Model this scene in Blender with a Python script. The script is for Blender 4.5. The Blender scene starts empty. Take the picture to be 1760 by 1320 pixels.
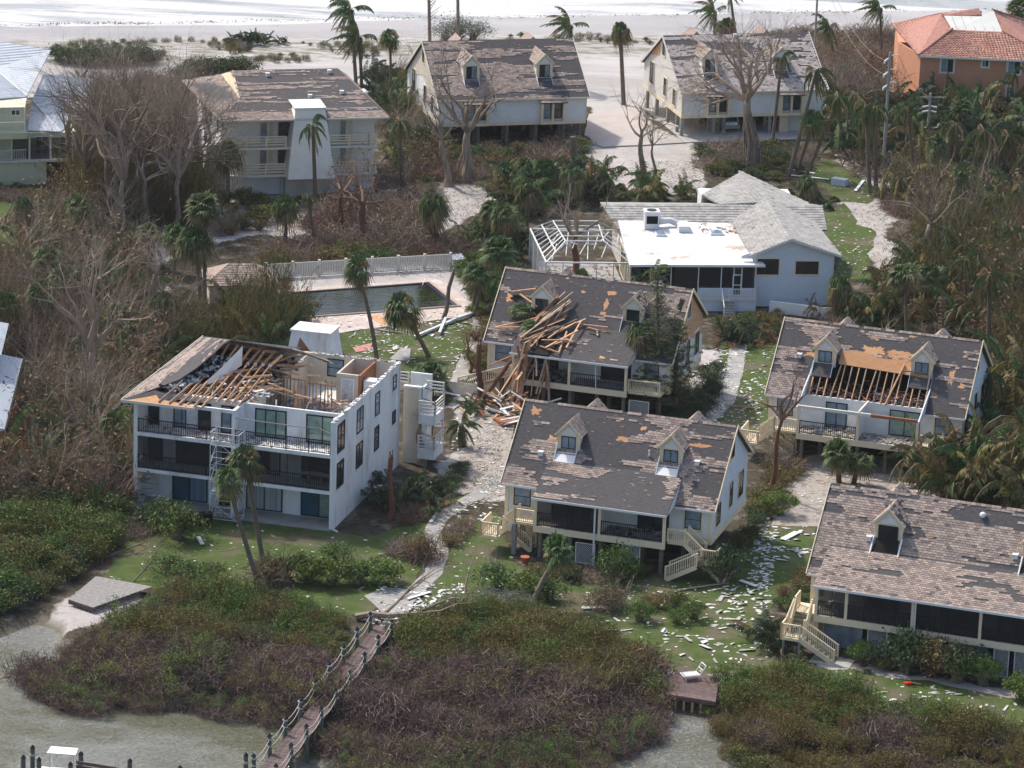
import bpy, math, random
from mathutils import Vector, noise
V = Vector
pi = math.pi
# ---------------------------------------------------------------- camera, sky, sun, exposure
S = bpy.context.scene
COL = S.collection
FPX, PITCH, ROLL, CAMH = 6840.0, math.radians(17.3), 0.035, 96.0
ct, st, cp, sp = math.cos(PITCH), math.sin(PITCH), math.cos(ROLL), math.sin(ROLL)
fwd = V((0, ct, -st)); upv = V((0, st, ct)); rgt = V((1, 0, 0))
cr = rgt * cp + upv * sp
cu = upv * cp - rgt * sp
cam = bpy.data.cameras.new('camera'); camo = bpy.data.objects.new('camera', cam); COL.objects.link(camo)
from mathutils import Matrix
m = Matrix((cr, cu, -fwd)).transposed().to_4x4(); m.translation = V((0, 0, CAMH)); camo.matrix_world = m
cam.sensor_width = 36.0; cam.lens = FPX / 1760.0 * 36.0
cam.clip_start = 1.0; cam.clip_end = 6000.0
S.camera = camo
SUN_AZ, SUN_EL = math.radians(136), math.radians(51)      # measured from +x towards +y
W = bpy.data.worlds.new('World'); S.world = W; W.use_nodes = True
wn = W.node_tree.nodes; wl = W.node_tree.links
sky = wn.new('ShaderNodeTexSky'); sky.sky_type = 'NISHITA'; sky.sun_disc = False
sky.sun_elevation = SUN_EL; sky.sun_rotation = math.radians(90) - SUN_AZ
sky.air_density = 1.0; sky.dust_density = 3.0
bg = wn['Background']; bg.inputs['Strength'].default_value = 0.15
wl.new(sky.outputs[0], bg.inputs['Color'])
sl = bpy.data.lights.new('sun', 'SUN'); sl.energy = 3.0; sl.angle = math.radians(2.5); sl.color = (1.0, 0.93, 0.83)
so = bpy.data.objects.new('sun', sl); COL.objects.link(so)
sdir = V((math.cos(SUN_AZ) * math.cos(SUN_EL), math.sin(SUN_AZ) * math.cos(SUN_EL), math.sin(SUN_EL)))
so.rotation_euler = sdir.to_track_quat('Z', 'Y').to_euler()
S.view_settings.view_transform = 'Standard'; S.view_settings.look = 'None'
S.view_settings.exposure = 0.48; S.view_settings.gamma = 1.0
S.cycles.max_bounces = 6; S.cycles.transparent_max_bounces = 12

# ---------------------------------------------------------------- helpers
def ray(px, py):
    a = (px - 880) / FPX; b = -(py - 660) / FPX
    R = a * cp - b * sp; U = a * sp + b * cp
    return V((R, ct + U * st, -st + U * ct))
def G(px, py, z=0.0):
    d = ray(px, py); t = (z - CAMH) / d.z
    return V((d.x * t, d.y * t, z))
def HT(p, py):
    """height above ground point p that is seen at image row py"""
    lo, hi = -2.0, 60.0
    for _ in range(30):
        mz = (lo + hi) / 2; q = V((p.x, p.y, mz - CAMH)); fy = q.dot(fwd)
        yy = 660 - FPX * q.dot(cu) / fy
        if yy > py: lo = mz
        else: hi = mz
    return lo
def top_at(p, px, py):
    """point of the upright plane through ground point p (facing the camera) seen at px,py"""
    d = ray(px, py); t = p.y / d.y
    return V((d.x * t, p.y, CAMH + d.z * t))
class Loc:
    def __init__(s, O, yaw):
        s.O = V((O[0], O[1], 0)); s.a = math.radians(yaw)
        s.ex = V((math.cos(s.a), math.sin(s.a), 0)); s.ey = V((-math.sin(s.a), math.cos(s.a), 0))
    def w(s, x, y, z=0): return s.O + s.ex * x + s.ey * y + V((0, 0, z))
    def inv(s, p): q = V((p[0], p[1], 0)) - s.O; return V((q.dot(s.ex), q.dot(s.ey), p[2] if len(p) > 2 else 0))
    def on(s, px, py, ax, c):
        d = ray(px, py); o = V((0, 0, CAMH)) - s.O
        o = V((o.dot(s.ex), o.dot(s.ey), CAMH)); d = V((d.dot(s.ex), d.dot(s.ey), d.z))
        t = (c - o[ax]) / d[ax]; return o + d * t

def tag(o, label=None, cat=None, group=None, kind=None):
    if label: o['label'] = label
    if cat: o['category'] = cat
    if group: o['group'] = group
    if kind: o['kind'] = kind
    return o
def thing(name, label, cat, loc=(0, 0, 0), rz=0.0, group=None):
    o = bpy.data.objects.new(name, None); COL.objects.link(o); o.location = loc; o.rotation_euler = (0, 0, rz)
    o.empty_display_size = .1
    return tag(o, label, cat, group)
class MB:
    def __init__(s): s.v = []; s.f = []; s.m = []
    def quad(s, a, b, c, d, mi=0):
        n = len(s.v); s.v += [tuple(a), tuple(b), tuple(c), tuple(d)]; s.f.append((n, n + 1, n + 2, n + 3)); s.m.append(mi); return s
    def poly(s, pts, mi=0):
        n = len(s.v); s.v += [tuple(p) for p in pts]; s.f.append(tuple(range(n, n + len(pts)))); s.m.append(mi); return s
    def box(s, x0, y0, z0, x1, y1, z1, mi=0):
        n = len(s.v)
        s.v += [(x0, y0, z0), (x1, y0, z0), (x1, y1, z0), (x0, y1, z0), (x0, y0, z1), (x1, y0, z1), (x1, y1, z1), (x0, y1, z1)]
        s.f += [(n, n + 3, n + 2, n + 1), (n + 4, n + 5, n + 6, n + 7), (n, n + 1, n + 5, n + 4), (n + 1, n + 2, n + 6, n + 5), (n + 2, n + 3, n + 7, n + 6), (n + 3, n, n + 4, n + 7)]
        s.m += [mi] * 6; return s
    def prism(s, pts, d, mi=0):
        """closed slab: polygon pts extruded by vector d"""
        n = len(s.v); k = len(pts); d = V(d)
        s.v += [tuple(p) for p in pts] + [tuple(V(p) + d) for p in pts]
        s.f.append(tuple(range(n + k - 1, n - 1, -1))); s.f.append(tuple(range(n + k, n + 2 * k)))
        for i in range(k):
            j = (i + 1) % k; s.f.append((n + i, n + j, n + k + j, n + k + i))
        s.m += [mi] * (k + 2); return s
    def bar(s, p, q, w=.05, h=None, mi=0):
        p = V(p); q = V(q); d = q - p
        if d.length < 1e-6: return s
        h = h or w; dn = d.normalized(); r = V((0, 0, 1)); 
        if abs(dn.z) > .95: r = V((0, 1, 0))
        a = dn.cross(r).normalized() * (w / 2); b = a.normalized().cross(dn).normalized() * (h / 2)
        s.prism([p + a + b, p - a + b, p - a - b, p + a - b], d, mi); return s
    def tube(s, pts, rad, n=5, mi=0):
        base = len(s.v); k = len(pts); pts = [V(p) for p in pts]
        for i, p in enumerate(pts):
            d = (pts[min(i + 1, k - 1)] - pts[max(i - 1, 0)])
            if d.length < 1e-7: d = V((0, 0, 1))
            d.normalize(); r = V((1, 0, 0)) if abs(d.x) < .8 else V((0, 1, 0))
            a = d.cross(r).normalized(); b = d.cross(a)
            for j in range(n):
                t = 2 * pi * j / n; s.v.append(tuple(p + (a * math.cos(t) + b * math.sin(t)) * rad[i]))
        for i in range(k - 1):
            for j in range(n):
                j2 = (j + 1) % n
                s.f.append((base + i * n + j, base + i * n + j2, base + (i + 1) * n + j2, base + (i + 1) * n + j)); s.m.append(mi)
        if rad[-1] > .03:
            s.f.append(tuple(base + (k - 1) * n + j for j in range(n))); s.m.append(mi)
        return s
    def build(s, name, mats, parent=None, smooth=False, loc=None, rz=0, kind=None, label=None):
        me = bpy.data.meshes.new(name); me.from_pydata(s.v, [], s.f)
        if not isinstance(mats, (list, tuple)): mats = [mats]
        for mm in mats: me.materials.append(mm)
        if len(mats) > 1: me.polygons.foreach_set('material_index', s.m)
        if smooth: me.polygons.foreach_set('use_smooth', [True] * len(me.polygons))
        me.update()
        o = bpy.data.objects.new(name, me); COL.objects.link(o)
        if parent: o.parent = parent
        if loc is not None: o.location = loc
        if rz: o.rotation_euler = (0, 0, rz)
        if kind: o['kind'] = kind
        if label: o['label'] = label
        return o
def link(name, me, parent=None, loc=(0, 0, 0), rot=(0, 0, 0), scale=None):
    o = bpy.data.objects.new(name, me); COL.objects.link(o)
    if name in ('twigs', 'stems', 'branches'): o['kind'] = 'stuff'
    o.location = loc; o.rotation_euler = rot
    if parent: o.parent = parent
    if scale: o.scale = scale
    return o
def kids(o): return [c for c in o.children]
CH = {}
def copy_tree(o, loc=None, rot=None, scale=None, label=None, group=None):
    ch = CH.get(o.name)
    if ch is None: ch = CH[o.name] = [(c, list(c.children)) for c in o.children]
    r = o.copy(); COL.objects.link(r)
    if loc is not None: r.location = loc
    if rot is not None: r.rotation_euler = rot
    if scale is not None: r.scale = (scale, scale, scale) if isinstance(scale, (int, float)) else scale
    if label: r['label'] = label
    if group: r['group'] = group
    for c, gg in ch:
        d = c.copy(); COL.objects.link(d); d.parent = r
        for g in gg:
            e = g.copy(); COL.objects.link(e); e.parent = d
    return r

# ---------------------------------------------------------------- materials
def mat(name, c1, c2=None, sc=1.5, rough=.8, bump=0.0, bsc=None, isl=0.0, objr=0.0, spec=.25, metal=0.0,
        stretch=(1, 1, 1), siding=0.0, c3=None, thr=None, coat=0, world=False, corr=None, hue=0.0, sharp=False):
    mm = bpy.data.materials.new(name); mm.use_nodes = True
    n = mm.node_tree.nodes; l = mm.node_tree.links; b = n['Principled BSDF']
    b.inputs['Roughness'].default_value = rough; b.inputs['Metallic'].default_value = metal
    b.inputs['Specular IOR Level'].default_value = spec
    b.inputs['Coat Weight'].default_value = coat
    tc = n.new('ShaderNodeTexCoord'); mp = n.new('ShaderNodeMapping'); mp.inputs['Scale'].default_value = stretch
    if world:
        ge = n.new('ShaderNodeNewGeometry'); l.new(ge.outputs['Position'], mp.inputs['Vector'])
    else: l.new(tc.outputs['Object'], mp.inputs['Vector'])
    col = None
    def rgb(c):
        r = n.new('ShaderNodeRGB'); r.outputs[0].default_value = (*c, 1); return r.outputs[0]
    def mix(f, a, c2_, typ='MIX'):
        x = n.new('ShaderNodeMix'); x.data_type = 'RGBA'; x.blend_type = typ
        if isinstance(f, float): x.inputs[0].default_value = f
        else: l.new(f, x.inputs[0])
        l.new(a, x.inputs[6]); l.new(c2_, x.inputs[7]); return x.outputs[2]
    def nz(scale, detail=6, lo=.35, hi=.65):
        t = n.new('ShaderNodeTexNoise'); t.inputs['Scale'].default_value = scale; t.inputs['Detail'].default_value = detail
        t.inputs['Roughness'].default_value = .62
        l.new(mp.outputs[0], t.inputs['Vector'])
        r = n.new('ShaderNodeMapRange'); r.inputs[1].default_value = lo; r.inputs[2].default_value = hi
        l.new(t.outputs[0], r.inputs[0]); return r.outputs[0], t.outputs[0]
    col = rgb(c1)
    if c2: col = mix(nz(sc, 6, *((.48, .52) if sharp else (.35, .65)))[0], col, rgb(c2))
    if c3: col = mix(nz(sc * .37, 8, *(thr or (.55, .62)))[0], col, rgb(c3))
    if isl or objr:
        g = n.new('ShaderNodeNewGeometry'); oi = n.new('ShaderNodeObjectInfo')
        for src, amt in ((g.outputs['Random Per Island'], isl), (oi.outputs['Random'], objr)):
            if not amt: continue
            r = n.new('ShaderNodeMapRange'); r.inputs[3].default_value = 1 - amt; r.inputs[4].default_value = 1 + amt
            l.new(src, r.inputs[0])
            hs = n.new('ShaderNodeHueSaturation'); l.new(r.outputs[0], hs.inputs['Value']); l.new(col, hs.inputs['Color'])
            if hue:
                h = n.new('ShaderNodeMapRange'); h.inputs[3].default_value = .5 - hue; h.inputs[4].default_value = .5 + hue
                ml = n.new('ShaderNodeMath'); ml.operation = 'FRACT'; mu = n.new('ShaderNodeMath'); mu.operation = 'MULTIPLY'; mu.inputs[1].default_value = 7.31
                l.new(src, mu.inputs[0]); l.new(mu.outputs[0], ml.inputs[0]); l.new(ml.outputs[0], h.inputs[0]); l.new(h.outputs[0], hs.inputs['Hue'])
            col = hs.outputs[0]
    l.new(col, b.inputs['Base Color'])
    if bump or siding or corr:
        h = None
        if siding:
            sx = n.new('ShaderNodeSeparateXYZ'); l.new(tc.outputs['Object'], sx.inputs[0])
            d = n.new('ShaderNodeMath'); d.operation = 'DIVIDE'; d.inputs[1].default_value = siding; l.new(sx.outputs[2], d.inputs[0])
            fr = n.new('ShaderNodeMath'); fr.operation = 'FRACT'; l.new(d.outputs[0], fr.inputs[0])
            bp = n.new('ShaderNodeBump'); bp.inputs['Strength'].default_value = .8; bp.inputs['Distance'].default_value = .03; bp.invert = True
            l.new(fr.outputs[0], bp.inputs['Height']); l.new(bp.outputs[0], b.inputs['Normal']); h = bp
        if corr:
            ax, pit = corr
            sx = n.new('ShaderNodeSeparateXYZ'); l.new(tc.outputs['Object'], sx.inputs[0])
            d = n.new('ShaderNodeMath'); d.operation = 'MULTIPLY'; d.inputs[1].default_value = 2 * pi / pit; l.new(sx.outputs[ax], d.inputs[0])
            fr = n.new('ShaderNodeMath'); fr.operation = 'SINE'; l.new(d.outputs[0], fr.inputs[0])
            bp = n.new('ShaderNodeBump'); bp.inputs['Strength'].default_value = .7; bp.inputs['Distance'].default_value = .03
            l.new(fr.outputs[0], bp.inputs['Height']); l.new(bp.outputs[0], b.inputs['Normal']); h = bp
        if bump:
            bp = n.new('ShaderNodeBump'); bp.inputs['Strength'].default_value = min(1, bump); bp.inputs['Distance'].default_value = .08 * bump
            l.new(nz(bsc or sc * 6, 5)[1], bp.inputs['Height'])
            if h: l.new(h.outputs[0], bp.inputs['Normal'])
            l.new(bp.outputs[0], b.inputs['Normal'])
    return mm
K = {}
K['white'] = mat('white_stucco', (.78, .79, .80), (.68, .69, .70), 1.4, .85, .3, 14, stretch=(1, 1, .3), c3=(.46, .45, .42), thr=(.50, .70))
K['cream'] = mat('cream_trim', (.80, .68, .47), (.72, .61, .43), 1.2, .7, c3=(.42, .36, .26), thr=(.6, .8))
K['siding'] = mat('white_siding', (.76, .76, .73), (.68, .68, .66), .8, .7, siding=.16)
K['paleblue'] = mat('white_siding_shade', (.66, .71, .76), (.6, .65, .7), .8, .7, siding=.16)  # white siding with the bluish tone of shade put into its colour
K['brickw'] = mat('white_painted_brick', (.88, .84, .74), (.80, .77, .68), 1.0, .8, .2, siding=.16)  # white brick, with sunlight on the tower put into the raised warm colour
K['wall_f'] = mat('pale_wall', (.74, .73, .69), (.66, .655, .61), .6, .85, c3=(.42, .41, .37), thr=(.6, .75))
K['beige'] = mat('beige_plaster', (.62, .56, .46), (.54, .49, .41), .7, .85, c3=(.4, .34, .28), thr=(.64, .74))
K['black'] = mat('black_metal', (.015, .015, .018), rough=.5)
K['dark'] = mat('dark_void', (.012, .011, .010), (.02, .018, .016), 1, .95)  # near-black; also stands for shade in openings, attics and under houses
K['glass'] = mat('window_glass', (.012, .017, .021), (.03, .04, .045), .9, .08, spec=.6)
K['glassb'] = mat('window_blind_glass', (.24, .32, .38), (.13, .19, .24), 1.5, .12, spec=.6)
K['blind'] = mat('vertical_blinds', (.46, .49, .52), (.22, .25, .28), 5, .3, stretch=(1.6, 1.6, .02), spec=.5)
K['drape'] = mat('blue_drapes', (.20, .32, .42), (.10, .17, .24), 4, .3, stretch=(1.6, 1.6, .02), spec=.5)
K['glassg'] = mat('greenish_glass', (.30, .42, .36), (.13, .2, .18), .7, .06, spec=.7)
K['teal'] = mat('teal_shutter_glass', (.01, .10, .16), (.01, .07, .11), .9, .15, spec=.6)
K['felt'] = mat('roof_felt', (.062, .058, .060), (.098, .092, .094), 3.0, .9, .15, 9, stretch=(1, 3, 3))
K['shingle'] = mat('shingle_tan', (.36, .28, .235), (.26, .215, .19), 4, .9, isl=.30, hue=.012)
K['shingle_lit'] = mat('shingle_tan_lit', (.50, .44, .41), (.38, .335, .32), 4, .9, isl=.22, hue=.01)  # paler copy of the tan shingle, grazing light and haze put into its colour
K['shingle_d'] = mat('shingle_dark', (.15, .13, .125), (.22, .185, .17), 4, .9, isl=.4)
K['ply'] = mat('bare_plywood', (.50, .255, .12), (.60, .33, .17), 2.2, .8, objr=.12, stretch=(1, 3, 3))
K['wood'] = mat('fresh_lumber', (.64, .41, .235), (.48, .28, .15), 3, .75, isl=.3, objr=.25, hue=.01)
K['woodd'] = mat('weathered_lumber', (.26, .19, .14), (.36, .27, .195), 3, .85, isl=.35, objr=.3)
K['insul'] = mat('pink_insulation', (.50, .23, .20), (.36, .2, .17), 5, .95, isl=.4)
K['insulw'] = mat('white_insulation', (.60, .64, .68), (.42, .46, .5), 5, .95, isl=.3)
K['scrap'] = mat('pale_siding_scrap', (.52, .52, .50), (.36, .355, .34), 3, .7, isl=.35, objr=.4)
K['rubble'] = mat('mixed_rubble', (.42, .38, .34), (.22, .18, .15), 3, .9, isl=.6, hue=.03)
K['conc'] = mat('concrete', (.36, .35, .33), (.27, .265, .25), 1.0, .9, .2, 12, c3=(.2, .19, .17), thr=(.56, .68))
K['sandslab'] = mat('sandy_slab', (.46, .44, .42), (.36, .35, .34), .6, .92, .1, c3=(.27, .25, .22), thr=(.56, .72))
K['post'] = mat('treated_post', (.13, .12, .09), (.2, .18, .14), 3, .85)
K['greywood'] = mat('grey_weathered_wood', (.30, .29, .27), (.2, .19, .18), 4, .85, isl=.15)
K['lattice'] = mat('white_lattice', (.7, .7, .69), rough=.6)
K['tilegrey'] = mat('grey_roof_tile', (.36, .35, .33), (.25, .245, .235), 1.2, .85, isl=.16, c3=(.17, .165, .16), thr=(.58, .72))
K['tilered'] = mat('terracotta_tile', (.42, .225, .17), (.30, .155, .12), 3, .8, isl=.25, hue=.015)
K['orange'] = mat('orange_stucco', (.60, .29, .17), (.54, .26, .155), .5, .85, .1, 12)
K['offwhite'] = mat('offwhite_trim', (.66, .64, .58), rough=.6)
K['lime'] = mat('lime_wall', (.60, .63, .46), (.53, .56, .40), .7, .8)
K['metal'] = mat('white_metal_roof', (.50, .55, .60), (.42, .47, .53), .6, .38, spec=.5, metal=.35)
K['roofw'] = mat('white_membrane', (.74, .74, .74), (.6, .6, .59), .8, .8, c3=(.40, .33, .26), thr=(.55, .66))
K['alu'] = mat('white_aluminium', (.7, .71, .72), rough=.4)
K['galv'] = mat('galvanised_tube', (.62, .63, .65), rough=.45, metal=.15)
K['bark'] = mat('grey_bark', (.25, .19, .15), (.15, .12, .095), 2.5, .95, .4, 12, objr=.15, stretch=(1, 1, .3))
K['barkp'] = mat('pale_bark', (.38, .30, .235), (.25, .195, .155), 2.5, .95, .3, 12, objr=.15, stretch=(1, 1, .3))
K['barkr'] = mat('red_bark', (.17, .075, .05), (.11, .055, .04), 2.5, .9, .3, 12, objr=.1)
K['twigr'] = mat('red_brown_twigs', (.235, .145, .105), (.16, .10, .075), .8, .95, isl=.4, objr=.15)
K['twigb'] = mat('brown_twigs', (.28, .22, .165), (.17, .135, .10), .8, .95, isl=.4, objr=.2)
K['twigg'] = mat('grey_twigs', (.34, .27, .21), (.22, .175, .14), .8, .95, isl=.4, objr=.15)
K['twigp'] = mat('purple_mangrove_twigs', (.175, .115, .10), (.10, .070, .062), .8, .95, isl=.5, objr=.12)
K['palmtrunk'] = mat('palm_trunk', (.19, .15, .115), (.12, .095, .075), 3, .95, .5, 4, stretch=(.6, .6, 3), objr=.15)
def leafmat(name, c1, c2, isl=.4, objr=.15, tr=.25):
    mm = mat(name, c1, c2, .9, .6, isl=isl, objr=objr, spec=.3, hue=.02)
    n = mm.node_tree.nodes; l = mm.node_tree.links; b = n['Principled BSDF']
    t = n.new('ShaderNodeBsdfTranslucent'); x = n.new('ShaderNodeMixShader'); x.inputs[0].default_value = tr
    l.new(b.inputs['Base Color'].links[0].from_socket, t.inputs[0]); l.new(b.outputs[0], x.inputs[1]); l.new(t.outputs[0], x.inputs[2])
    l.new(x.outputs[0], n['Material Output'].inputs[0]); return mm
K['lf_green'] = leafmat('leaf_green', (.075, .135, .024), (.12, .185, .035))
K['lf_dark'] = leafmat('leaf_dark', (.04, .075, .02), (.06, .10, .028))
K['lf_olive'] = leafmat('leaf_olive', (.12, .125, .028), (.165, .14, .035))
K['lf_rust'] = leafmat('leaf_rust', (.175, .105, .045), (.125, .09, .038))
K['lf_yellow'] = leafmat('leaf_yellowgreen', (.15, .19, .028), (.09, .14, .022))
K['lf_grey'] = leafmat('leaf_silver', (.20, .23, .19), (.13, .16, .13))
K['lf_palm'] = leafmat('palm_leaf', (.065, .11, .035), (.105, .15, .052))
K['lf_palmd'] = leafmat('palm_leaf_dark', (.045, .07, .036), (.07, .095, .048))
K['lf_palmb'] = leafmat('palm_leaf_dry', (.22, .165, .07), (.14, .135, .06))
K['lf_straw'] = leafmat('palm_leaf_straw', (.30, .22, .10), (.2, .15, .07))
K['orangefl'] = leafmat('croton_orange', (.35, .09, .02), (.25, .12, .02))
K['blue'] = mat('pool_tile', (.015, .017, .05), rough=.3)
K['coping'] = mat('pool_coping', (.45, .33, .22), (.38, .29, .2), 2, .8)
K['pavers'] = mat('pink_sandy_pavers', (.47, .39, .345), (.38, .32, .29), 2.5, .9, isl=.12, c3=(.5, .47, .44), thr=(.52, .6))
K['carpaint'] = mat('silver_paint', (.42, .42, .40), rough=.25, metal=.6, coat=.5)
K['redlamp'] = mat('red_lamp', (.4, .01, .01), rough=.2)
K['rope'] = mat('white_rope', (.48, .46, .41), rough=.8)
K['deckred'] = mat('red_brown_deck', (.10, .066, .062), (.15, .105, .10), 3, .75, objr=.18, isl=.2)
K['postcap'] = mat('black_cap', (.02, .02, .022), rough=.5)
K['pile'] = mat('green_grey_pile', (.085, .105, .085), (.13, .145, .115), 3, .8)
K['white2'] = mat('white_plastic', (.78, .78, .76), rough=.4)
K['redp'] = mat('red_orange_plastic', (.75, .07, .02), rough=.4)
K['terra'] = mat('terracotta_pot', (.4, .12, .06), rough=.7)
K['copper'] = mat('stained_board', (.33, .14, .07), (.24, .11, .06), 2, .8)

def screenmat(f):
    mm = bpy.data.materials.new('dark_screen'); mm.use_nodes = True
    n = mm.node_tree.nodes; l = mm.node_tree.links; b = n['Principled BSDF']
    b.inputs['Base Color'].default_value = (.012, .013, .016, 1); b.inputs['Roughness'].default_value = .6
    t = n.new('ShaderNodeBsdfTransparent'); x = n.new('ShaderNodeMixShader'); x.inputs[0].default_value = f
    l.new(t.outputs[0], x.inputs[1]); l.new(b.outputs[0], x.inputs[2]); l.new(x.outputs[0], n['Material Output'].inputs[0]); return mm
K['screen'] = screenmat(.58); K['screena'] = screenmat(.30)

# ---------------------------------------------------------------- terrain
def nz(x, y, s, z=0.0): return noise.noise(V((x * s, y * s, z)))
def fbm(x, y, s, z=0.0): return nz(x, y, s, z) + .5 * nz(x, y, s * 2.1, z + 3) + .25 * nz(x, y, s * 4.3, z + 7)
def inpoly(x, y, P):
    c = False; j = len(P) - 1
    for i in range(len(P)):
        xi, yi = P[i][0], P[i][1]; xj, yj = P[j][0], P[j][1]
        if (yi > y) != (yj > y) and x < (xj - xi) * (y - yi) / (yj - yi) + xi: c = not c
        j = i
    return c
def gp(lst, z=0.0): return [G(a, b, z) for a, b in lst]
# lagoon shoreline as pixels (left to right), ground beyond it is land
SHORE = [(-300, 1100), (0, 1085), (60, 1060), (110, 1075), (95, 1130), (150, 1180), (300, 1185), (420, 1200), (560, 1235), (640, 1260), (760, 1275), (880, 1280), (990, 1255), (1040, 1205), (1100, 1180), (1150, 1190), (1235, 1196), (1260, 1250), (1300, 1290), (1500, 1310), (1760, 1330), (2100, 1350)]
SW = gp(SHORE)
def shore_y(x):
    best = None
    for i in range(len(SW) - 1):
        a, b = SW[i], SW[i + 1]
        if (a.x <= x < b.x) or (b.x <= x < a.x):
            y = a.y + (b.y - a.y) * (x - a.x) / (b.x - a.x)
            best = y if best is None else max(best, y)
    if best is None: best = SW[0].y if x < SW[0].x else SW[-1].y
    return best
SEA_A, SEA_B = G(0, 38), G(1760, 2)
def sea_y(x): return SEA_A.y + (SEA_B.y - SEA_A.y) * (x - SEA_A.x) / (SEA_B.x - SEA_A.x) + 1.5 * nz(x, 0, .05, 5)
SAND = [gp(p) for p in (
    [(-400, -60), (-400, 150), (150, 140), (330, 135), (450, 115), (600, 118), (700, 108), (1010, 110), (1012, 240), (1000, 300), (1090, 330), (1210, 335), (1200, 250), (1150, 230), (1100, 200), (1110, 110), (1400, 90), (1420, 60), (2300, 60), (2300, -60)],
    [(-400, 160), (-400, 60), (700, 40), (700, 118), (420, 128), (180, 150), (100, 170)],
    [(380, 330), (480, 330), (600, 340), (760, 310), (850, 290), (900, 330), (830, 360), (760, 400), (700, 430), (560, 420), (440, 400), (370, 420), (230, 470), (300, 500), (290, 540), (215, 520), (210, 460)],
    [(500, 470), (780, 440), (830, 540), (560, 560), (480, 540)],
    [(1450, 255), (1700, 330), (1760, 330), (1760, 370), (1560, 360), (1520, 400), (1600, 480), (1520, 500), (1480, 420), (1440, 330), (1420, 290)],
    [(770, 690), (880, 700), (875, 860), (800, 860), (740, 800), (800, 770)],
    [(1320, 830), (1390, 780), (1600, 790), (1620, 860), (1420, 900), (1330, 900)],
    [(1410, 1120), (1470, 1140), (1760, 1190), (1760, 1215), (1500, 1160), (1410, 1150)],
    [(120, 1020), (260, 1000), (230, 1050), (110, 1090), (60, 1080)],
    [(1130, 1150), (1240, 1150), (1330, 1160), (1250, 1200), (1140, 1190)],
    [(1200, 600), (1240, 600), (1250, 690), (1210, 720), (1190, 700)])]
def axis(lo, hi, step, far):
    a = []; x = lo
    while x <= hi: a.append(x); x += step
    o = []; s = step; x = hi
    while x < far: s *= 1.6; x += s; o.append(x)
    p = []; s = step; x = lo
    while x > -far: s *= 1.6; x -= s; p.append(x)
    return p[::-1] + a + o
def terrain():
    xs = axis(-66, 66, .9, 1500); ys = axis(218, 474, .9, 1500)
    ys = [y for y in ys if y > -300]
    vs = []; sand = []
    for y in ys:
        for x in xs:
            z = 0.0
            sy = shore_y(x)
            if y < sy + 1.5: z = -1.7 * min(1, max(0, (sy + 1.5 - y) / 6.5)) ** .7
            se = sea_y(x)
            if y > se - 8: z = -1.2 * min(1, (y - se + 8) / 16)
            vs.append((x, y, z)); s = 0.0
            if -70 < x < 70 and 215 < y < 480:
                if any(inpoly(x, y, P) for P in SAND): s = 1.0
                if y > 408 - .1 * x and y < 480 and abs(x) < 75: s = 1.0
            elif y > 405: s = 1.0
            sand.append(s)
    nx = len(xs); ny = len(ys)
    # soften edges of the sand mask
    for _ in range(2):
        t = sand[:]
        for j in range(1, ny - 1):
            for i in range(1, nx - 1):
                k = j * nx + i; t[k] = (sand[k] * 2 + sand[k - 1] + sand[k + 1] + sand[k - nx] + sand[k + nx]) / 6
        sand = t
    fs = [(j * nx + i, j * nx + i + 1, (j + 1) * nx + i + 1, (j + 1) * nx + i) for j in range(ny - 1) for i in range(nx - 1)]
    me = bpy.data.meshes.new('ground'); me.from_pydata(vs, [], fs)
    at = me.attributes.new('sand', 'FLOAT', 'POINT'); at.data.foreach_set('value', sand)
    me.polygons.foreach_set('use_smooth', [True] * len(fs))
    mm = bpy.data.materials.new('ground_soil'); mm.use_nodes = True; n = mm.node_tree.nodes; l = mm.node_tree.links; b = n['Principled BSDF']
    b.inputs['Roughness'].default_value = .95; b.inputs['Specular IOR Level'].default_value = .1
    g = n.new('ShaderNodeNewGeometry')
    def N(s, d=8, st_=(1, 1, 1)):
        mp = n.new('ShaderNodeMapping'); mp.inputs['Scale'].default_value = st_; l.new(g.outputs['Position'], mp.inputs[0])
        t = n.new('ShaderNodeTexNoise'); t.inputs['Scale'].default_value = s; t.inputs['Detail'].default_value = d; t.inputs['Roughness'].default_value = .65
        l.new(mp.outputs[0], t.inputs['Vector']); return t.outputs[0]
    def R(x, a, c, lo=0., hi=1.):
        r = n.new('ShaderNodeMapRange'); r.inputs[1].default_value = a; r.inputs[2].default_value = c; r.inputs[3].default_value = lo; r.inputs[4].default_value = hi
        l.new(x, r.inputs[0]); return r.outputs[0]
    def mx(f, a, c):
        x = n.new('ShaderNodeMix'); x.data_type = 'RGBA'; l.new(f, x.inputs[0])
        for s, q in ((6, a), (7, c)):
            if isinstance(q, tuple): x.inputs[s].default_value = (*q, 1)
            else: l.new(q, x.inputs[s])
        return x.outputs[2]
    def mth(op, a, c):
        x = n.new('ShaderNodeMath'); x.operation = op
        for s, q in ((0, a), (1, c)):
            if isinstance(q, (int, float)): x.inputs[s].default_value = q
            else: l.new(q, x.inputs[s])
        return x.outputs[0]
    a = n.new('ShaderNodeAttribute'); a.attribute_name = 'sand'
    litter = mx(R(N(1.3), .4, .6), (.085, .068, .05), (.045, .04, .028))
    litter = mx(R(N(.5), .52, .62), litter, (.17, .15, .13))
    litter = mx(R(N(.9, 8), .58, .64), litter, (.05, .065, .025))
    sx = n.new('ShaderNodeSeparateXYZ'); l.new(g.outputs['Position'], sx.inputs[0])
    yy = mth('ADD', sx.outputs[1], mth('MULTIPLY', sx.outputs[0], -.21))
    beach = R(yy, 395, 410)
    s1 = mx(R(N(.35), .4, .62), (.37, .34, .32), (.46, .435, .42))
    s1 = mx(R(N(2.2, 8), .56, .68), s1, (.25, .22, .19))
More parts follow.
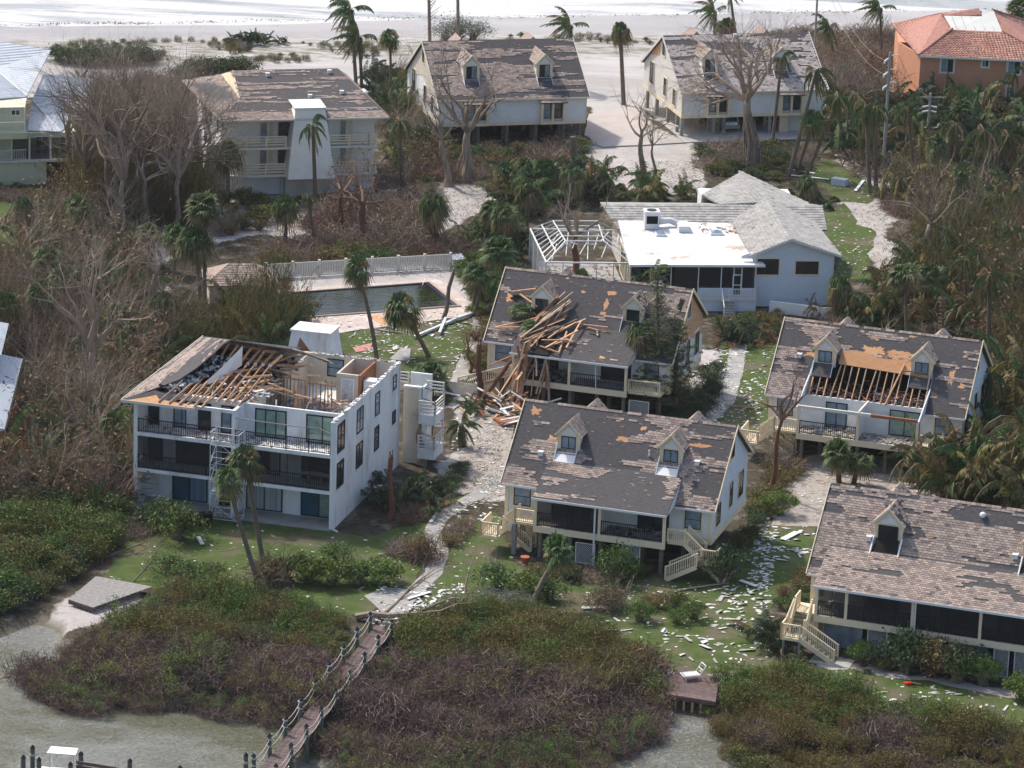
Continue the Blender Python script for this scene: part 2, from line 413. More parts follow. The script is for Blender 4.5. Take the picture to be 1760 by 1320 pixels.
    s2 = mx(R(N(.12, 8, (.5, 1.6, 1)), .4, .6), (.37, .35, .335), (.48, .46, .45))
    s2 = mx(mth('MULTIPLY', R(N(.55, 10, (.6, 1.8, 1)), .46, .58), mth('MULTIPLY', R(yy, 427, 431), R(yy, 444, 438))), s2, (.20, .20, .145))
    s2 = mx(R(N(1.1, 10, (1, 1.6, 1)), .60, .70), s2, (.40, .37, .33))
    s2 = mx(R(yy, 440, 443), s2, mx(R(N(.05, 5, (.25, 1, 1)), .45, .6), (.41, .40, .405), (.34, .335, .345)))
    sandc = mx(beach, s1, s2)
    f = R(mth('ADD', a.outputs['Fac'], mth('MULTIPLY', mth('SUBTRACT', N(.8, 9), .5), 1.1)), .42, .58)
    col = mx(f, litter, sandc)
    wet = R(sx.outputs[2], -.55, -.1); wet = mth('MAXIMUM', wet, R(sx.outputs[1], 300, 310))
    col = mx(wet, (.16, .14, .10), col)
    l.new(col, b.inputs['Base Color'])
    bp = n.new('ShaderNodeBump'); bp.inputs['Strength'].default_value = .9; bp.inputs['Distance'].default_value = .12
    l.new(N(3.5, 8), bp.inputs['Height']); l.new(bp.outputs[0], b.inputs['Normal'])
    me.materials.append(mm)
    o = bpy.data.objects.new('ground', me); COL.objects.link(o); o['kind'] = 'structure'
terrain()
def watermat(name, c1, c2, rough, bs, bd, foam=None):
    mm = bpy.data.materials.new(name); mm.use_nodes = True; n = mm.node_tree.nodes; l = mm.node_tree.links; b = n['Principled BSDF']
    b.inputs['Roughness'].default_value = rough; b.inputs['Specular IOR Level'].default_value = .5; b.inputs['IOR'].default_value = 1.33
    g = n.new('ShaderNodeNewGeometry')
    def N(s, st_, d=6, rot=0):
        mp = n.new('ShaderNodeMapping'); mp.inputs['Scale'].default_value = st_; mp.inputs['Rotation'].default_value = (0, 0, rot); l.new(g.outputs['Position'], mp.inputs[0])
        t = n.new('ShaderNodeTexNoise'); t.inputs['Scale'].default_value = s; t.inputs['Detail'].default_value = d; t.inputs['Roughness'].default_value = .6; t.inputs['Distortion'].default_value = .6
        l.new(mp.outputs[0], t.inputs['Vector']); return t.outputs[0]
    r = n.new('ShaderNodeMapRange'); r.inputs[1].default_value = .4; r.inputs[2].default_value = .62; l.new(N(.12, (.6, 1.2, 1)), r.inputs[0])
    x = n.new('ShaderNodeMix'); x.data_type = 'RGBA'; l.new(r.outputs[0], x.inputs[0]); x.inputs[6].default_value = (*c1, 1); x.inputs[7].default_value = (*c2, 1)
    col = x.outputs[2]
    if foam:
        r = n.new('ShaderNodeMapRange'); r.inputs[1].default_value = .43; r.inputs[2].default_value = .5; l.new(N(.16, (.16, 1.0, 1), 10), r.inputs[0])
        x2 = n.new('ShaderNodeMix'); x2.data_type = 'RGBA'; l.new(r.outputs[0], x2.inputs[0]); l.new(col, x2.inputs[6]); x2.inputs[7].default_value = (*foam, 1); col = x2.outputs[2]
    l.new(col, b.inputs['Base Color'])
    bp = n.new('ShaderNodeBump'); bp.inputs['Strength'].default_value = 1; bp.inputs['Distance'].default_value = bd
    ad = n.new('ShaderNodeMath'); ad.operation = 'ADD'; l.new(N(bs, (.45, 1, 1), 5, .35), ad.inputs[0]); l.new(N(bs * 3.1, (.6, 1, 1), 4, -.3), ad.inputs[1])
    l.new(ad.outputs[0], bp.inputs['Height']); l.new(bp.outputs[0], b.inputs['Normal']); return mm
mb = MB(); mb.quad((-1500, -300, -.55), (1500, -300, -.55), (1500, 262, -.55), (-1500, 262, -.55))
mb.build('lagoon_water', watermat('lagoon_water', (.13, .13, .085), (.25, .255, .235), .12, 1.3, .34), kind='structure')
mb = MB(); mb.quad((-1500, 425, -.5), (1500, 425, -.5), (1500, 2500, -.5), (-1500, 2500, -.5))
mb.build('sea_water', watermat('sea_surf', (.27, .295, .31), (.36, .38, .39), .6, .7, .2, (.56, .56, .56)), kind='structure')

def jitter_poly(P, seg=1.2, amp=.35, seed=0):
    out = []
    for i in range(len(P)):
        a = P[i]; b = P[(i + 1) % len(P)]; k = max(1, int((b - a).length / seg))
        for j in range(k):
            p = a.lerp(b, j / k); out.append(V((p.x + amp * nz(p.x, p.y, .9, seed), p.y + amp * 1.5 * nz(p.x, p.y, .9, seed + 9), p.z)))
    return out
def sheet(name, px, z, m, amp=.35, seed=0, seg=1.2, world=None):
    P = world or gp(px); P = [V((p.x, p.y, z)) for p in P]
    if amp: P = jitter_poly(P, seg, amp, seed)
    import bmesh
    bm = bmesh.new(); vs = [bm.verts.new(p) for p in P]; f = bm.faces.new(vs); bmesh.ops.triangulate(bm, faces=[f])
    for f in bm.faces:
        if f.normal.z < 0: f.normal_flip()
    me = bpy.data.meshes.new(name); bm.to_mesh(me); bm.free(); me.materials.append(m)
    o = bpy.data.objects.new(name, me); COL.objects.link(o); o['kind'] = 'structure'; return P
grassm = mat('lawn_grass', (.055, .086, .025), (.088, .118, .036), .8, .95, .9, 7, c3=(.13, .115, .075), thr=(.50, .62), world=True, spec=.1)
LAWNS = [
    [(583, 575), (640, 566), (745, 556), (822, 545), (826, 562), (806, 600), (796, 640), (772, 690), (700, 650), (640, 625), (588, 606)],
    [(180, 990), (215, 935), (300, 898), (366, 884), (440, 893), (572, 914), (620, 925), (700, 905), (770, 862), (830, 838), (850, 850), (800, 868), (752, 900), (740, 960), (715, 1000), (690, 1028), (640, 1050), (560, 1062), (480, 1040), (350, 1020), (250, 1010), (180, 1005)],
    [(760, 985), (780, 930), (850, 880), (880, 960), (920, 1000), (1000, 1000), (1090, 990), (1225, 975), (1290, 930), (1310, 895), (1400, 890), (1405, 950), (1385, 1000), (1352, 1010), (1318, 1050), (1300, 1090), (1345, 1120), (1340, 1145), (1180, 1165), (1110, 1140), (1020, 1090), (900, 1060), (780, 1060), (720, 1050), (745, 1005)],
    [(1222, 722), (1245, 650), (1238, 592), (1345, 592), (1330, 640), (1316, 740), (1270, 745)],
    [(1412, 362), (1452, 350), (1475, 385), (1512, 400), (1490, 440), (1505, 485), (1430, 478), (1445, 440), (1412, 400)],
    [(-60, 346), (40, 350), (62, 380), (50, 430), (10, 470), (-60, 470)],
    [(1385, 1148), (1400, 1190), (1500, 1215), (1600, 1235), (1790, 1260), (1790, 1212), (1640, 1180), (1560, 1165), (1460, 1152)],
    [(1395, 262), (1450, 285), (1505, 322), (1495, 350), (1440, 345), (1400, 310)]]
LW = [sheet('lawn', P, .012 + .001 * i, grassm, .5, i * 3.1) for i, P in enumerate(LAWNS)]
def ribbon(px, w, name, z, m, seed=0):
    P = gp(px); L = []; R_ = []
    for i, p in enumerate(P):
        d = (P[min(i + 1, len(P) - 1)] - P[max(i - 1, 0)]).normalized(); nn = V((-d.y, d.x, 0)) * w / 2
        L.append(p + nn); R_.append(p - nn)
    sheet(name, None, z, m, .12, seed, .6, world=L + R_[::-1])
ribbon([(862, 815), (835, 842), (795, 866), (757, 890), (742, 915), (758, 950), (745, 985), (722, 1008), (700, 1030), (668, 1078)], 1.25, 'path', .028, K['conc'])
ribbon([(1270, 590), (1262, 640), (1248, 690), (1214, 722), (1195, 745)], 1.4, 'path', .029, K['conc'])
ribbon([(826, 545), (822, 585), (800, 625), (782, 668), (800, 700)], 1.3, 'path', .030, K['conc'])
sheet('path', [(626, 1025), (665, 1010), (712, 1012), (690, 1040), (655, 1052)], .033, K['conc'], .3)
gravel = mat('gravel_sand', (.29, .25, .215), (.39, .355, .32), 3.0, .95, .6, 7, c3=(.20, .165, .14), thr=(.53, .63), world=True)
sheet('road', [(800, 700), (882, 705), (905, 640), (880, 640), (870, 850), (800, 858), (762, 800), (812, 775)][:0] or [(792, 706), (880, 690), (885, 720), (872, 790), (868, 848), (828, 862), (762, 806), (806, 770)], .021, gravel, .5, 4)
sheet('road', [(1322, 850), (1372, 800), (1420, 775), (1560, 790), (1600, 850), (1500, 870), (1425, 905), (1330, 902)], .022, gravel, .5, 5)
sheet('driveway', [(1012, 196), (1103, 180), (1112, 215), (1100, 250), (1036, 254), (1004, 232)], .024, mat('pink_pavers', (.42, .37, .345), (.47, .43, .41), .6, .9, .3, 8, world=True), .15, 6)
mb = MB()
kp = [G(a, b) for a, b in ((1004, 240), (1020, 248), (1036, 254), (1070, 252), (1100, 251), (1180, 246))]
for a, b in zip(kp[:-1], kp[1:]): mb.bar(a + V((0, 0, .05)), b + V((0, 0, .05)), .18, .14)
mb.build('kerb', K['conc'], kind='structure')

# footprints where scattered plants must not stand
FOOT = []
def blocked(p, pad=0.0):
    for L, x0, y0, x1, y1 in FOOT:
        q = L.inv(p)
        if x0 - pad < q.x < x1 + pad and y0 - pad < q.y < y1 + pad: return True
    return False

# ---------------------------------------------------------------- building kit (local coordinates of each house)
def boxpart(name, m, par, *b, **k): return MB().box(*b).build(name, m, par, **k)
def win(par, T, u0, u1, z0, z1, glass='glass', frame='black', fw=.07, mull=1, hm=0, trim=None, name='window'):
    """window on a wall: T(u,d,z) maps wall coordinates to the house (d outwards)"""
    def bx(mb, a0, a1, b0, b1, d0, d1):
        p = [T(a0, d0, b0), T(a1, d0, b0), T(a1, d0, b1), T(a0, d0, b1)]
        mb.prism(p, T(a0, d1, b0) - T(a0, d0, b0))
    mb = MB()
    bx(mb, u0, u1, z0, z0 + fw, 0, .06); bx(mb, u0, u1, z1 - fw, z1, 0, .06)
    bx(mb, u0, u0 + fw, z0 + fw, z1 - fw, 0, .06); bx(mb, u1 - fw, u1, z0 + fw, z1 - fw, 0, .06)
    for i in range(mull):
        c = u0 + (u1 - u0) * (i + 1) / (mull + 1); bx(mb, c - fw * .4, c + fw * .4, z0 + fw, z1 - fw, 0, .055)
    for i in range(hm):
        c = z0 + (z1 - z0) * (i + 1) / (hm + 1); bx(mb, u0 + fw, u1 - fw, c - fw * .35, c + fw * .35, 0, .05)
    w = mb.build(name, K[frame], par)
    for i in range(mull + 1):
        a = u0 + fw * .5 + (u1 - u0 - fw) * i / (mull + 1); c = u0 + fw * .5 + (u1 - u0 - fw) * (i + 1) / (mull + 1)
        gl = glass if isinstance(glass, str) else glass[i % len(glass)]
        mb = MB(); bx(mb, a, c, z0 + .02, z1 - .02, .005, .025); mb.build('pane', K[gl], w)
    if trim:
        mb = MB(); t = .13
        bx(mb, u0 - t, u1 + t, z1 + .002, z1 + t, 0, .045); bx(mb, u0 - t, u1 + t, z0 - t, z0 - .002, 0, .07)
        bx(mb, u0 - t, u0 - .002, z0 - .002, z1 + .002, 0, .045); bx(mb, u1 + .002, u1 + t, z0 - .002, z1 + .002, 0, .045)
        mb.build('window_trim', K[trim], w)
    return w
def TF(y0): return lambda u, d, z: V((u, y0 - d, z))      # wall facing -y
def TR(x0): return lambda u, d, z: V((x0 + d, u, z))      # wall facing +x
def TL(x0): return lambda u, d, z: V((x0 - d, u, z))      # wall facing -x
def rail(par, pts, h=1.0, m='black', gap=.13, t=.03, top=.06, name='railing', balus=True, posts=True, bars=0):
    mb = MB()
    for a, b in zip(pts[:-1], pts[1:]):
        a = V(a); b = V(b); L = (b - a).length; up = V((0, 0, 1))
        mb.bar(a + up * h, b + up * h, top, top)
        if balus: mb.bar(a + up * .1, b + up * .1, top * .8, top * .8)
        if balus:
            k = max(2, int(L / gap))
            for i in range(1, k):
                p = a.lerp(b, i / k); mb.bar(p + up * .1, p + up * h, t, t)
        for i in range(bars):
            c = h * (i + 1) / (bars + 1); mb.bar(a + up * c, b + up * c, t, top * 1.15)
        if posts:
            for p in (a, b): mb.bar(p, p + up * (h + .05), top * 1.4, top * 1.4)
            if L > 2.6 and bars:
                for i in range(1, int(L / 1.6)): p = a.lerp(b, i / int(L / 1.6)); mb.bar(p, p + up * h, top * 1.2, top * 1.2)
    return mb.build(name, K[m], par)
def shingles(par, O, U, Vv, ulen, vlen, keep=lambda u, v: True, bias=lambda u, v: 0.0, seed=0, thr=.0, tab=.33, row=.19, deck=True, poly=None, bits=.10, matk='shingle', su=.22, sv=1.1, th=.11):
    """sloping roof plane: dark felt deck plus every shingle tab that the storm left"""
    O, U, Vv = V(O), V(U).normalized(), V(Vv).normalized(); N = U.cross(Vv).normalized()
    if N.z < 0: N = -N
    if deck:
        P = poly or [(0, 0), (ulen, 0), (ulen, vlen), (0, vlen)]
        MB().prism([O + U * a + Vv * b - N * th for a, b in P], N * th).build('roof_deck', K['felt'], par)
    rnd = random.Random(seed); mb = MB()
    nr = int(vlen / row)
    for j in range(nr):
        v = j * row; off = (j % 2) * tab * .5; k = int(ulen / tab) + 1; cut = 0; run = 0
        for i in range(k):
            a = i * tab - off; b = min(ulen, a + tab * .94); a = max(0, a)
            if b - a < .05: continue
            if run <= 0: cut = rnd.gauss(0, .10); run = rnd.choice((1, 2, 3, 3, 4, 6))
            run -= 1
            if not keep((a + b) / 2, v + row / 2): continue
            u = (a + b) / 2
            n_ = nz(u * su, v * sv, 1.0, seed * 1.7) + .5 * nz(u * su * 2.3, v * sv * 2.3, 1.0, seed * 2.1 + 4)
            if n_ + cut + bias(u, v) < thr:
                if rnd.random() < bits * .5:
                    w = rnd.uniform(.10, .3); c = rnd.uniform(.03, .09); v2 = v + rnd.random() * row
                    mb.quad(O + U * a + Vv * v2 + N * .02, O + U * (a + w) + Vv * v2 + N * .02, O + U * (a + w) + Vv * (v2 + c) + N * .022, O + U * a + Vv * (v2 + c) + N * .022, 0)
                continue
            h0 = .035; h1 = .014; mi = 1 if (rnd.random() < .10 or (n_ + cut + bias(u, v) < thr + .05 and rnd.random() < .6)) else 0
            A = O + U * a + Vv * (v - .01) + N * h0; B = O + U * b + Vv * (v - .01) + N * h0
            C = O + U * b + Vv * (v + row) + N * h1; D = O + U * a + Vv * (v + row) + N * h1
            n = len(mb.v); mb.v += [tuple(q) for q in (A, B, C, D, A - N * .03, B - N * .03)]
            mb.f += [(n, n + 1, n + 2, n + 3), (n + 4, n + 5, n + 1, n)]; mb.m += [mi, mi]
    if mb.f: mb.build('shingles', [K[matk], K['shingle_d']], par, kind='stuff')
    return O, U, Vv, N
def patch(par, fr, u, v, w, h, seed, m='ply', name='bare_plywood', lift=.012):
    """ragged patch"""
    O, U, Vv, N = fr; rnd = random.Random(seed); P = []; k = max(14, int((w + h) * 12))
    for i in range(k):
        a = 2 * pi * i / k; r = (.62 + .55 * nz(w * math.cos(a) * 1.6, h * math.sin(a) * 2.4 + seed * 7.7, 1.0, seed) + .38 * rnd.random() * (i % 2) + .1); c, s = math.cos(a), math.sin(a)
        q = max(abs(c), abs(s)); P.append(O + U * (u + w / 2 * c / q ** .5 * r) + Vv * (v + h / 2 * s / q ** .5 * r) + N * lift)
    mb = MB(); c = O + U * u + Vv * v + N * lift
    for i in range(k): mb.poly([c, P[i], P[(i + 1) % k]])
    return mb.build(name, K[m], par)
def vent(par, fr, u, v, kind='box', m='alu'):
    O, U, Vv, N = fr; p = O + U * u + Vv * v
    mb = MB()
    if kind == 'box':
        mb.box(-.16, -.16, 0, .16, .16, .28); mb.box(-.2, -.2, .28, .2, .2, .33)
    elif kind == 'dome':
        mb.tube([(0, 0, 0), (0, 0, .12), (0, 0, .14), (0, 0, .28), (0, 0, .36)], [.14, .14, .24, .2, .08], 12)
    else: mb.tube([(0, 0, 0), (0, 0, .45)], [.06, .06], 8)
    return mb.build('roof_vent', K[m], par, loc=tuple(p))
def dormer(par, x, y, z0, w=1.7, gz=8.05, pz=8.95, slope=.9, zmain=None, seed=0, glass='glassb', ins='siding', tall=False, broken=False, well='white2', tone='shingle'):
    """gabled dormer whose front stands at y; main roof z at y given by zmain(y)"""
    h = w / 2; zb = zmain(y) - .25
    d = MB(); d.prism([(x - h, y, zb), (x + h, y, zb), (x + h, y, gz), (x, y, gz + h), (x - h, y, gz)], (0, .12, 0))
    D = d.build('dormer', K['cream'], par)
    yb = y + (gz - zmain(y)) / slope + .3
    for s in (-1, 1):
        MB().prism([(x + s * (h - .05), y + .12, zb), (x + s * (h - .05), yb, gz - .05), (x + s * (h - .05), y + .12, gz)], (-s * .08, 0, 0)).build('dormer_side', K[ins], D)
    MB().prism([(x - h * .78, y - .03, gz + .0), (x + h * .78, y - .03, gz + .0), (x, y - .03, gz + h * .78)], (0, .028, 0)).build('gable_siding', K[ins], D)
    zt = gz - .12; zw = zmain(y) + .08 if not tall else zmain(y) - 1.3
    win(D, TF(y - (0 if not tall else -.0)), x - h * .62, x + h * .62, zw, zt, glass, 'black', .05, 1 if not tall else 0)
    # little roof
    e = .16; pzz = gz + h + .14; y2 = y + (pzz - zmain(y)) / slope
    for s in (-1, 1):
        A = V((x + s * (h + e), y - .12, gz - e + .1)); B = V((x, y - .12, pzz)); Cc = V((x, y2, pzz))
        yc = y + (A.z - zmain(y)) / slope + .15; Dd = V((x + s * (h + e), max(y, yc), A.z))
        nrm = (B - A).cross(Cc - A).normalized()
        if nrm.z < 0: nrm = -nrm
        MB().prism([A, B, Cc, Dd], -nrm * .09).build('dormer_roof', K['felt' if (seed + s) % 3 == 0 else 'shingle_d'], D)
        # shingle courses
        mb = MB(); rnd = random.Random(seed * 7 + s); k = 7
        for j in range(k):
            t0 = j / k; t1 = (j + 1) / k
            P0 = A.lerp(B, t0); P1 = A.lerp(B, t1); Q0 = Dd.lerp(Cc, t0); Q1 = Dd.lerp(Cc, t1); m_ = max(1, int((Q0 - P0).length / .3))
            for i in range(m_):
                if rnd.random() < (.35 if (seed + s) % 3 == 0 else .06): continue
                a, b = i / m_, (i + .93) / m_
                mb.quad(P0.lerp(Q0, a) + nrm * .035, P0.lerp(Q0, b) + nrm * .035, P1.lerp(Q1, b) + nrm * .015, P1.lerp(Q1, a) + nrm * .015)
        mb.build('shingles', K[tone], D, kind='stuff')
        MB().bar(A + V((0, -.02, -.03)), B + V((0, -.02, -.03)), .05, .14).build('rake_board', K['cream'], D)
    # flat well in front of the window
    if not tall and well:
        yf = y - 1.0
        MB().prism([(x - h * .95, yf, zmain(yf) + .05), (x + h * .8, yf, zmain(yf) + .05), (x + h * .8, y - .02, zmain(y) - .04), (x - h * .95, y - .02, zmain(y) - .04)], (0, 0, .035)).build('window_well', K[well], D)
        for s, a in ((-1, -h * .95), (1, h * .8)):
            MB().prism([(x + a, yf, zmain(yf) + .05), (x + a, y - .02, zmain(y) - .02), (x + a, y - .02, zmain(y) + .42)], (.04 * s, 0, 0)).build('well_side', K['paleblue'], D)
    if tall:
        yf = y - 1.5; zf = zmain(y) - 1.35
        MB().prism([(x - h, yf, zmain(yf) + .05), (x + h, yf, zmain(yf) + .05), (x + h * .8, y - .02, zmain(y - .02) + .02), (x - h * .8, y - .02, zmain(y - .02) + .02)], (0, 0, .03)).build('window_well', K['dark'], D)
        win(D, TF(y - .04), x - h * .7, x + h * .7, zmain(y) + .1 - .3, zt, 'glass', 'black', .06, 0)
        for s in (-1, 1):
            MB().bar((x + s * h, yf, zmain(yf) + .12), (x + s * h, y, zmain(y) + .14), .1, .14).build('well_curb', K['white2'], D)
        MB().bar((x - h - .05, yf, zmain(yf) + .12), (x + h + .05, yf, zmain(yf) + .12), .12, .14).build('well_curb', K['white2'], D)
    return D
def balustrade_stair(par, L0, flight, m='cream', w=1.1):
    """landing list: flight = [(p0,p1)] walking lines of steps, sloping; L0 = [(x0,y0,x1,y1,z)] landings"""
    for x0, y0, x1, y1, z in L0: boxpart('landing', K[m], par, x0, y0, z - .18, x1, y1, z)
    for a, b in flight:
        a = V(a); b = V(b); d = b - a; k = max(3, int(abs(d.z) / .19)); hd = V((d.x, d.y, 0)).normalized(); s = V((-hd.y, hd.x, 0)) * w / 2
        for i in range(k):
            p = a + d * (i + .5) / k
            MB().prism([p - s - hd * .15, p + s - hd * .15, p + s + hd * .15, p - s + hd * .15], (0, 0, .05)).build('step', K['post'], par)
        for q in (s, -s):
            MB().bar(a + q + V((0, 0, -.05)), b + q + V((0, 0, -.05)), .06, .3).build('stringer', K[m], par)
            rail(par, [a + q, b + q], .95, m, .17, .045, .09, 'stair_railing')
def scraps(par, n, x0, y0, x1, y1, z, seed, mats=('rubble', 'scrap'), s=.35, zr=.25, name='rubble'):
    rnd = random.Random(seed); mb = MB()
    for i in range(n):
        x, y = rnd.uniform(x0, x1), rnd.uniform(y0, y1); a = rnd.random() * pi; l = s * rnd.uniform(.2, 1.2); w = s * rnd.uniform(.15, .6)
        c, q = math.cos(a), math.sin(a); zz = z + rnd.random() ** 2 * zr; t = rnd.uniform(-.4, .4)
        A = V((x - c * l, y - q * l, zz)); U = V((c * 2 * l, q * 2 * l, t * l)); Wv = V((-q * w, c * w, rnd.uniform(-.3, .3) * w))
        mb.prism([A, A + U, A + U + Wv, A + Wv], (0, 0, .03), rnd.randrange(len(mats)))
    return mb.build(name, [K[m] for m in mats], par, kind='stuff')

def stilt_house(name, label, O, yaw, XL, XR, PW, P):
    """raised duplex: porch front at y=0 from x 0..PW, roof ridge along x"""
    L = Loc(O, yaw); h = thing(name, label, 'house', tuple(L.O), L.a); FOOT.append((L, XL - .3, -.3, XR + .3, 12.6))
    zd = P.get('zd', 2.5); ze = 4.65; yr = 7.3; zr = 9.4; ye = 1.9; sl_ = (zr - ze) / (yr - ye); yb = P.get('yb', 12.3); zb_ = 6.0
    zm = lambda y: ze + (y - ye) * sl_
    seed = P['seed']
    # frame, floors and piles
    boxpart('floor_band', K['cream'], h, XL + .25, 2.25, zd - .48, XR - .25, 12.0, zd)
    boxpart('deck_floor', K['conc'], h, 0.02, .14, zd - .12, PW - .02, 2.24, zd)
    boxpart('deck_beam', K['cream'], h, -.12, -.02, zd - .46, PW + .12, .13, zd + .0)
    for x in ([i for i in range(int(XL) + 1, int(XR), 3)]):
        for y in (3.0, 7.0, 11.2): boxpart('pile', K['post'], h, x, y, -.3, x + .3, y + .3, zd - .49)
    for x in [0.15 + i * (PW - .5) / 4 for i in range(5)]: boxpart('pile', K['post'], h, x, .35, -.3, x + .26, .61, zd - .47)
    boxpart('store_room_shade', K['dark'], h, XL + 2.0, 5.2, 0, XR - 2.0, 11.0, zd - .5)  # near-black box, the shade under the house put into its colour
    # walls
    fw = P.get('fwall', 'siding')
    boxpart('wall', K[fw], h, XL + .35, 2.3, zd, XR - .35, 2.45, ze + .25)
    gw = P.get('gable', 'paleblue')
    for x, s in ((XL + .3, 1), (XR - .3, -1)):
        MB().prism([(x, 2.31, zd - .5), (x, 2.31, zm(2.31) - .14), (x, yr, zr - .15), (x, yb - .25, zb_ - .02), (x, yb - .25, zd - .5)], (s * .16, 0, 0)).build('gable_wall', K[gw], h)
    boxpart('rear_wall', K['siding'], h, XL + .46, yb - .4, zd, XR - .46, yb - .26, zb_ - .15)
    for x in (XL + .3, XR - .46): boxpart('corner_board', K['cream'], h, x - .05, 2.24, zd - .48, x + .21, 2.299, ze - .05)
    for s, x in ((1, XR - .3), (-1, XL + .3)):
        T = (TR if s > 0 else TL)(x)
        MB().bar(T(2.3, .03, zd - .35), T(yb - .3, .03, zd - .35), .05, .3).build('band_board', K['cream'], h)
        win(h, T, 3.4, 4.6, zd + .5, zd + 2.1, 'glass', 'black', .06, 1, trim='cream'); win(h, T, 7.0, 7.9, zd + .8, zd + 2.6, 'glass', 'black', .06, 0, 1, trim='cream')
        win(h, T, 9.6, 10.9, zd + .7, zd + 2.6, 'glass', 'black', .06, 1, trim='cream'); win(h, T, 6.9, 7.8, 7.0, 8.1, 'glass', 'black', .06, 0, trim='cream')
    # front bays beside the porch
    for (a, b) in P.get('bays', [(XL + .9, XL + 2.2), (PW + .9, PW + 2.1)]):
        win(h, TF(2.3), a, b, zd + .55, zd + 1.95, P.get('bayglass', 'glassb'), 'black', .06, 0, 1, trim='cream')
    # porch
    div = P.get('posts', [0, PW / 2, PW])
    for x in div: boxpart('porch_post', K['cream'], h, x - .1, -.01, zd + .0, x + .1, .19, 4.52)
    if P.get('porch_beam', 1): boxpart('porch_beam', K['cream'], h, -.12, -.03, 4.54, PW + .12, .17, 4.68)
    for x in P.get('fins', [PW / 2]): boxpart('party_wall', K['siding'], h, x - .06, .20, zd, x + .06, 2.29, 4.7)
    for a, b, g in P.get('doors', [(.5, 3.1, 'glass'), (PW / 2 + 2.0, PW - .2, 'glass')]):
        win(h, TF(2.298), a, b, zd + .06, zd + 2.1, g, 'black', .08, 1 if b - a < 2.5 else 2, name='sliding_door')
    for a, b in P.get('rails', [(0, PW / 2), (PW / 2, PW)]): rail(h, [(a + .12, .1, zd), (b - .12, .1, zd)], 1.0, 'black', .16, .035, .06)
    for a, b in P.get('screens', []):
        k = max(1, round((b - a) / 1.2))
        for i in range(k):
            u0 = a + (b - a) * i / k; u1 = a + (b - a) * (i + 1) / k
            mb = MB(); mb.box(u0 + .04, .055, zd + .05, u1 - .04, .06, 4.5); s_ = mb.build('screen_panel', K['screen'], h)
            mb = MB(); mb.box(u1 - .03, .03, zd, u1 + .03, .08, 4.52); mb.build('screen_frame', K['black'], h)
    # roofs
    Ulen = XR - XL
    fr = shingles(h, (XL, ye, ze), (1, 0, 0), (0, yr - ye, zr - ze), Ulen, math.hypot(yr - ye, zr - ze),
                  keep=lambda u, v: P.get('keep', lambda x, y: True)(u + XL, ye + v * (yr - ye) / 7.19) and not (0 < u + XL < PW and ye + v * .75 < 3.7),
                  bias=lambda u, v: P['bias'](u + XL, v), seed=seed, poly=P.get('deckpoly'))
    h['_'] = 0; del h['_']
    rr = math.hypot(yb - yr, zr - zb_)
    shingles(h, (XL, yb, zb_), (1, 0, 0), (0, yr - yb, zr - zb_), Ulen, rr, bias=lambda u, v: .15, seed=seed + 5, row=.25, tab=.45)
    pm = 3.75; pz0 = 4.66; pz1 = zm(pm) + .02
    if P.get('porch_roof', 1):
        pl = math.hypot(pm + .3, pz1 - pz0)
        fp = shingles(h, (-.2, -.3, pz0), (1, 0, 0), (0, pm + .3, pz1 - pz0), PW + .4, pl, bias=lambda u, v: P.get('pbias', P['bias'])(u - .2, v - pl), seed=seed + 9, keep=P.get('pkeep', lambda u, v: True))
        for x in (-.2, PW + .14):
            MB().prism([(x, -.3, pz0 - .12), (x, pm, pz1 - .1), (x, ye + .05, ze + .05)], (.06, 0, 0)).build('cheek', K['paleblue'], h)
        boxpart('eave_fascia', K['alu'], h, -.24, -.36, pz0 - .14, PW + .24, -.31, pz0 + .02)
        for u, v, w_, h_, sd in P.get('ppatch', []): patch(h, fp, u, v, w_, h_, sd)
    for u, v, w_, h_, sd in P.get('patches', []): patch(h, fr, u, v, w_, h_, sd)
    for u, v, k_ in P.get('vents', []): vent(h, fr, u, v, k_)
    for a, b in ((XL, -.2), (PW + .2, XR)):
        if b - a > .5: boxpart('eave_fascia', K['alu'], h, a, ye - .06, ze - .13, b, ye - .01, ze + .02)
    for x in (XL - .03, XR + .03):
        MB().bar((x, ye, ze - .03), (x, yr, zr - .03), .06, .22).build('rake_board', K['cream'], h)
        MB().bar((x, yr, zr - .03), (x, yb, zb_ - .03), .06, .22).build('rake_board', K['cream'], h)
    mb = MB(); rnd = random.Random(seed)
    k = int(Ulen / .35)
    for i in range(k):
        if rnd.random() < .12: continue
        a = XL + i * .35; b = a + .33
        mb.quad((a, yr - .16, zr - .09), (b, yr - .16, zr - .09), (b, yr, zr + .05), (a, yr, zr + .05)); mb.quad((a, yr, zr + .05), (b, yr, zr + .05), (b, yr + .16, zr - .04), (a, yr + .16, zr - .04))
    mb.build('ridge_cap', K['shingle'], h, kind='stuff')
    for i, x in enumerate(P.get('dormers', [PW / 2 - 3.8, PW / 2 + 3.8])):
        dormer(h, x, 4.5, 0, zmain=zm, slope=sl_, seed=seed + i * 2 + 1, **P.get('dk', {}))
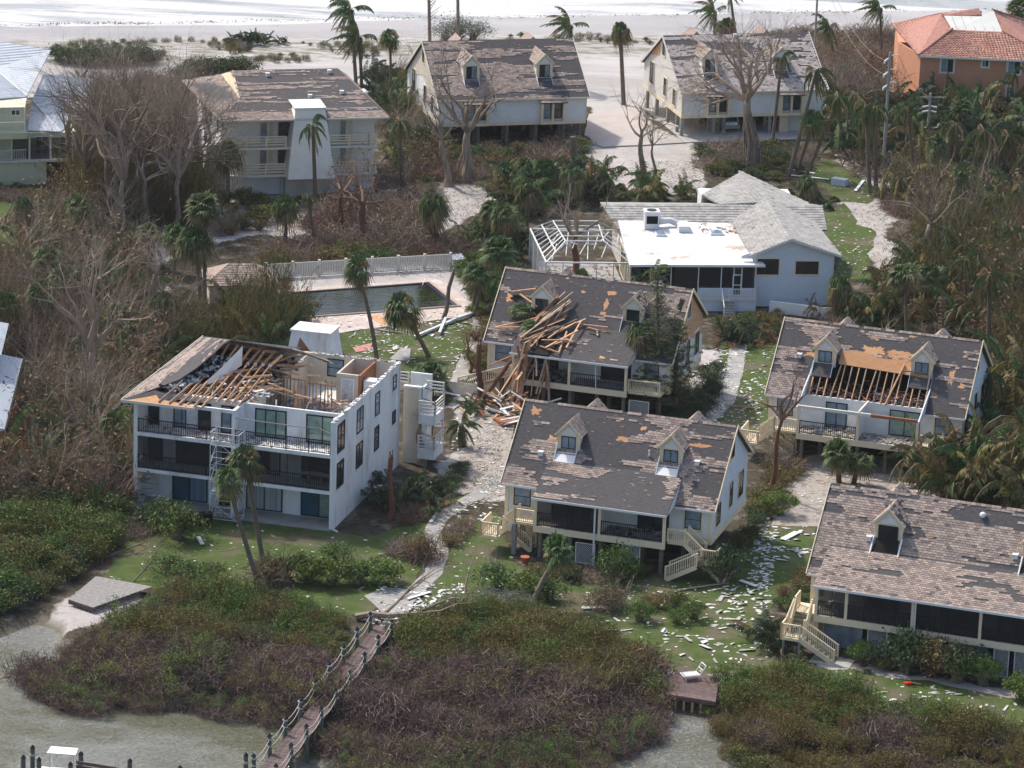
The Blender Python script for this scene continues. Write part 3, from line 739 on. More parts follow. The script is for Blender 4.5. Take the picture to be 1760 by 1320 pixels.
    for i, x in enumerate(P.get('rdormers', [PW / 2 - 3.8, PW / 2 + 3.8])):
        x += .4
        MB().prism([(x - 1.0, 10.3, 8.2), (x + 1.0, 10.3, 8.2), (x, 10.3, 9.2)], (0, -2.3, 0)).build('rear_dormer_roof', K['shingle_d'], h)
        for s in (-1, 1):
            mb = MB(); rnd = random.Random(seed + i)
            for j in range(6):
                for q in range(8):
                    if rnd.random() < .12: continue
                    A = V((x + s * 1.0, 10.3, 8.2)); B = V((x, 10.3, 9.2)); n_ = V((s * .7, 0, .7)); d0 = V((0, -2.3 * q / 8, 0)); d1 = V((0, -2.3 * (q + .93) / 8, 0))
                    mb.quad(A.lerp(B, j / 6) + d0 + n_ * .04, A.lerp(B, j / 6) + d1 + n_ * .04, A.lerp(B, (j + 1) / 6) + d1 + n_ * .02, A.lerp(B, (j + 1) / 6) + d0 + n_ * .02)
            mb.build('shingles', K['shingle'], h, kind='stuff')
    for (x0, x1, z0, z1) in P.get('lattice', []):
        mb = MB(); s_ = .16; k = int((x1 - x0 + z1 - z0) / s_)
        for i in range(k):
            t = i * s_
            a = (x0 + max(0, t - (z1 - z0)), z0 + min(t, z1 - z0)); b = (x0 + min(t, x1 - x0), z0 + max(0, t - (x1 - x0)))
            mb.bar((a[0], .30, a[1]), (b[0], .30, b[1]), .05, .015); mb.bar((x1 - (a[0] - x0), .32, a[1]), (x1 - (b[0] - x0), .32, b[1]), .05, .015)
        for a, b in (((x0, z0), (x1, z0)), ((x0, z1), (x1, z1)), ((x0, z0), (x0, z1)), ((x1, z0), (x1, z1))): mb.bar((a[0], .29, a[1]), (b[0], .29, b[1]), .07, .05)
        mb.build('lattice_panel', K['lattice'], h)
    return h, L, fr, zm

def cloudbias(items, base=0.0):
    """shingle cover by area: items (x, v, rx, rv, amount)"""
    def f(x, v):
        s = base
        for a, b, c, d, e in items:
            q = ((x - a) / c) ** 2 + ((v - b) / d) ** 2
            s += e * math.exp(-q)
        return s
    return f
# ---- C: the house in the middle
hC, LC, frC, zmC = stilt_house('stilt_house', 'central stilt house with mostly bare dark roof and small orange plywood spots', G(919, 914, 2.05)[:2], -17.2, -3.25, 12.6, 9.45, dict(
    seed=3, bias=cloudbias([(1.3, 3.0, 1.6, 1.5, .7), (8.9, 3.4, 1.6, 1.6, .7), (5, 2.9, 3, .6, .45), (-2.6, .3, 1.8, .9, 1.3), (11.5, .5, 1.8, .9, 1.0), (10.0, 1.6, .5, 1.8, .9), (8.3, 5.6, 2.2, .8, .5), (4, 6.5, 1.5, .5, .3)], -.42),
    pbias=cloudbias([(9.2, -1.5, .7, 1.5, .9), (4, -4.1, 4, .3, .45), (-2, 0, .5, 2, .5)], -.40),
    patches=[(1.0, 6.3, 1.0, .8, 1), (2.8, 4.2, .8, .5, 2), (3.6, 4.1, .4, .4, 3), (7.9, 4.9, 1.0, .5, 4), (9.2, 6.0, .5, .45, 5), (13.6, 5.2, 1.7, .4, 6), (7.2, 6.4, .5, .2, 7)],
    ppatch=[(1.5, .35, .45, .3, 8)], vents=[(2.3, 2.7, 'box'), (10.1, 3.8, 'pipe'), (13.7, 3.6, 'box')],
    screens=[(.1, 4.65)], doors=[(.5, 3.4, 'dark'), (6.9, 9.2, 'glass')], lattice=[(3.0, 4.4, .1, 1.6), (6.4, 7.7, .1, 1.9)], dk=dict(glass='glassb')))
balustrade_stair(hC, [(9.6, .55, 11.0, 2.2, 2.5), (12.1, .3, 13.3, 2.0, 1.35), (-1.7, .4, -.15, 2.1, 2.5), (-4.0, -.2, -2.6, 2.1, 1.35)], [((10.9, 1.0, 2.5), (12.2, 1.0, 1.4)), ((-1.6, .9, 2.5), (-2.8, .9, 1.4)), ((12.1, -.1, 1.35), (9.9, -.1, .1)), ((-2.6, 1.8, 1.35), (-.6, 1.8, .1))])
rail(hC, [(9.65, .5, 2.5), (10.9, .5, 2.5)], .95, 'cream', .15, .045, .09); rail(hC, [(12.2, .35, 1.35), (13.3, .35, 1.35), (13.3, 2.0, 1.35)], .95, 'cream', .15, .045, .09)
rail(hC, [(-1.6, .35, 2.5), (-.2, .35, 2.5)], .95, 'cream', .15, .045, .09); rail(hC, [(-2.7, -.15, 1.35), (-3.95, -.15, 1.35), (-3.95, 2.0, 1.35)], .95, 'cream', .15, .045, .09)
boxpart('pile', K['greywood'], hC, -1.8, .3, -.3, -1.5, .6, 2.3)
boxpart('downspout', K['alu'], hC, 4.35, -.12, .2, 4.47, -.025, 4.6)
scraps(hC, 160, 5.0, .3, 9.2, 2.1, 2.52, 8, ('dark', 'rubble', 'scrap'), .22, .15)
# ---- B: the house behind it, crushed by trees
hB, LB, frB, zmB = stilt_house('stilt_house', 'crushed stilt house with broken lumber and a snapped tree on its roof', G(880.5, 658.7, 2.05)[:2], -17.0, -3.1, 12.55, 9.3, dict(
    seed=11, gable='wood', bias=cloudbias([(10.2, 5.8, 2.2, 1.2, .62), (1.6, 5.3, 1.0, 1.3, .6), (-1.9, .3, 1.4, .5, .8), (4.6, 2.0, 1.6, .5, .25), (11.8, 4, 1.0, 3, .35)], -.50), pbias=cloudbias([], -.46),
    patches=[(1.1, 4.3, .9, .9, 1), (2.6, 3.6, .8, .5, 2), (9.2, 5.9, .9, .5, 3), (9.0, 4.8, .5, 1.3, 4), (9.0, 3.9, .6, .4, 5), (6.9, 5.7, .45, .3, 6), (14.6, 5.0, .6, .3, 7), (13.2, 6.3, .5, .5, 8), (5.3, 6.8, .3, .2, 9)],
    ppatch=[(7.4, .8, .6, .35, 2), (1.2, .4, 1.2, .3, 3), (6.6, 4.0, .5, .2, 5)], lattice=[(9.6, 11.2, .1, 1.8)], dk=dict(glass='glass', well='felt')))
MB().prism([(12.24, 5.2, 2.1), (12.24, 12.0, 2.1), (12.24, 12.0, 4.4), (12.24, 5.2, 5.3), (12.24, 2.5, 4.3), (12.24, 2.5, 2.1)], (.05, 0, 0)).build('torn_siding', K['white'], hB)
win(hB, TR(12.29), 7.0, 8.0, 3.0, 5.0, 'glass', 'black', .06, 0, 1, trim='offwhite'); win(hB, TR(12.29), 9.6, 10.9, 3.2, 5.0, 'glass', 'black', .06, 1, trim='offwhite'); win(hB, TR(12.27), 6.9, 7.8, 7.0, 8.3, 'glassb', 'black', .06, 0, trim='offwhite')
rail(hB, [(-.2, .3, 2.5), (-2.4, .3, 1.7), (-4.6, .3, .9)], .95, 'cream', .16, .05, .09); rail(hB, [(9.5, .3, 2.5), (12.0, .3, 2.5)], .95, 'cream', .16, .05, .09)
boxpart('landing', K['cream'], hB, 9.45, .35, 2.3, 12.1, 2.2, 2.48)
patch(hB, frB, 3.7, 3.2, 2.2, 2.2, 41, 'dark', 'roof_hole_shade', .055); patch(hB, frB, 1.6, 4.4, 1.0, .7, 42, 'dark', 'roof_hole_shade', .055); patch(hB, frB, 15.0, 5.6, .5, 1.3, 43, 'dark', 'roof_hole_shade', .055)  # near-black patches on the roof stand for the shade inside torn holes
MB().prism([(.6, -.28, 4.76), (2.9, -.28, 4.76), (3.3, 1.2, 5.35), (2.7, 2.6, 5.9), (1.0, 3.2, 6.1), (.2, 2.0, 5.65), (.9, .9, 5.2)], (0, 0, .06)).build('roof_hole_shade', K['dark'], hB)  # dark sheet on the porch roof, hole shade put into its colour
scraps(hB, 200, .3, .4, 4.5, 2.1, 2.52, 9, ('dark', 'rubble', 'scrap', 'woodd'), .4, .8)
MB().bar((6.9, -.02, 2.6), (6.8, -.02, 4.5), .07).build('loose_pole', K['alu'], hB)
# ---- D: the house on the right with its porch roof torn open
def dbias(x, v): return cloudbias([(-2.3, 1.0, 1.5, 2.0, 1.4), (.8, 5.9, 1.3, 1.0, .4), (8.5, 5.5, 1.3, 1.2, .5), (-2, 4.2, 1.2, .6, .5), (10.8, 3, 1.6, 2.6, .25), (4.5, 6.3, 2.4, .5, .3)], -.36)(x, v)
hD, LD, frD, zmD = stilt_house('stilt_house', 'right hand stilt house, porch roof ripped open to the rafters, orange plywood patches', G(1370, 754, 2.05)[:2], -17.0, -3.15, 12.5, 9.25, dict(
    seed=21, bias=dbias, porch_roof=0, keep=lambda x, y: not (-.2 < x < 9.4 and y < 4.75), porch_beam=0,
    deckpoly=[(0, 0), (2.95, 0), (2.95, 3.75), (12.5, 3.75), (12.5, 0), (15.65, 0), (15.65, 7.19), (0, 7.19)],
    patches=[(2.6, 6.7, 1.9, .5, 1), (2.9, 6.0, 1.8, .6, 2), (3.1, 5.3, 1.2, .5, 3), (2.8, 4.1, 1.2, .4, 4), (7.3, 6.3, .9, .5, 5), (10.2, 6.8, .7, .25, 6), (7.4, 5.1, 2.3, .9, 7), (9.6, 5.0, 2.4, 1.0, 8), (6.0, 4.4, 1.0, .6, 12), (8.0, 4.6, 1.4, .5, 13), (13.9, 3.6, .5, 1.6, 9), (14.9, 2.9, .8, .5, 10), (14.6, 5.6, .4, .3, 11)],
    vents=[(1.9, 3.7, 'box')], rails=[(0, 4.6)], doors=[(1.6, 3.3, 'glassb'), (6.6, 9.0, 'glassg')], dk=dict(glass='glassb', well='felt'), gable='paleblue'))
MB().prism([(1.9, 4.55, zmD(4.55) + .02), (9.1, 4.3, zmD(4.3) + .02), (9.1, 5.1, zmD(5.1) + .03), (7, 5.35, zmD(5.35) + .03), (5, 5.2, zmD(5.2) + .03), (3, 5.6, zmD(5.6) + .03), (1.9, 5.4, zmD(5.4) + .03)], (0, 0, .03)).build('bare_plywood', K['ply'], hD)
for i in range(17):
    x = .2 + i * .56
    MB().bar((x, 2.35, 4.95), (x + (.3 if i % 5 == 3 else 0), 5.2, zmD(5.2) - .14), .07, .2).build('rafter', K['woodd' if i % 2 else 'wood'], hD)
for i in range(10):
    x = .6 + i * .92; MB().bar((x, 2.4, 4.75), (x, 6.0, 4.78), .05, .15).build('joist', K['woodd'], hD)
boxpart('attic_floor', K['dark'], hD, .0, 2.5, 4.55, 9.25, 8.0, 4.62); boxpart('attic_back', K['dark'], hD, .0, 6.6, 4.6, 9.25, 6.7, 8.3)  # near-black sheets, the shade of the open attic put into their colour
for x in (-.18, 9.3): MB().prism([(x, -.2, 4.5), (x, -.2, 4.66), (x, 3.7, 6.2), (x, 5.0, 7.2), (x, 5.0, 4.5)], (.1, 0, 0)).build('side_wall', K['paleblue'], hD)
boxpart('wall_head', K['siding'], hD, .0, 2.28, 4.3, 9.25, 2.42, 4.95)
boxpart('porch_beam', K['offwhite'], hD, -.1, -.03, 4.5, 5.6, .15, 4.74); boxpart('porch_beam', K['copper'], hD, 5.62, -.03, 4.5, 9.35, .15, 4.72)
MB().bar((4.65, .1, 4.75), (4.9, 2.3, 5.0), .14, .14).build('porch_beam', K['offwhite'], hD)
scraps(hD, 260, .3, 2.6, 9.0, 6.0, 4.72, 31, ('dark', 'woodd', 'rubble', 'insul'), .3, .7); scraps(hD, 130, 5.0, 2.6, 9.0, 4.4, 4.9, 32, ('insul', 'insul', 'insulw', 'wood'), .25, .6)
scraps(hD, 260, .2, .2, 9.1, 2.1, 2.52, 33, ('scrap', 'rubble', 'woodd', 'sandslab'), .26, .1)
MB().bar((6.2, 2.2, 4.9), (7.0, 4.9, 7.5), .09, .14).build('leaning_stud', K['wood'], hD); MB().bar((7.0, 4.2, 7.2), (8.5, 4.2, 7.2), .1, .1).build('leaning_stud', K['woodd'], hD)
balustrade_stair(hD, [(-2.0, .3, -.15, 2.2, 2.5), (-4.4, -.3, -3.0, 2.1, 1.35), (9.5, .4, 11.2, 2.2, 2.5)], [((-1.9, .8, 2.5), (-3.2, .8, 1.4)), ((-3.0, 1.8, 1.35), (-.6, 1.8, .1))])
rail(hD, [(-1.9, .25, 2.5), (-.15, .25, 2.5)], .95, 'cream', .15, .05, .09); rail(hD, [(-3.0, -.3, 1.35), (-4.4, -.3, 1.35), (-4.4, 2.0, 1.35)], .95, 'cream', .15, .05, .09); rail(hD, [(9.5, .3, 2.5), (11.2, .3, 2.5)], .95, 'cream', .15, .05, .09)
# ---- E: the house at the lower right, shingled
hE, LE, frE, zmE = stilt_house('stilt_house', 'lower right stilt house with most pinkish shingles left and a long screened porch', G(1401, 1068, 2.05)[:2], -18.4, -1.25, 23.5, 21.5, dict(
    seed=31, yb=12.3, bias=cloudbias([(13, 6.4, 3, 1.1, -.5), (5.2, 4.6, 2.3, .5, -.45), (10, 4.3, 2.0, .5, -.35), (1.5, 6.6, 1.5, .7, -.3), (3.4, 5.6, .7, .8, -.35)], .36),
    pbias=cloudbias([(13, -2.5, 2.0, .5, -.45), (10.5, -2.2, 1.4, .3, -.4), (.4, -3.0, 1.2, .35, -.5)], .36),
    patches=[(7.6, 4.3, .9, .5, 1), (14.9, 5.6, 1.5, .9, 2)], vents=[(3.6, 3.2, 'box'), (10.8, 6.2, 'dome'), (14.3, 4.1, 'box'), (13.6, 3.4, 'box')],
    dormers=[3.6, 13.8, 20], dk=dict(tall=True, ins='siding', w=1.95), rdormers=[2.6, 12.4, 20],
    posts=[0, 2.05, 6.6, 11.2, 15.8, 20.4], fins=[6.6, 15.8], bays=[(-.6, -.1)], screens=[(.1, 2.0), (2.15, 6.5), (6.7, 11.1), (11.3, 15.7)], rails=[(0, 2.05), (2.05, 6.6), (6.6, 11.2), (11.2, 15.8), (15.8, 20.4)],
    doors=[(2.8, 5.2, 'glass'), (8.0, 10.6, 'glass'), (12, 14.5, 'glass')], lattice=[(3.6, 4.9, -.2, 2.0), (12.2, 13.2, 0, 1.9), (13.6, 16.0, -.1, 1.95), (7.7, 9.0, 0, 1.6)]))
balustrade_stair(hE, [(-1.6, .2, -.05, 2.0, 2.5), (-1.8, -2.1, -.5, -.9, 1.4)], [((-.9, .2, 2.5), (-.9, -.95, 1.45)), ((-.5, -1.5, 1.4), (1.9, -1.5, 0.05))])
rail(hE, [(-1.55, 1.6, 2.5), (-1.55, .2, 2.5), (-1.75, -1.0, 1.4), (-1.75, -2.1, 1.4), (-.5, -2.1, 1.4)], .95, 'cream', .15, .05, .09)
for x, y in ((-1.7, -2.0), (-.6, -2.0), (-1.6, .4)): boxpart('pile', K['greywood'], hE, x, y, -.3, x + .16, y + .16, 1.25)
boxpart('garage_door', K['glassb'], hE, .3, 1.2, 0, 3.0, 1.3, 1.9); boxpart('garage_door', K['glassb'], hE, 9.2, 1.2, 0, 11.6, 1.3, 1.9)
boxpart('slab', K['sandslab'], hE, .3, -2.4, 0, 3.1, -.9, .05); boxpart('downspout', K['alu'], hE, 6.75, -.12, .2, 6.85, -.03, 4.6)
# round white patio table and chair behind the screen
mb = MB(); mb.tube([(1.0, .9, 3.2), (1.0, .9, 3.25)], [.45, .45], 14); mb.tube([(1, .9, 2.5), (1, .9, 3.2)], [.05, .05], 6)
for a in range(3): mb.bar((1, .9, 2.9), (1 + .35 * math.cos(a * 2.1), .9 + .35 * math.sin(a * 2.1), 2.5), .05)
TT = thing('patio_table', 'round white patio table behind the screen of the lower right porch', 'table', tuple(LE.O), LE.a); mb.build('table_frame', K['white2'], TT)

# ---------------------------------------------------------------- A: white three storey condominium, roof torn off
def condoA():
    L = Loc(G(229, 869)[:2], -15.2); h = thing('apartment_building', 'white three storey condominium with its roof torn off and rafters bare', 'building', tuple(L.O), L.a)
    FOOT.append((L, -1, -.8, 19.5, 21)); W_, D_ = 15.3, 16.0; z1, z2, zt = 2.85, 5.6, 8.2
    boxpart('patio_slab', K['conc'], h, .02, -.25, 0, W_ - .02, 2.1, .1)
    for z in (z1, z2):
        boxpart('floor_slab', K['white'], h, .02, -.02, z - .14, W_ - .02, D_ - .3, z + .12)
    boxpart('side_wall', K['white'], h, 0, 0, 0, .3, 2.3, zt); boxpart('side_wall', K['white'], h, 0, 2.3, 0, .3, D_, zt - .05)
    boxpart('party_wall', K['white'], h, 7.52, .0, 0, 7.78, 2.1, zt)
    boxpart('end_wall', K['white'], h, W_ - .25, 0, 0, W_, D_, zt)
    boxpart('rear_wall', K['white'], h, .3, D_ - .25, 0, 7.7, D_, zt - .1); boxpart('rear_wall', K['beige'], h, 7.7, D_ - .25, z2, W_ - .25, D_, zt - .02); boxpart('rear_wall', K['white'], h, 7.7, D_ - .24, 0, W_ - .25, D_ + .01, z2)
    for a, b in ((.1, z1 - .14), (z1 + .12, z2 - .14), (z2 + .12, zt - .02)):
        boxpart('recessed_wall', K['white'], h, .3, 2.1, a, W_ - .25, 2.3, b)
    F = TF(2.1)
    spec = {0: [(2.25, 5.0, .15, 2.25, ['teal', 'drape']), (5.9, 7.4, .15, 2.25, ['dark']), (8.0, 10.8, .15, 2.25, ['blind', 'blind']), (12.2, 15.0, .15, 2.3, ['teal', 'lf'])],
            1: [(.35, 1.5, .1, 2.3, ['glass']), (2.5, 5.3, .1, 2.3, ['glass', 'glass']), (6.1, 7.5, .1, 2.3, ['dark']), (8.1, 10.6, .1, 2.3, ['drape', 'dark', 'blind']), (12.2, 15.0, .1, 2.3, ['dark', 'glass'])],
            2: [(.35, 1.2, .1, 2.2, ['glass']), (2.3, 5.2, .1, 2.2, ['glassb', 'insulw', 'glass']), (6.0, 7.5, .1, 2.2, ['glassb', 'glass']), (8.6, 11.0, .15, 2.3, ['glassg', 'glassg', 'glassg']), (12.5, 15.0, .15, 2.3, ['glassg', 'glassg'])]}
    for s, z in ((0, 0.0), (1, z1 + .02), (2, z2 + .02)):
        for a, b, c, d, g in spec[s]:
            g = [('glassg' if q == 'lf' else q) for q in g]
            win(h, F, a, b, z + c, z + d, g, 'black', .09, len(g) - 1, name='sliding_door')
    for z in (z1, z2):
        rail(h, [(.32, .06, z + .12), (7.5, .06, z + .12)], 1.02, 'black', .14, .035, .06); rail(h, [(7.8, .06, z + .12), (W_ - .27, .06, z + .12)], 1.02, 'black', .14, .035, .06)
    for z in (z1, z2):
        for x in (1.9, 3.7, 5.6, 9.9, 11.8, 13.5):
            if z == z2 and x > 7 : continue
            MB().bar((x, .03, z + .12), (x, .03, z + 2.5), .05).build('screen_frame', K['black'], h)
    for a, b in ((.32, 7.5), (7.8, W_ - .27)):
        MB().box(a, .005, z1 + .14, b, .01, z2 - .16).build('screen_panel', K['screena'], h)
    MB().bar((7.8, .0, zt - .55), (12.6, .0, zt - .62), .06).bar((12.6, 0, zt - .62), (14.2, 0, zt - .55), .05).bar((14.2, 0, zt - .55), (15.1, 0, zt - .9), .05).build('bent_screen_frame', K['greywood'], h)
    for x in (11.7, 13.4): MB().bar((x, .0, z2 + .1), (x, .0, zt - .6), .05).build('screen_frame', K['black'], h)
    T = TR(W_)
    for (a, b, c, d, hm, g) in ((.8, 2.4, 5.6, 7.75, 1, 'glass'), (.8, 2.35, 2.9, 4.85, 1, 'glass'), (5.3, 6.8, 5.7, 7.55, 1, 'glassb'), (5.3, 6.8, 3.0, 4.85, 1, 'glass'), (9.7, 10.8, 5.75, 7.5, 1, 'glassb'), (9.7, 10.8, 3.0, 4.85, 1, 'glass'), (14.1, 14.9, 6.5, 7.6, 1, 'glassb'), (14.1, 14.9, 3.8, 4.8, 1, 'glass')):
        win(h, T, a, b, c, d, g, 'black', .07, 0 if b - a < 1.2 else 1, hm)
        MB().prism([T(a - .1, 0, c - .14), T(b + .1, 0, c - .14), T(b + .1, 0, c - .03), T(a - .1, 0, c - .03)], (.1, 0, 0)).build('sill', K['white'], h)
    MB().bar((W_ + .05, .1, .1), (W_ + .05, .1, zt), .1).bar((W_ + .05, .05, .1), (W_ + .5, -.2, .06), .1).build('downspout', K['white'], h)
    MB().bar((W_ + .04, 15.6, .1), (W_ + .04, 15.6, zt - .3), .09).bar((W_ + .04, 15.8, .1), (W_ + .04, 15.8, zt - .1), .05).build('downspout', K['galv'], h)
    boxpart('eave_beam', K['white'], h, -.1, -.05, zt - .22, 7.78, .14, zt + .03); boxpart('wall_head', K['white'], h, .3, 2.05, zt - .35, 7.6, 2.4, zt + .05)
    # jagged white parapet crumbs along the wall heads
    rnd = random.Random(4); mb = MB()
    for i in range(150):
        y = rnd.uniform(0, D_); x = W_ - rnd.uniform(.0, .25); s = rnd.uniform(.03, .1); mb.box(x - s, y - s, zt - .01, x + s, y + s * 2, zt + rnd.uniform(.01, .08), rnd.randrange(2))
    for i in range(60):
        x = rnd.uniform(7.8, 15); y = D_ - rnd.uniform(.02, .24); s = rnd.uniform(.02, .08); mb.box(x - s, y - s, zt - .05, x + s, y + s, zt + rnd.uniform(.0, .09), rnd.randrange(2))
    mb.build('broken_plaster', [K['white'], K['greywood']], h, kind='stuff')
    for i in range(12):
        x = 8.2 + i * .58; MB().bar((x, D_ - .12, zt - .05), (x + rnd.uniform(-.05, .05), D_ - .12, zt + .3), .02).build('anchor_strap', K['woodd'], h)
    # interior of the open top floor
    f = z2 + .12
    boxpart('partition', K['beige'], h, 7.7, 2.3, f, 7.88, 6.6, zt - .05)
    boxpart('partition', K['beige'], h, 8.0, 10.2, f, 8.1, D_ - .3, zt - .1)
    boxpart('closet_wall', K['beige'], h, 11.6, 11.8, f, 13.3, 12.0, zt - .1); boxpart('closet_wall', K['beige'], h, 11.6, 12.0, f, 11.75, D_ - .26, zt - .1); boxpart('closet_wall', K['copper'], h, 13.3, 11.8, f, 13.45, D_ - .26, zt - .1)
    win(h, TF(11.79), 11.95, 13.0, f + .05, f + 2.05, 'insulw', 'alu', .1, 0, name='door')
    win(h, TF(D_ - .26), 9.6, 10.9, f + .8, f + 2.2, 'glassb', 'black', .07, 0, 1)
    boxpart('air_handler', K['alu'], h, 13.6, 12.2, f, 14.6, 13.2, f + 1.9)
    for i in range(16):
        y = 6.7 + i * .3; MB().bar((7.8, y, f), (7.8 + rnd.uniform(-.05, .05), y, zt - .1 - rnd.random() * .3), .06, .12).build('stud', K['woodd' if i % 3 else 'greywood'], h)
    for i in range(14):
        x = 8.0 + i * .3; MB().bar((x, 9.9, f), (x + rnd.uniform(-.1, .1), 9.9, zt - rnd.random() * .5), .06, .12).build('stud', K['wood' if i % 3 == 0 else 'woodd'], h)
    for i in range(9):
        y = 6.8 + i * .36; MB().bar((10.0, y, f), (10.0 + rnd.uniform(-.15, .1), y, zt - rnd.random() * .9), .06, .12).build('stud', K['wood' if i % 2 == 0 else 'woodd'], h)
    MB().bar((7.9, 9.9, 7.9), (12.0, 9.8, 7.8), .07, .1).bar((10.0, 6.8, 7.7), (11.4, 6.7, 7.6), .08).bar((10.6, 6.8, 6), (11.3, 7.0, 7.7), .07).build('top_plate', K['wood'], h)
    mb = MB(); mb.tube([(9.3, 3.6, f), (9.3, 3.6, f + .5), (9.6, 3.8, f + .8), (9.6, 3.8, f + 2.4)], [.06] * 4, 8); mb.build('white_pipe', K['white2'], h)
    MB().box(10.4, 4.0, f, 11.6, 4.8, f + .4).build('bathtub', K['insulw'], h)
    scraps(h, 420, 8.2, 2.6, 14.9, 11.5, f, 41, ('insulw', 'beige', 'scrap', 'scrap', 'wood'), .4, .6); scraps(h, 200, 10, 8.0, 14.8, 11.6, f + .1, 42, ('insul', 'beige', 'insul', 'rubble'), .3, .8)
    scraps(h, 170, 11.0, 5.0, 14.8, 11.0, f + .1, 45, ('scrap', 'beige', 'rubble'), .5, .6); scraps(h, 200, .5, 2.5, 7.6, 9, f + .2, 43, ('rubble', 'dark', 'insulw'), .4, 1.2)
    scraps(h, 240, .4, .2, 15.0, 2.0, z2 + .13, 44, ('rubble', 'scrap'), .2, .08, 'litter')
    # roof that is left: western hip sheet, front corner, ridge and rear slope
    c0, c1, pk = V((-.7, -.6, zt)), V((-.7, 16.7, zt)), V((4.6, 7.9, 11.0))
    edge = [V((4.35, 7.0, 10.9)), V((4.0, 5.6, 10.45)), V((3.3, 4.2, 9.75)), V((2.5, 2.6, 9.2)), V((1.2, 1.0, 8.8)), V((.2, .05, 8.45))]
    mb = MB(); P = [c0, c1, pk] + edge
    cn = V((1.0, 6.5, 9.15))
    for i in range(len(P)):
        a, b = P[i], P[(i + 1) % len(P)]; mb.prism([cn, b, a], (0, 0, -.12))
    mb.build('hip_sheet', K['felt'], h)
    U = V((0, -1, 0)); Vv = V((5.3, 0, 2.8)).normalized(); N = V((-2.8, 0, 5.3)).normalized(); O = V((-.7, 16.7, zt)); mb = MB(); rr = random.Random(5)
    def zsurf(x, y):   # distance above the facets
        for i in range(len(P)):
            a, b = P[i], P[(i + 1) % len(P)]
            d = (b.x - a.x) * (cn.y - a.y) - (b.y - a.y) * (cn.x - a.x)
            if abs(d) < 1e-9: continue
            w1 = ((x - a.x) * (cn.y - a.y) - (y - a.y) * (cn.x - a.x)) / d; w2 = ((b.x - a.x) * (y - a.y) - (b.y - a.y) * (x - a.x)) / d
            if w1 >= -.001 and w2 >= -.001 and w1 + w2 <= 1.001: return a.z + w1 * (b.z - a.z) + w2 * (cn.z - a.z)
        return None
    for j in range(32):
        v = j * .18
        for i in range(54):
            u = i * .33 - (j % 2) * .16; p = O + U * u + Vv * v; q = O + U * (u + .31) + Vv * (v + .18)
            za, zb = zsurf(p.x, p.y), zsurf(q.x, q.y); zc, zd_ = zsurf(q.x, p.y), zsurf(p.x, q.y)
            if None in (za, zb, zc, zd_): continue
            n_ = nz(u * .15, v * .9, 1, 6) + rr.gauss(0, .06) + (-.25 if (v > 2.0 and 3 < u < 15) else .3)
            if n_ < -.12: continue
            mb.quad((p.x, p.y, za + .04), (p.x, q.y, zd_ + .04), (q.x, q.y, zb + .02), (q.x, p.y, zc + .02), 1 if rr.random() < .15 else 0)
    mb.build('shingles', [K['shingle'], K['shingle_d']], h, kind='stuff')
    MB().prism([c0 + V((0, 0, .02)), V((.2, .05, 8.45)), V((1.3, .9, 8.75)), V((2.2, .9, 8.55)), V((2.6, .3, 8.35)), V((3.2, -.3, 8.28)), V((3.3, -.6, zt))], (0, 0, -.1)).build('front_roof_scrap', K['felt'], h)
    MB().prism([V((-.3, -.62, zt + .02)), V((.9, -.1, 8.42)), V((1.6, .35, 8.55)), V((2.0, -.1, 8.4)), V((3.6, -.2, 8.33)), V((4.8, -.35, 8.28)), V((4.9, -.62, zt + .02))], (0, 0, .03)).build('bare_plywood', K['ply'], h)
    MB().bar((-.75, -.66, zt - .03), (4.9, -.66, zt - .03), .05, .2).build('eave_board', K['offwhite'], h); MB().bar((-.76, -.6, zt - .03), (-.76, 16.7, zt - .03), .05, .2).build('eave_board', K['offwhite'], h)
    rk = V((9.3, 8.2, 10.7))
    MB().prism([pk, rk, V((9.6, 10.5, 9.7)), V((8.4, 12.4, 9.3)), V((7.2, 14.2, 8.8)), V((7.4, 16.7, zt)), c1], (0, 0, -.12)).build('rear_roof', K['felt'], h)
    mb = MB(); mb.prism([V((8.0, 8.9, 10.5)), V((10.0, 8.5, 10.5)), V((11.8, 9.4, 9.7)), V((11.4, 10.4, 9.5)), V((9.6, 10.2, 9.9)), V((8.2, 10.6, 9.7))], (0, 0, -.08)); mb.build('torn_roof_flap', K['shingle_d'], h)
    mb = MB()
    for i in range(150):
        t = rr.random(); x = 7.8 + 3.9 * rr.random(); y = 8.9 + 1.2 * rr.random() + (x - 8) * .1; z = 10.52 - (x - 8.6) * .27 * (x > 8.6) - (y - 8.9) * .32 + .03
        a = rr.uniform(-.4, .4); mb.quad((x, y, z), (x + .3, y + .1 * a, z + .01), (x + .3, y + .16, z), (x, y + .16, z + .01))
    mb.build('shingles', K['shingle_d'], h, kind='stuff')
    # trusses
    for i in range(9):
        x = 3.0 + i * .58; yb = -.55 + (.0 if i < 5 else 1.7); m_ = K['wood']
        a = V((x, yb, zt + .05)); b = V((x + .12, 7.7, 9.25 + .02 * i)); MB().bar(a, b, .05, .14).build('truss_chord', m_, h)
        MB().bar((x, yb + .3, zt + .06), (x, 8.0, zt + .12), .05, .12).build('truss_tie', K['woodd'], h)
        c = b + V((.35 + .12 * (i % 3), 1.0, 1.25 - .08 * i))
        MB().bar(b, c, .06, .22).build('truss_chord', m_, h)
        if i < 7: MB().bar(c, c + V((.1, 2.4, -.7)), .05, .16).build('truss_chord', m_, h)
        for k in range(4):
            t = .18 + k * .2; p = a.lerp(b, t); q = V((x, yb + (8 - yb) * (t + (.1 if k % 2 else -.08)), zt + .12)); MB().bar(p, q, .04, .09).build('truss_web', K['wood' if k % 2 else 'woodd'], h)
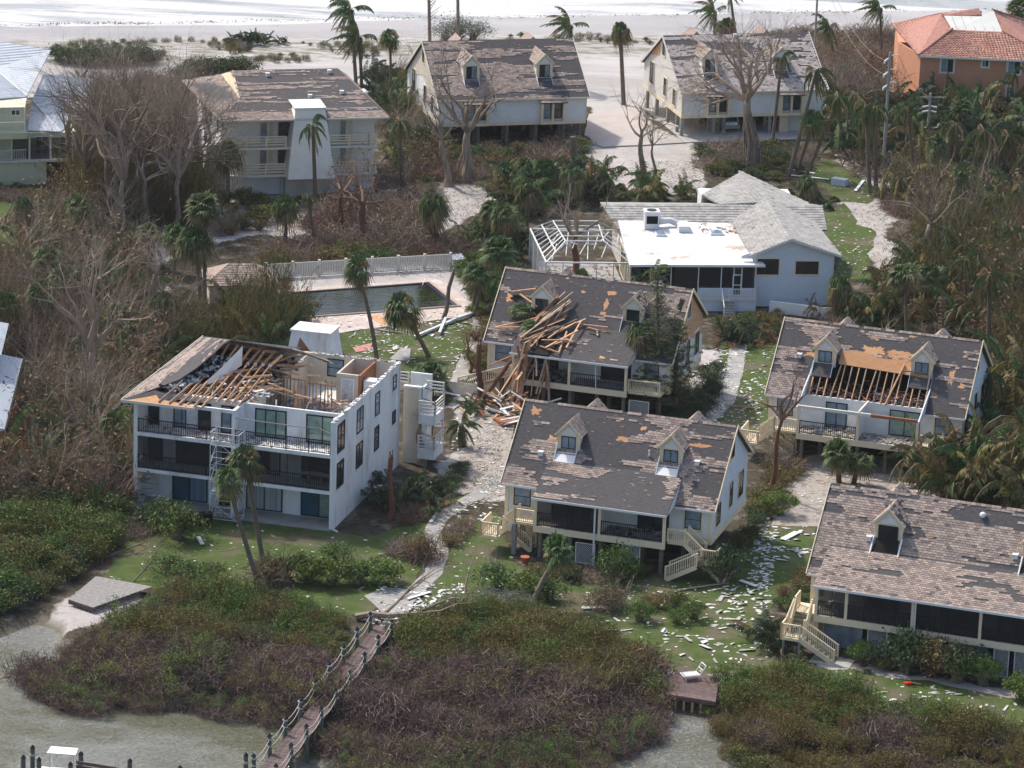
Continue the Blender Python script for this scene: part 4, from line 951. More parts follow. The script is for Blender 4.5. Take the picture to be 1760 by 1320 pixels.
        mb = MB(); mb.box(b.x - .1, b.y - .12, b.z - .1, b.x + .1, b.y + .12, b.z + .1); mb.build('nail_plate', K['alu'], h)
    for i in range(26):
        x, y = rnd.uniform(4.2, 9.0), rnd.uniform(4.5, 12.0); z = zt + rnd.uniform(.1, .9); a = rnd.uniform(-.6, .9); l = rnd.uniform(1, 3.0)
        MB().bar((x, y, z), (x + l * math.cos(a), y + l * math.sin(a), z + rnd.uniform(-.5, .5)), .05, .12).build('loose_rafter', K['wood' if i % 3 else 'woodd'], h)
    for i in range(3):
        x = 1.3 + i * .8; MB().bar((x + .8, -.5, 8.35), (x + 1.6, 2.0, 9.2), .06, .16).build('loose_rafter', K['woodd'], h)
    # white ceiling sheet hanging between the rafters, insulation heap beside it
    q1, q2, q3, qm = L.on(417, 595, 1, 7.2), L.on(415, 628, 1, 7.0), L.on(343, 665, 1, 3.2), L.on(383, 652, 1, 5.2)
    q4 = L.on(372, 640, 1, 5.0)
    MB().prism([q1, q4, q3, qm, q2], (0, .05, -.02)).build('ceiling_sheet', K['white2'], h)
    mb = MB(); ri = random.Random(8)
    for i in range(260):
        t = ri.random(); y = 1.6 + 5.6 * t; x = 1.9 + 2.2 * t + ri.uniform(-.3, .7); z = 8.75 + 1.05 * t * t + ri.uniform(-.25, .12); s = ri.uniform(.08, .28)
        A = V((x, y, z)); U = V((ri.uniform(-1, 1), ri.uniform(-1, 1), ri.uniform(-.4, .4))).normalized() * s; Wv = V((ri.uniform(-1, 1), ri.uniform(-1, 1), ri.uniform(-.4, .4))).normalized() * s
        mb.prism([A, A + U, A + U + Wv, A + Wv], (0, 0, s * .5), 0 if ri.random() < .65 else 1)
    mb.build('insulation', [K['insulw'], K['dark']], h, kind='stuff')
    scraps(h, 420, 4.0, 3.0, 8.6, 13.5, zt - .25, 47, ('wood', 'insulw', 'beige', 'woodd'), .5, .75); boxpart('attic_shadow_floor', K['dark'], h, .3, 2.4, zt - .6, 7.5, D_ - .3, zt - .5)  # last box: attic shade drawn as a near-black sheet
    # rear tower (tapered stair shaft)
    def frus(mb, b, t, z0, z1): mb.v += [(b[0], b[1], z0), (b[2], b[1], z0), (b[2], b[3], z0), (b[0], b[3], z0), (t[0], t[1], z1), (t[2], t[1], z1), (t[2], t[3], z1), (t[0], t[3], z1)]; mb.f += [(0, 3, 2, 1), (4, 5, 6, 7), (0, 1, 5, 4), (1, 2, 6, 5), (2, 3, 7, 6), (3, 0, 4, 7)]; mb.m += [0] * 6
    mb = MB(); frus(mb, (5.0, 16.4, 10.2, 20.4), (6.1, 17.5, 9.15, 19.6), 2.0, 9.2); mb.build('stair_tower', K['white'], h)
    MB().prism([(6.0, 17.4, 9.2), (9.25, 17.4, 9.2), (9.25, 19.7, 9.2), (6.0, 19.7, 9.2)], (0, 0, .14)).build('tower_cap', K['white'], h)
    MB().poly([(6.6, 17.18, 7.8), (8.1, 17.3, 7.7), (8.2, 17.38, 8.4), (7.9, 17.44, 8.75), (6.8, 17.44, 8.8)]).build('tower_hole', K['copper'], h)
    # landings on the right rear
    for z in (1.45, 4.2):
        boxpart('gallery_slab', K['white'], h, 16.75, 16.1, z - .75, 18.1, 18.4, z)
        rail(h, [(16.8, 16.15, z), (18.05, 16.15, z), (18.05, 18.4, z)], 1.05, 'offwhite', balus=False, bars=3, t=.05, top=.09)
        rail(h, [(18.0, 18.45, z + .9), (16.7, 18.5, z + .9)], 1.05, 'offwhite', balus=False, bars=3, t=.05, top=.09)
        MB().bar((16.75, 17.0, z + 1.0), (17.3, 18.2, z + .4), .05).bar((16.75, 17.0, z + 1.9), (17.3, 18.2, z + 1.3), .05).bar((16.75, 17.0, z + 1.0), (16.75, 17.0, z + 1.9), .05).bar((17.3, 18.2, z + .4), (17.3, 18.2, z + 1.3), .05).build('stair_handrail', K['black'], h)
    boxpart('stair_wall', K['beige'], h, W_ + .02, 16.9, 0, 16.55, 17.1, 5.95); boxpart('stair_wall', K['white'], h, W_, 16.85, 5.96, 16.7, 17.2, 6.1); boxpart('stair_wall', K['paleblue'], h, 16.55, 16.9, 0, 16.72, 18.6, 5.9)
    boxpart('stair_wall', K['white'], h, 14.9, 20.0, 0, 16.6, 20.2, 6.2); rail(h, [(13.5, 19.8, 5.2), (14.8, 19.8, 5.2)], 1.0, 'offwhite', balus=False, bars=3, t=.05, top=.09)
    # damage clutter on balcony one: table
    t = thing('patio_table', 'pale oval table on the middle balcony of the white condominium', 'table', tuple(L.w(13.6, 1.0, z1 + .12)), L.a)
    mb = MB(); mb.prism([(1.1 * math.cos(i * pi / 8), .5 * math.sin(i * pi / 8), .8) for i in range(16)], (0, 0, .05)); mb.bar((-.5, 0, 0), (-.5, 0, .8), .06); mb.bar((.5, 0, 0), (.5, 0, .8), .06); mb.build('table_frame', K['insulw'], t)
    return h, L
hA, LA = condoA()

# scaffold tower
def scaffold():
    P0 = G(360, 898); L = Loc(P0[:2], -15.2); t = thing('scaffold_tower', 'galvanised scaffold tower standing on the lawn against the white condominium', 'scaffold', tuple(L.O), L.a)
    w, d, H_ = 2.15, 1.35, 6.9; FOOT.append((L, -.3, -.3, w + .3, d + .3))
    for x in (0, w):
        for y in (0, d):
            mb = MB(); mb.tube([(x, y, 0), (x, y, H_ + (.5 if y else 0))], [.035, .035], 6); mb.box(x - .08, y - .08, 0, x + .08, y + .08, .04); mb.build('leg', K['galv'], t)
    for i in range(8):
        z = .35 + i * .93
        for y in (0, d):
            if z < H_: MB().bar((0, y, z), (w, y, z), .045).build('ledger', K['galv'], t)
        for x in (0, w): MB().bar((x, 0, z), (x, d, z), .045).build('ledger', K['galv'], t)
    for i in range(5):
        z = .3 + i * 1.35; a, b = ((0, w) if i % 2 else (w, 0))
        MB().bar((a, -.03, z), (b, -.03, z + 1.3), .04).build('brace', K['galv'], t); MB().bar((b, d + .03, z), (a, d + .03, z + 1.3), .04).build('brace', K['galv'], t); MB().bar((-.03, 0, z), (-.03, d, z + 1.2), .04).build('brace', K['galv'], t)
    boxpart('platform', K['alu'], t, .05, .08, 2.35, w - .05, d - .08, 2.42)
    for i in range(14): MB().bar((w + .03, d * .55, .3 + i * .28), (w + .03, d * .95, .3 + i * .28), .03).build('rung', K['galv'], t)
    MB().bar((.4, .1, 2.3), (.1, .0, .9), .05, .02).bar((1.0, .1, 2.4), (1.05, 0, .5), .05, .02).bar((.2, 0, .9), (1.0, 0, .45), .05, .02).build('warning_tape', K['lf_yellow'], t)
scaffold()

# ---------------------------------------------------------------- F: pale condominium with the tapered tower
def condoF():
    L = Loc(G(406, 337)[:2], 14.0); h = thing('apartment_building', 'pale condominium at the upper left with a tapered shingled stair tower and patchy hip roof', 'building', tuple(L.O), L.a)
    FOOT.append((L, -3, -2.6, 15, 16)); z1, z2 = 2.35, 5.0
    boxpart('wall', K['wall_f'], h, -1.2, .4, 0, 13.3, 14.5, 7.6)
    boxpart('end_wall', K['white'], h, -1.5, .35, 0, -1.2, 14.5, 7.5)
    boxpart('garage_door', K['siding'], h, .05, .25, .05, 4.2, .39, 2.1); boxpart('garage_door', K['siding'], h, 9.0, .25, .05, 13.0, .39, 2.1)
    boxpart('plinth', K['beige'], h, 4.6, -.6, 0, 8.3, .3, 2.1); boxpart('plinth', K['paleblue'], h, 4.3, .2, 0, 4.58, .39, 2.1)
    for z in (z1, z2):
        boxpart('gallery_slab', K['offwhite'], h, -1.4, -1.5, z - .2, 13.2, .39, z)
        rail(h, [(-1.2, -1.42, z), (4.4, -1.42, z)], 1.05, 'cream', balus=False, bars=3, t=.05, top=.1); rail(h, [(8.6, -1.42, z), (12.4, -1.42, z), (13.2, -.9, z)], 1.05, 'cream', balus=False, bars=3, t=.05, top=.1)
        win(h, TF(.4), 2.2, 3.0, z + .02, z + 2.1, 'glassb', 'cream', .09, 0, name='door'); win(h, TF(.4), 3.02, 3.6, z + .02, z + 2.1, 'beige', 'cream', .09, 0, name='door')
        win(h, TF(.4), 4.3 - .3, 5.2, z + .6, z + 2.0, 'glass', 'black', .07, 1, 1); win(h, TF(.4), 9.9, 10.6, z + .02, z + 2.1, 'glassb', 'cream', .09, 0, name='door'); win(h, TF(.4), 10.62, 11.2, z + .02, z + 2.1, 'beige', 'cream', .09, 0, name='door')
    T = TL(-1.5)
    win(h, T, 8.5, 9.6, 5.7, 7.3, 'glass', 'black', .07, 0, 1); win(h, T, 5.5, 6.6, 5.7, 7.0, 'glass', 'black', .07, 0, 1); win(h, T, 8.5, 9.6, 3, 4.4, 'glass', 'black', .07, 0, 1); win(h, T, 1.5, 2.2, 6.0, 7.0, 'glass', 'black', .07, 0, 1)
    # tower
    mb = MB(); b, t = (4.5, -2.4, 9.0, .3), (5.3, -1.35, 8.15, .3)
    mb.v += [(b[0], b[1], 2.1), (b[2], b[1], 2.1), (b[2], b[3], 2.1), (b[0], b[3], 2.1), (t[0], t[1], 8.65), (t[2], t[1], 8.65), (t[2], t[3], 8.65), (t[0], t[3], 8.65)]
    mb.f += [(0, 3, 2, 1), (4, 5, 6, 7), (0, 1, 5, 4), (1, 2, 6, 5), (2, 3, 7, 6), (3, 0, 4, 7)]; mb.m += [0] * 6
    mb.build('stair_tower', K['brickw'], h)
    MB().prism([(5.2, -1.45, 8.66), (8.25, -1.45, 8.66), (8.25, 1.8, 8.75), (5.2, 1.8, 8.75)], (0, 0, .1)).build('tower_cap', K['offwhite'], h)
    # side stair block on the left
    boxpart('stair_wall', K['beige'], h, -3.3, -2.2, 0, -1.3, -1.6, 5.6); boxpart('stair_wall', K['white'], h, -4.3, -.2, 0, -3.4, .2, 6.5)
    for z in (1.9, 3.9): rail(h, [(-5.9, 1.5, z), (-5.2, -.8, z), (-3.5, -1.4, z)], 1.1, 'cream', balus=False, bars=4, t=.05, top=.1); boxpart('landing', K['white'], h, -5.8, -.8, z - .6, -3.4, 1.6, z)
    # roof
    zr = 10.2; e = 7.72
    F0, F1 = V((-1.95, -1.5, e)), V((14.3, -1.5, e + .1)); RA, RB = V((.9, 8.6, zr)), V((11.2, 8.6, zr)); BR, BL = V((13.5, 15.2, 8.0)), V((-3.2, 13.8, 8.1))
    sl_ = math.hypot(10.1, zr - e)
    def keep(u, v):
        x = u - 1.95; t = v / sl_; return u > (v / 4.53 * 2.7 if v < 4.53 else 2.75) and x < 14.3 - t * 3.1
    fr = shingles(h, (-1.95, -1.5, e), (1, 0, 0), (0, 10.1, zr - e), 16.3, sl_, keep=keep, bias=cloudbias([(10.2, 6.2, 1.9, 1.2, .6), (15, .6, 3, 1.4, .8), (7, .2, 8, .5, .45), (3, 5.6, 4, 1.8, .18), (9, 9.5, 2, .6, .35), (14, 4, .8, 3, .4)], -.14), seed=51, poly=[(0, 0), (16.25, 0), (13.15, sl_), (2.95, sl_), (2.72, 4.53)], su=.12, sv=1.5)
    for u, v, k in ((6.1, 9.0, 'box'), (12.2, 9.4, 'box'), (9.4, 4.3, 'box'), (12.6, 5.0, 'box'), (6.9, 9.6, 'pipe'), (11.2, 9.6, 'pipe')): vent(h, fr, u, v, k)
    MB().prism([F1, BR, RB], (0, 0, -.1)).build('roof_deck', K['shingle'], h)
    mb = MB(); rr = random.Random(3)
    for j in range(30):
        for i in range(48):
            a, b = i / 48, (i + .94) / 48; c, d = j / 30, (j + 1) / 30
            A = F1.lerp(BR, a); B = F1.lerp(BR, b); 
            P = lambda s, t: F1.lerp(BR, s).lerp(RB, t)
            if rr.random() < .03 or b > .999: continue
            nn = V((0, 0, .03)); mb.quad(P(a, c) + nn, P(b, c) + nn, P(b, d) + nn * .4, P(a, d) + nn * .4, int(rr.random() < .08))
    mb.build('shingles', [K['shingle'], K['shingle_d']], h, kind='stuff')
    for u, v in ((.30, .28), (.36, .24), (.42, .22)):
        p = F1.lerp(BR, u).lerp(RB, v); mb = MB(); mb.tube([(0, 0, 0), (0, 0, .15), (0, 0, .3)], [.3, .28, .08], 12); mb.build('roof_vent', K['alu'], h, loc=tuple(p))
    # flatter left plane and the cream cheek above it
    Q = V((.8, 2.1, 9.0)); Q = V((.75, 8.4, 8.55)); Qa = V((-1.2, 3.0, 8.6)); lo = [F0, V((.72, 2.9, 8.78)), V((.5, 12.2, 9.0)), BL]
    MB().prism(lo, (0, 0, -.1)).build('roof_deck', K['felt'], h)
    mb = MB()
    for j in range(26):
        for i in range(44):
            P = lambda s, t: lo[0].lerp(lo[3], s).lerp(lo[1].lerp(lo[2], s), t)
            a, b = i / 44, (i + .94) / 44; c, d = j / 26, (j + 1) / 26
            if nz(i * .3, j * .12, 1, 8) + rr.gauss(0, .12) + .22 < 0: continue
            nn = V((0, 0, .03)); mb.quad(P(a, c) + nn, P(b, c) + nn, P(b, d) + nn * .4, P(a, d) + nn * .4, int(rr.random() < .12))
    mb.build('shingles', [K['shingle'], K['shingle_d']], h, kind='stuff')
    MB().prism([lo[1] + V((0, 0, .02)), V((.95, 8.6, zr)), lo[2]], (.12, 0, 0)).build('cheek', K['cream'], h)
    MB().prism([RA, RB, BR, V((.3, 14.5, 8.2))], (0, 0, -.1)).build('rear_roof', K['shingle_d'], h)
    boxpart('eave_fascia', K['offwhite'], h, -1.95, -1.57, e - .13, 14.3, -1.52, e + .02)
condoF()

# ---------------------------------------------------------------- G and H: raised gable houses seen from the back
def gable_house(name, label, O, yaw, Wd, Dp, zd, P):
    L = Loc(O, yaw); h = thing(name, label, 'house', tuple(L.O), L.a); FOOT.append((L, -.5, -2.4, Wd + .5, Dp + .5)); seed = P['seed']
    ze, zr, yr = 4.62, P.get('zr', 9.0), Dp / 2; sl_ = (zr - ze) / (yr + .25); zm = lambda y: ze + (y + .25) * sl_
    boxpart('floor_band', K['cream'], h, 0, 0, zd - .35, Wd, Dp, zd)
    boxpart('wall', K['siding'], h, .05, .02, zd, Wd - .05, .2, ze + .1); boxpart('rear_wall', K['siding'], h, .05, Dp - .2, zd, Wd - .05, Dp - .02, ze)
    for x, s, gm in ((0.02, 1, P.get('lg', 'offwhite')), (Wd - .02, -1, 'siding')):
        MB().prism([(x, .03, zd + .0), (x, .03, zm(.03) - .15), (x, yr, zr - .15), (x, Dp - .03, zm(.03) - .15), (x, Dp - .03, zd + .0)], (s * .15, 0, 0)).build('gable_wall', K[gm], h)
    if P.get('bare'): MB().prism([(-.02, 1.2, zm(1.2) - .15), (-.02, yr, zr - .17), (-.02, Dp - .4, zm(.4) - .3), (-.02, Dp - .4, 4.3), (-.02, yr, 5.6), (-.02, 3.6, 3.6)], (.03, 0, 0)).build('bare_sheathing', K['ply'] if P['bare'] == 1 else K['beige'], h)
    if P.get('hole'): MB().prism([(-.02, 8.4, 6.6), (-.02, 11.4, 6.0), (-.02, 10.9, 7.0), (-.02, 8.5, 8.0)], (.03, 0, 0)).build('bare_sheathing', K['ply'], h)
    T = TL(0.0)
    for a, b, c, d in ((10.2, 11.6, 3.1, 5.3), (5.6, 6.5, 2.9, 4.7), (2.2, 3.2, 2.7, 4.3), (6.6, 7.5, 6.9, 8.2)): win(h, T, a, b, c, d, 'glass', 'black', .07, 1 if b - a > 1.2 else 0, trim='cream')
    for x in P.get('piles', []):
        for y in (.15, 1.7, 5, 9, 12.5):
            boxpart('pile', K['conc'] if P.get('cp') else K['post'], h, x, y, 0, x + .32, y + .32, zd - .36)
    boxpart('store_room_shade', K['dark'], h, Wd * .3, 5.5, 0, Wd - .6, Dp - 1, zd - .4)  # underfloor shade put into this near-black box
    for x in P['bays']:
        b = boxpart('bay_box', K['cream'], h, x, -.5, zd - .25, x + 2.5, .02, zd + .05); boxpart('bay_cheek', K['cream'], h, x, -.5, zd + .05, x + .22, .02, ze - .35); boxpart('bay_cheek', K['cream'], h, x + 2.28, -.5, zd + .05, x + 2.5, .02, ze - .35)
        boxpart('bay_mullion', K['cream'], h, x + 1.15, -.4, zd + .05, x + 1.35, .01, ze - .35); boxpart('bay_head', K['cream'], h, x + .22, -.42, ze - .5, x + 2.28, .01, ze - .36)
        for u in (x + .25, x + 1.38): win(h, TF(-.02), u, u + .85, zd + .25, ze - .5, 'glassb' if u == x + .25 else 'glass', 'black', .06, 0, 1)
        shingles(h, (x - .15, -.75, ze - .38), (1, 0, 0), (0, .95, .42), 2.8, 1.0, bias=lambda u, v: .6, seed=seed + int(x), row=.16)
    for x in (0, Wd): boxpart('corner_board', K['cream'], h, x - .04 if x else -.03, -.04, zd, x + .16 if x == 0 else x + .03, .019, ze)
    s1 = math.hypot(yr + .25, zr - ze)
    fr = shingles(h, (-.25, -.25, ze), (1, 0, 0), (0, yr + .25, zr - ze), Wd + .5, s1, bias=P['bias'], seed=seed, su=.15, sv=1.3, matk=P.get('sm', 'shingle'))
    shingles(h, (-.25, Dp + .25, ze), (1, 0, 0), (0, -(yr + .25), zr - ze), Wd + .5, s1, bias=lambda u, v: .1, seed=seed + 3, row=.3, tab=.6)
    for x in (-.28, Wd + .28): MB().bar((x, -.25, ze - .03), (x, yr, zr - .03), .06, .22).build('rake_board', K['offwhite'], h); MB().bar((x, yr, zr - .03), (x, Dp + .25, ze - .03), .06, .22).build('rake_board', K['offwhite'], h)
    boxpart('eave_fascia', K['cream'], h, -.25, -.32, ze - .15, Wd + .25, -.27, ze)
    for i, x in enumerate(P['dormers']): dormer(h, x, 2.2, 0, zmain=zm, slope=sl_, seed=seed + i * 2, gz=7.6, pz=8.5, glass=['glass', 'glassb'], well='felt')
    for x in P['dormers']: MB().prism([(x - .6, Dp - 3.0, 8.0), (x + 1.4, Dp - 3.0, 8.0), (x + .4, Dp - 3.0, 9.0)], (0, -2.5, 0)).build('rear_dormer_roof', K['shingle'], h)
    for u, v, k in P.get('vents', []): vent(h, fr, u, v, k)
    return h, L
LGO = Loc(G(1006.8, 205.9, 2.2)[:2], 15); o_ = LGO.w(-15.3, 0)
hG, LG = gable_house('stilt_house', 'upper middle stilt house by the beach with dark streaked roof and two dormers', (o_.x, o_.y), 15, 15.3, 14, 2.2, dict(seed=61, zr=9.1, bare=2, lg='white', bays=[2.6, 10.5], dormers=[3.8, 11.4], piles=[1, 4, 7, 10, 12.9, 14.6],
    bias=cloudbias([(7, 3.0, 5, 1.2, .6), (3, 2, 3, 2, .5), (13, 1.9, 1, .5, .3), (15, 8, 3, 1.5, -.1)], -.14), vents=[(12.6, 3.0, 'pipe')]))
hH, LH = gable_house('stilt_house', 'upper right stilt house by the beach, sunlit cream gable, silver car parked beneath', G(1169.5, 235)[:2], 15, 15.3, 14, 2.25, dict(seed=71, zr=9.0, hole=1, cp=1, sm='shingle_lit', lg='offwhite', bays=[2.5, 10.4], dormers=[3.5, 11.1], piles=[.0, 3.4, 4.5, 9.4, 15],
    bias=cloudbias([(1.2, 7.6, 2.2, 1.2, -.75), (6.8, 6.6, 2.6, 1.3, -.8), (3, 4.9, 1.5, 1.4, -.2), (2, 2.0, 2.5, .6, -.6), (14, 8, 1.2, 1.5, -.6)], .42), vents=[(7.7, 8.0, 'box')]))
boxpart('garage_door', K['siding'], hH, 11.6, .7, 0, 15.2, .85, 1.9); boxpart('pier', K['cream'], hH, 10.7, .3, 0, 11.6, .8, 1.89)
boxpart('carport_slab', K['sandslab'], hH, -.3, -2.65, -.05, 16.0, 12, .09)
MB().bar((-2.0, 4.6, .9), (-.2, .3, 1.0), .12).build('loose_rail', K['offwhite'], hH)
boxpart('torn_white_film', K['sandslab'], hH, 0, 0, 0, .01, .01, .01)
# beach deck of the left gable side
# silver car
def car():
    L = Loc(LH.w(4.75, .9)[:2], 15); c = thing('parked_car', 'silver minivan with red tail lamps parked under the upper right stilt house', 'car', tuple(L.O) , L.a); c.location.z = .09
    pr = [(0, .35), (-.03, .75), (.02, .95), (.35, 1.62), (.7, 1.7), (2.3, 1.72), (2.9, 1.55), (3.5, 1.05), (4.5, .9), (4.7, .55), (4.65, .3), (3.95, .28), (3.6, .3), (1.2, .3), (.8, .28)]
    mb = MB(); n = len(pr)
    prof = lambda x, ins: [(x + (ins if z > 1.0 else 0), y, z) for y, z in pr]
    L0 = [(0.0 + (.16 if z > 1.1 else 0), y, z) for y, z in pr]; R0 = [(1.85 - (.16 if z > 1.1 else 0), y, z) for y, z in pr]
    mb.poly(L0[::-1]); mb.poly(R0)
    for i in range(n): j = (i + 1) % n; mb.quad(L0[i], R0[i], R0[j], L0[j])
    mb.build('body', K['carpaint'], c)
    MB().quad((.28, .08, 1.08), (1.57, .08, 1.08), (1.52, .27, 1.52), (.33, .27, 1.52)).build('rear_window', K['glass'], c)
    for x in (.02, 1.62): MB().box(x, -.06, .72, x + .2, .02, 1.12).build('tail_lamp', K['redlamp'], c)
    MB().box(.1, -.12, .38, 1.75, .03, .6).build('bumper', K['carpaint'], c); MB().box(.68, -.07, .78, 1.17, -.035, .95).build('number_plate', K['white2'], c)
    for x in (-.005, 1.66):
        for y in (.98, 3.78):
            mb = MB(); mb.tube([(x, y, .31), (x + .2, y, .31)], [.33, .33], 14); mb.poly([(x, y + .33 * math.cos(a * pi / 7), .31 + .33 * math.sin(a * pi / 7)) for a in range(14)]); w = mb.build('wheel', K['black'], c)
            MB().poly([(x - .006 if x < 1 else x + .206, y + .19 * math.cos(a * pi / 7), .31 + .19 * math.sin(a * pi / 7)) for a in range(14)]).build('rim', K['galv'], w)
    for s, x in ((-1, .13), (1, 1.72)): MB().prism([(x, .55, 1.15), (x, 3.0, 1.15), (x, 2.6, 1.5), (x, .7, 1.55)], (.01 * s, 0, 0)).build('side_window', K['glass'], c)
car()

# ---------------------------------------------------------------- K: white single storey house with screened pool cage
def tileroof(par, pts, m, rows, cols, seed, lift=.05, barrel=True):
    """quad pts (bl, br, tr, tl) covered in tile courses"""
    a, b, c, d = [V(p) for p in pts]; nrm = (b - a).cross(d - a).normalized()
    if nrm.z < 0: nrm = -nrm
    MB().prism([a, b, c, d] if (c - d).length > .05 else [a, b, c], -nrm * .12).build('roof_deck', K[m], par)
    rr = random.Random(seed); mb = MB()
    for j in range(rows):
        t0, t1 = j / rows, (j + 1) / rows; e0a, e0b = a.lerp(d, t0), b.lerp(c, t0); e1a, e1b = a.lerp(d, t1), b.lerp(c, t1)
        Lr = (e0b - e0a).length; k = max(1, int(round(cols * Lr / (b - a).length))) if (b - a).length > .01 else 1
        for i in range(k):
            s0, s1 = i / k, (i + 1) / k; sm = (s0 + s1) / 2; n = len(mb.v)
            if rr.random() < .004: continue
            P = [e0a.lerp(e0b, s0) + nrm * .015, e0a.lerp(e0b, sm) + nrm * (lift + .02 * rr.random()), e0a.lerp(e0b, s1) + nrm * .015, e1a.lerp(e1b, s1) + nrm * .005, e1a.lerp(e1b, sm) + nrm * .012, e1a.lerp(e1b, s0) + nrm * .005]
            if not barrel: P[0] += nrm * lift * .8; P[2] += nrm * lift * .8
            q = [P[0] - nrm * .06, P[2] - nrm * .06]
            mb.v += [tuple(p) for p in P + q]; mb.f += [(n, n + 1, n + 4, n + 5), (n + 1, n + 2, n + 3, n + 4), (n + 6, n + 7, n + 2, n + 1, n)]; mb.m += [0, 0, 0]
    mb.build('roof_tiles', K[m], par, kind='stuff')
def houseK():
    L = Loc(G(1298.4, 535.3)[:2], 6.0); h = thing('bungalow', 'white bungalow with grey tiled roofs, flat white membrane roof and screened porch', 'house', tuple(L.O), L.a)
    FOOT.append((L, -19, -1.2, 8.5, 26)); 
    boxpart('foundation', K['siding'], h, -5.0, .1, 0, 0, 12, .95)
    boxpart('deck', K['offwhite'], h, -5.0, -.1, .95, .05, 1.2, 1.06); boxpart('deck_skirt', K['paleblue'], h, -4.9, 0, 0, 0, .09, .94)
    rail(h, [(-4.9, -.02, 1.06), (-3.05, -.02, 1.06)], .95, 'white2', .14, .03, .06); rail(h, [(-2.4 + .0, -.02, 1.06), (0, -.02, 1.06), (0, 1.1, 1.06)], .95, 'white2', .14, .03, .06)
    for i in range(6): boxpart('step', K['conc'], h, -3.0, -.1 - .28 * (i + 1), .88 - .17 * (i + 1), -2.0, -.1 - .28 * i, .94 - .17 * i)
    MB().bar((-3.05, -.1, 1.95), (-3.05, -1.8, .9), .08).bar((-3.05, -1.8, .9), (-3.05, -1.8, 0), .08).build('handrail', K['white2'], h)
    boxpart('porch_knee_wall', K['paleblue'], h, -5.0, 1.2, 1.06, .05, 1.3, 1.75)
    for x in (-11, -9.2, -7.4, -5.0, -3.0, -1.9, -1.2, -.02): boxpart('porch_post', K['white2'], h, x, 1.2, 1.76 if x >= -5 else 0, x + .09, 1.3, 3.85)
    for a, b in ((-4.9, -3.0), (-2.9, -1.9), (-1.1, -.02)): MB().box(a + .0, 1.24, 1.76, b, 1.25, 3.85).build('screen_panel', K['screen'], h)
    MB().box(-10.9, 1.24, .3, -5.0, 1.25, 3.85).build('screen_panel', K['screen'], h)
    win(h, TF(1.2), -1.95, -1.15, 1.08, 3.0, 'glass', 'white2', .1, 0, 1, name='screen_door')
    boxpart('inner_wall', K['wall_f'], h, -10.1, 4.3, .5, 0, 4.39, 3.69); boxpart('inner_wall', K['siding'], h, -10.1, 4.4, 0, 7.0, 12.6, 3.7); boxpart('inner_wall', K['beige'], h, -10.2, 13, 0, 8.0, 20, 3.7)
    win(h, TF(4.29), -4.6, -1.6, 1.1, 3.2, 'glass', 'black', .08, 2); win(h, TF(4.29), -9.6, -6.6, 1.1, 3.2, 'glass', 'black', .08, 2)
    # white membrane roof
    W0 = [V((-11.1, .6, 3.95)), V((.75, .6, 4.0)), V((-.1, 12.6, 4.5)), V((-10.6, 13.4, 4.5))]
    MB().prism(W0, (0, 0, -.18)).build('membrane_roof', K['roofw'], h); MB().bar(W0[0] + V((0, -.05, -.06)), W0[1] + V((0, -.05, -.06)), .08, .2).build('gutter', K['white2'], h)
    zt = lambda y: 3.98 + (y - .6) * .043
    ac = thing('air_conditioner', 'boxy rooftop air conditioner on the white flat roof', 'air conditioner', tuple(L.w(-7.9, 11.2, zt(11.2))), L.a)
    boxpart('housing', K['galv'], ac, -.65, -.6, 0, .65, .6, 1.45); boxpart('top_panel', K['alu'], ac, -.7, -.65, 1.46, .7, .65, 1.6); boxpart('grille', K['dark'], ac, -.5, -.63, .5, .5, -.605, 1.2)
    MB().tube([(0, 0, 1.6), (0, 0, 1.64)], [.45, .45], 16).build('fan_opening', K['black'], ac)
    mb = MB(); mb.tube([(.7, .2, .5), (1.7, .5, .55), (2.6, .2, .25)], [.3, .3, .28], 8); mb.build('duct', K['roofw'], ac)
    boxpart('duct', K['roofw'], h, -5.6, 9.8, zt(10), -4.6, 11.8, zt(10) + .55)
    for x, y, w in ((-7.3, 9.2, .9), (-1.95 - .3, 9.6, 1.2)):
        s = boxpart('skylight', K['alu'], h, x - w / 2, y - .6, zt(y) - .05, x + w / 2, y + .6, zt(y) + .16)
        MB().prism([(x - w * .42, y - .5, zt(y) + .17), (x + w * .42, y - .5, zt(y) + .17), (x + w * .42, y + .5, zt(y) + .17), (x - w * .42, y + .5, zt(y) + .17)], (0, 0, .02)).build('skylight_glass', K['glassb'], s)
        mb = MB(); q = zt(y) + .19; c = (x, y, q + .2); P = [(x - w * .4, y - .45, q), (x + w * .4, y - .45, q), (x + w * .4, y + .45, q), (x - w * .4, y + .45, q)]
        for i in range(4): mb.poly([P[i], P[(i + 1) % 4], c])
        mb.build('skylight_dome', K['glassb'], s)
    scraps(h, 60, -3.5, 9.5, 0, 12.4, zt(11), 61, ('copper', 'rubble'), .25, .04, 'litter')
    # main tiled roof behind
    tileroof(h, [(-10.7, 12.8, 3.85), (8.3, 13.0, 3.85), (8.6, 17.6, 4.95), (-11.6, 17.4, 4.95)], 'tilegrey', 10, 58, 3, .035, False)
    MB().prism([(8.5, 17.5, 4.95), (-11.6, 17.4, 4.95), (-11.2, 22, 3.9), (8.4, 22, 3.9)], (0, 0, -.1)).build('rear_roof', K['tilegrey'], h)
    boxpart('fascia', K['offwhite'], h, -11.7, 17.3, 4.7, 8.6, 17.38, 4.86)
    # front gable wing
    boxpart('gable_wing_wall', K['paleblue'], h, -.2, 1.6, 0, 6.9, 13, 4.3); MB().prism([(-1.2, 1.6, 4.3), (6.9, 1.6, 4.3), (6.9, 1.6, 4.6), (3.0, 1.6, 6.05), (-1.2, 1.6, 4.55)], (0, .2, 0)).build('gable_wall', K['paleblue'], h)
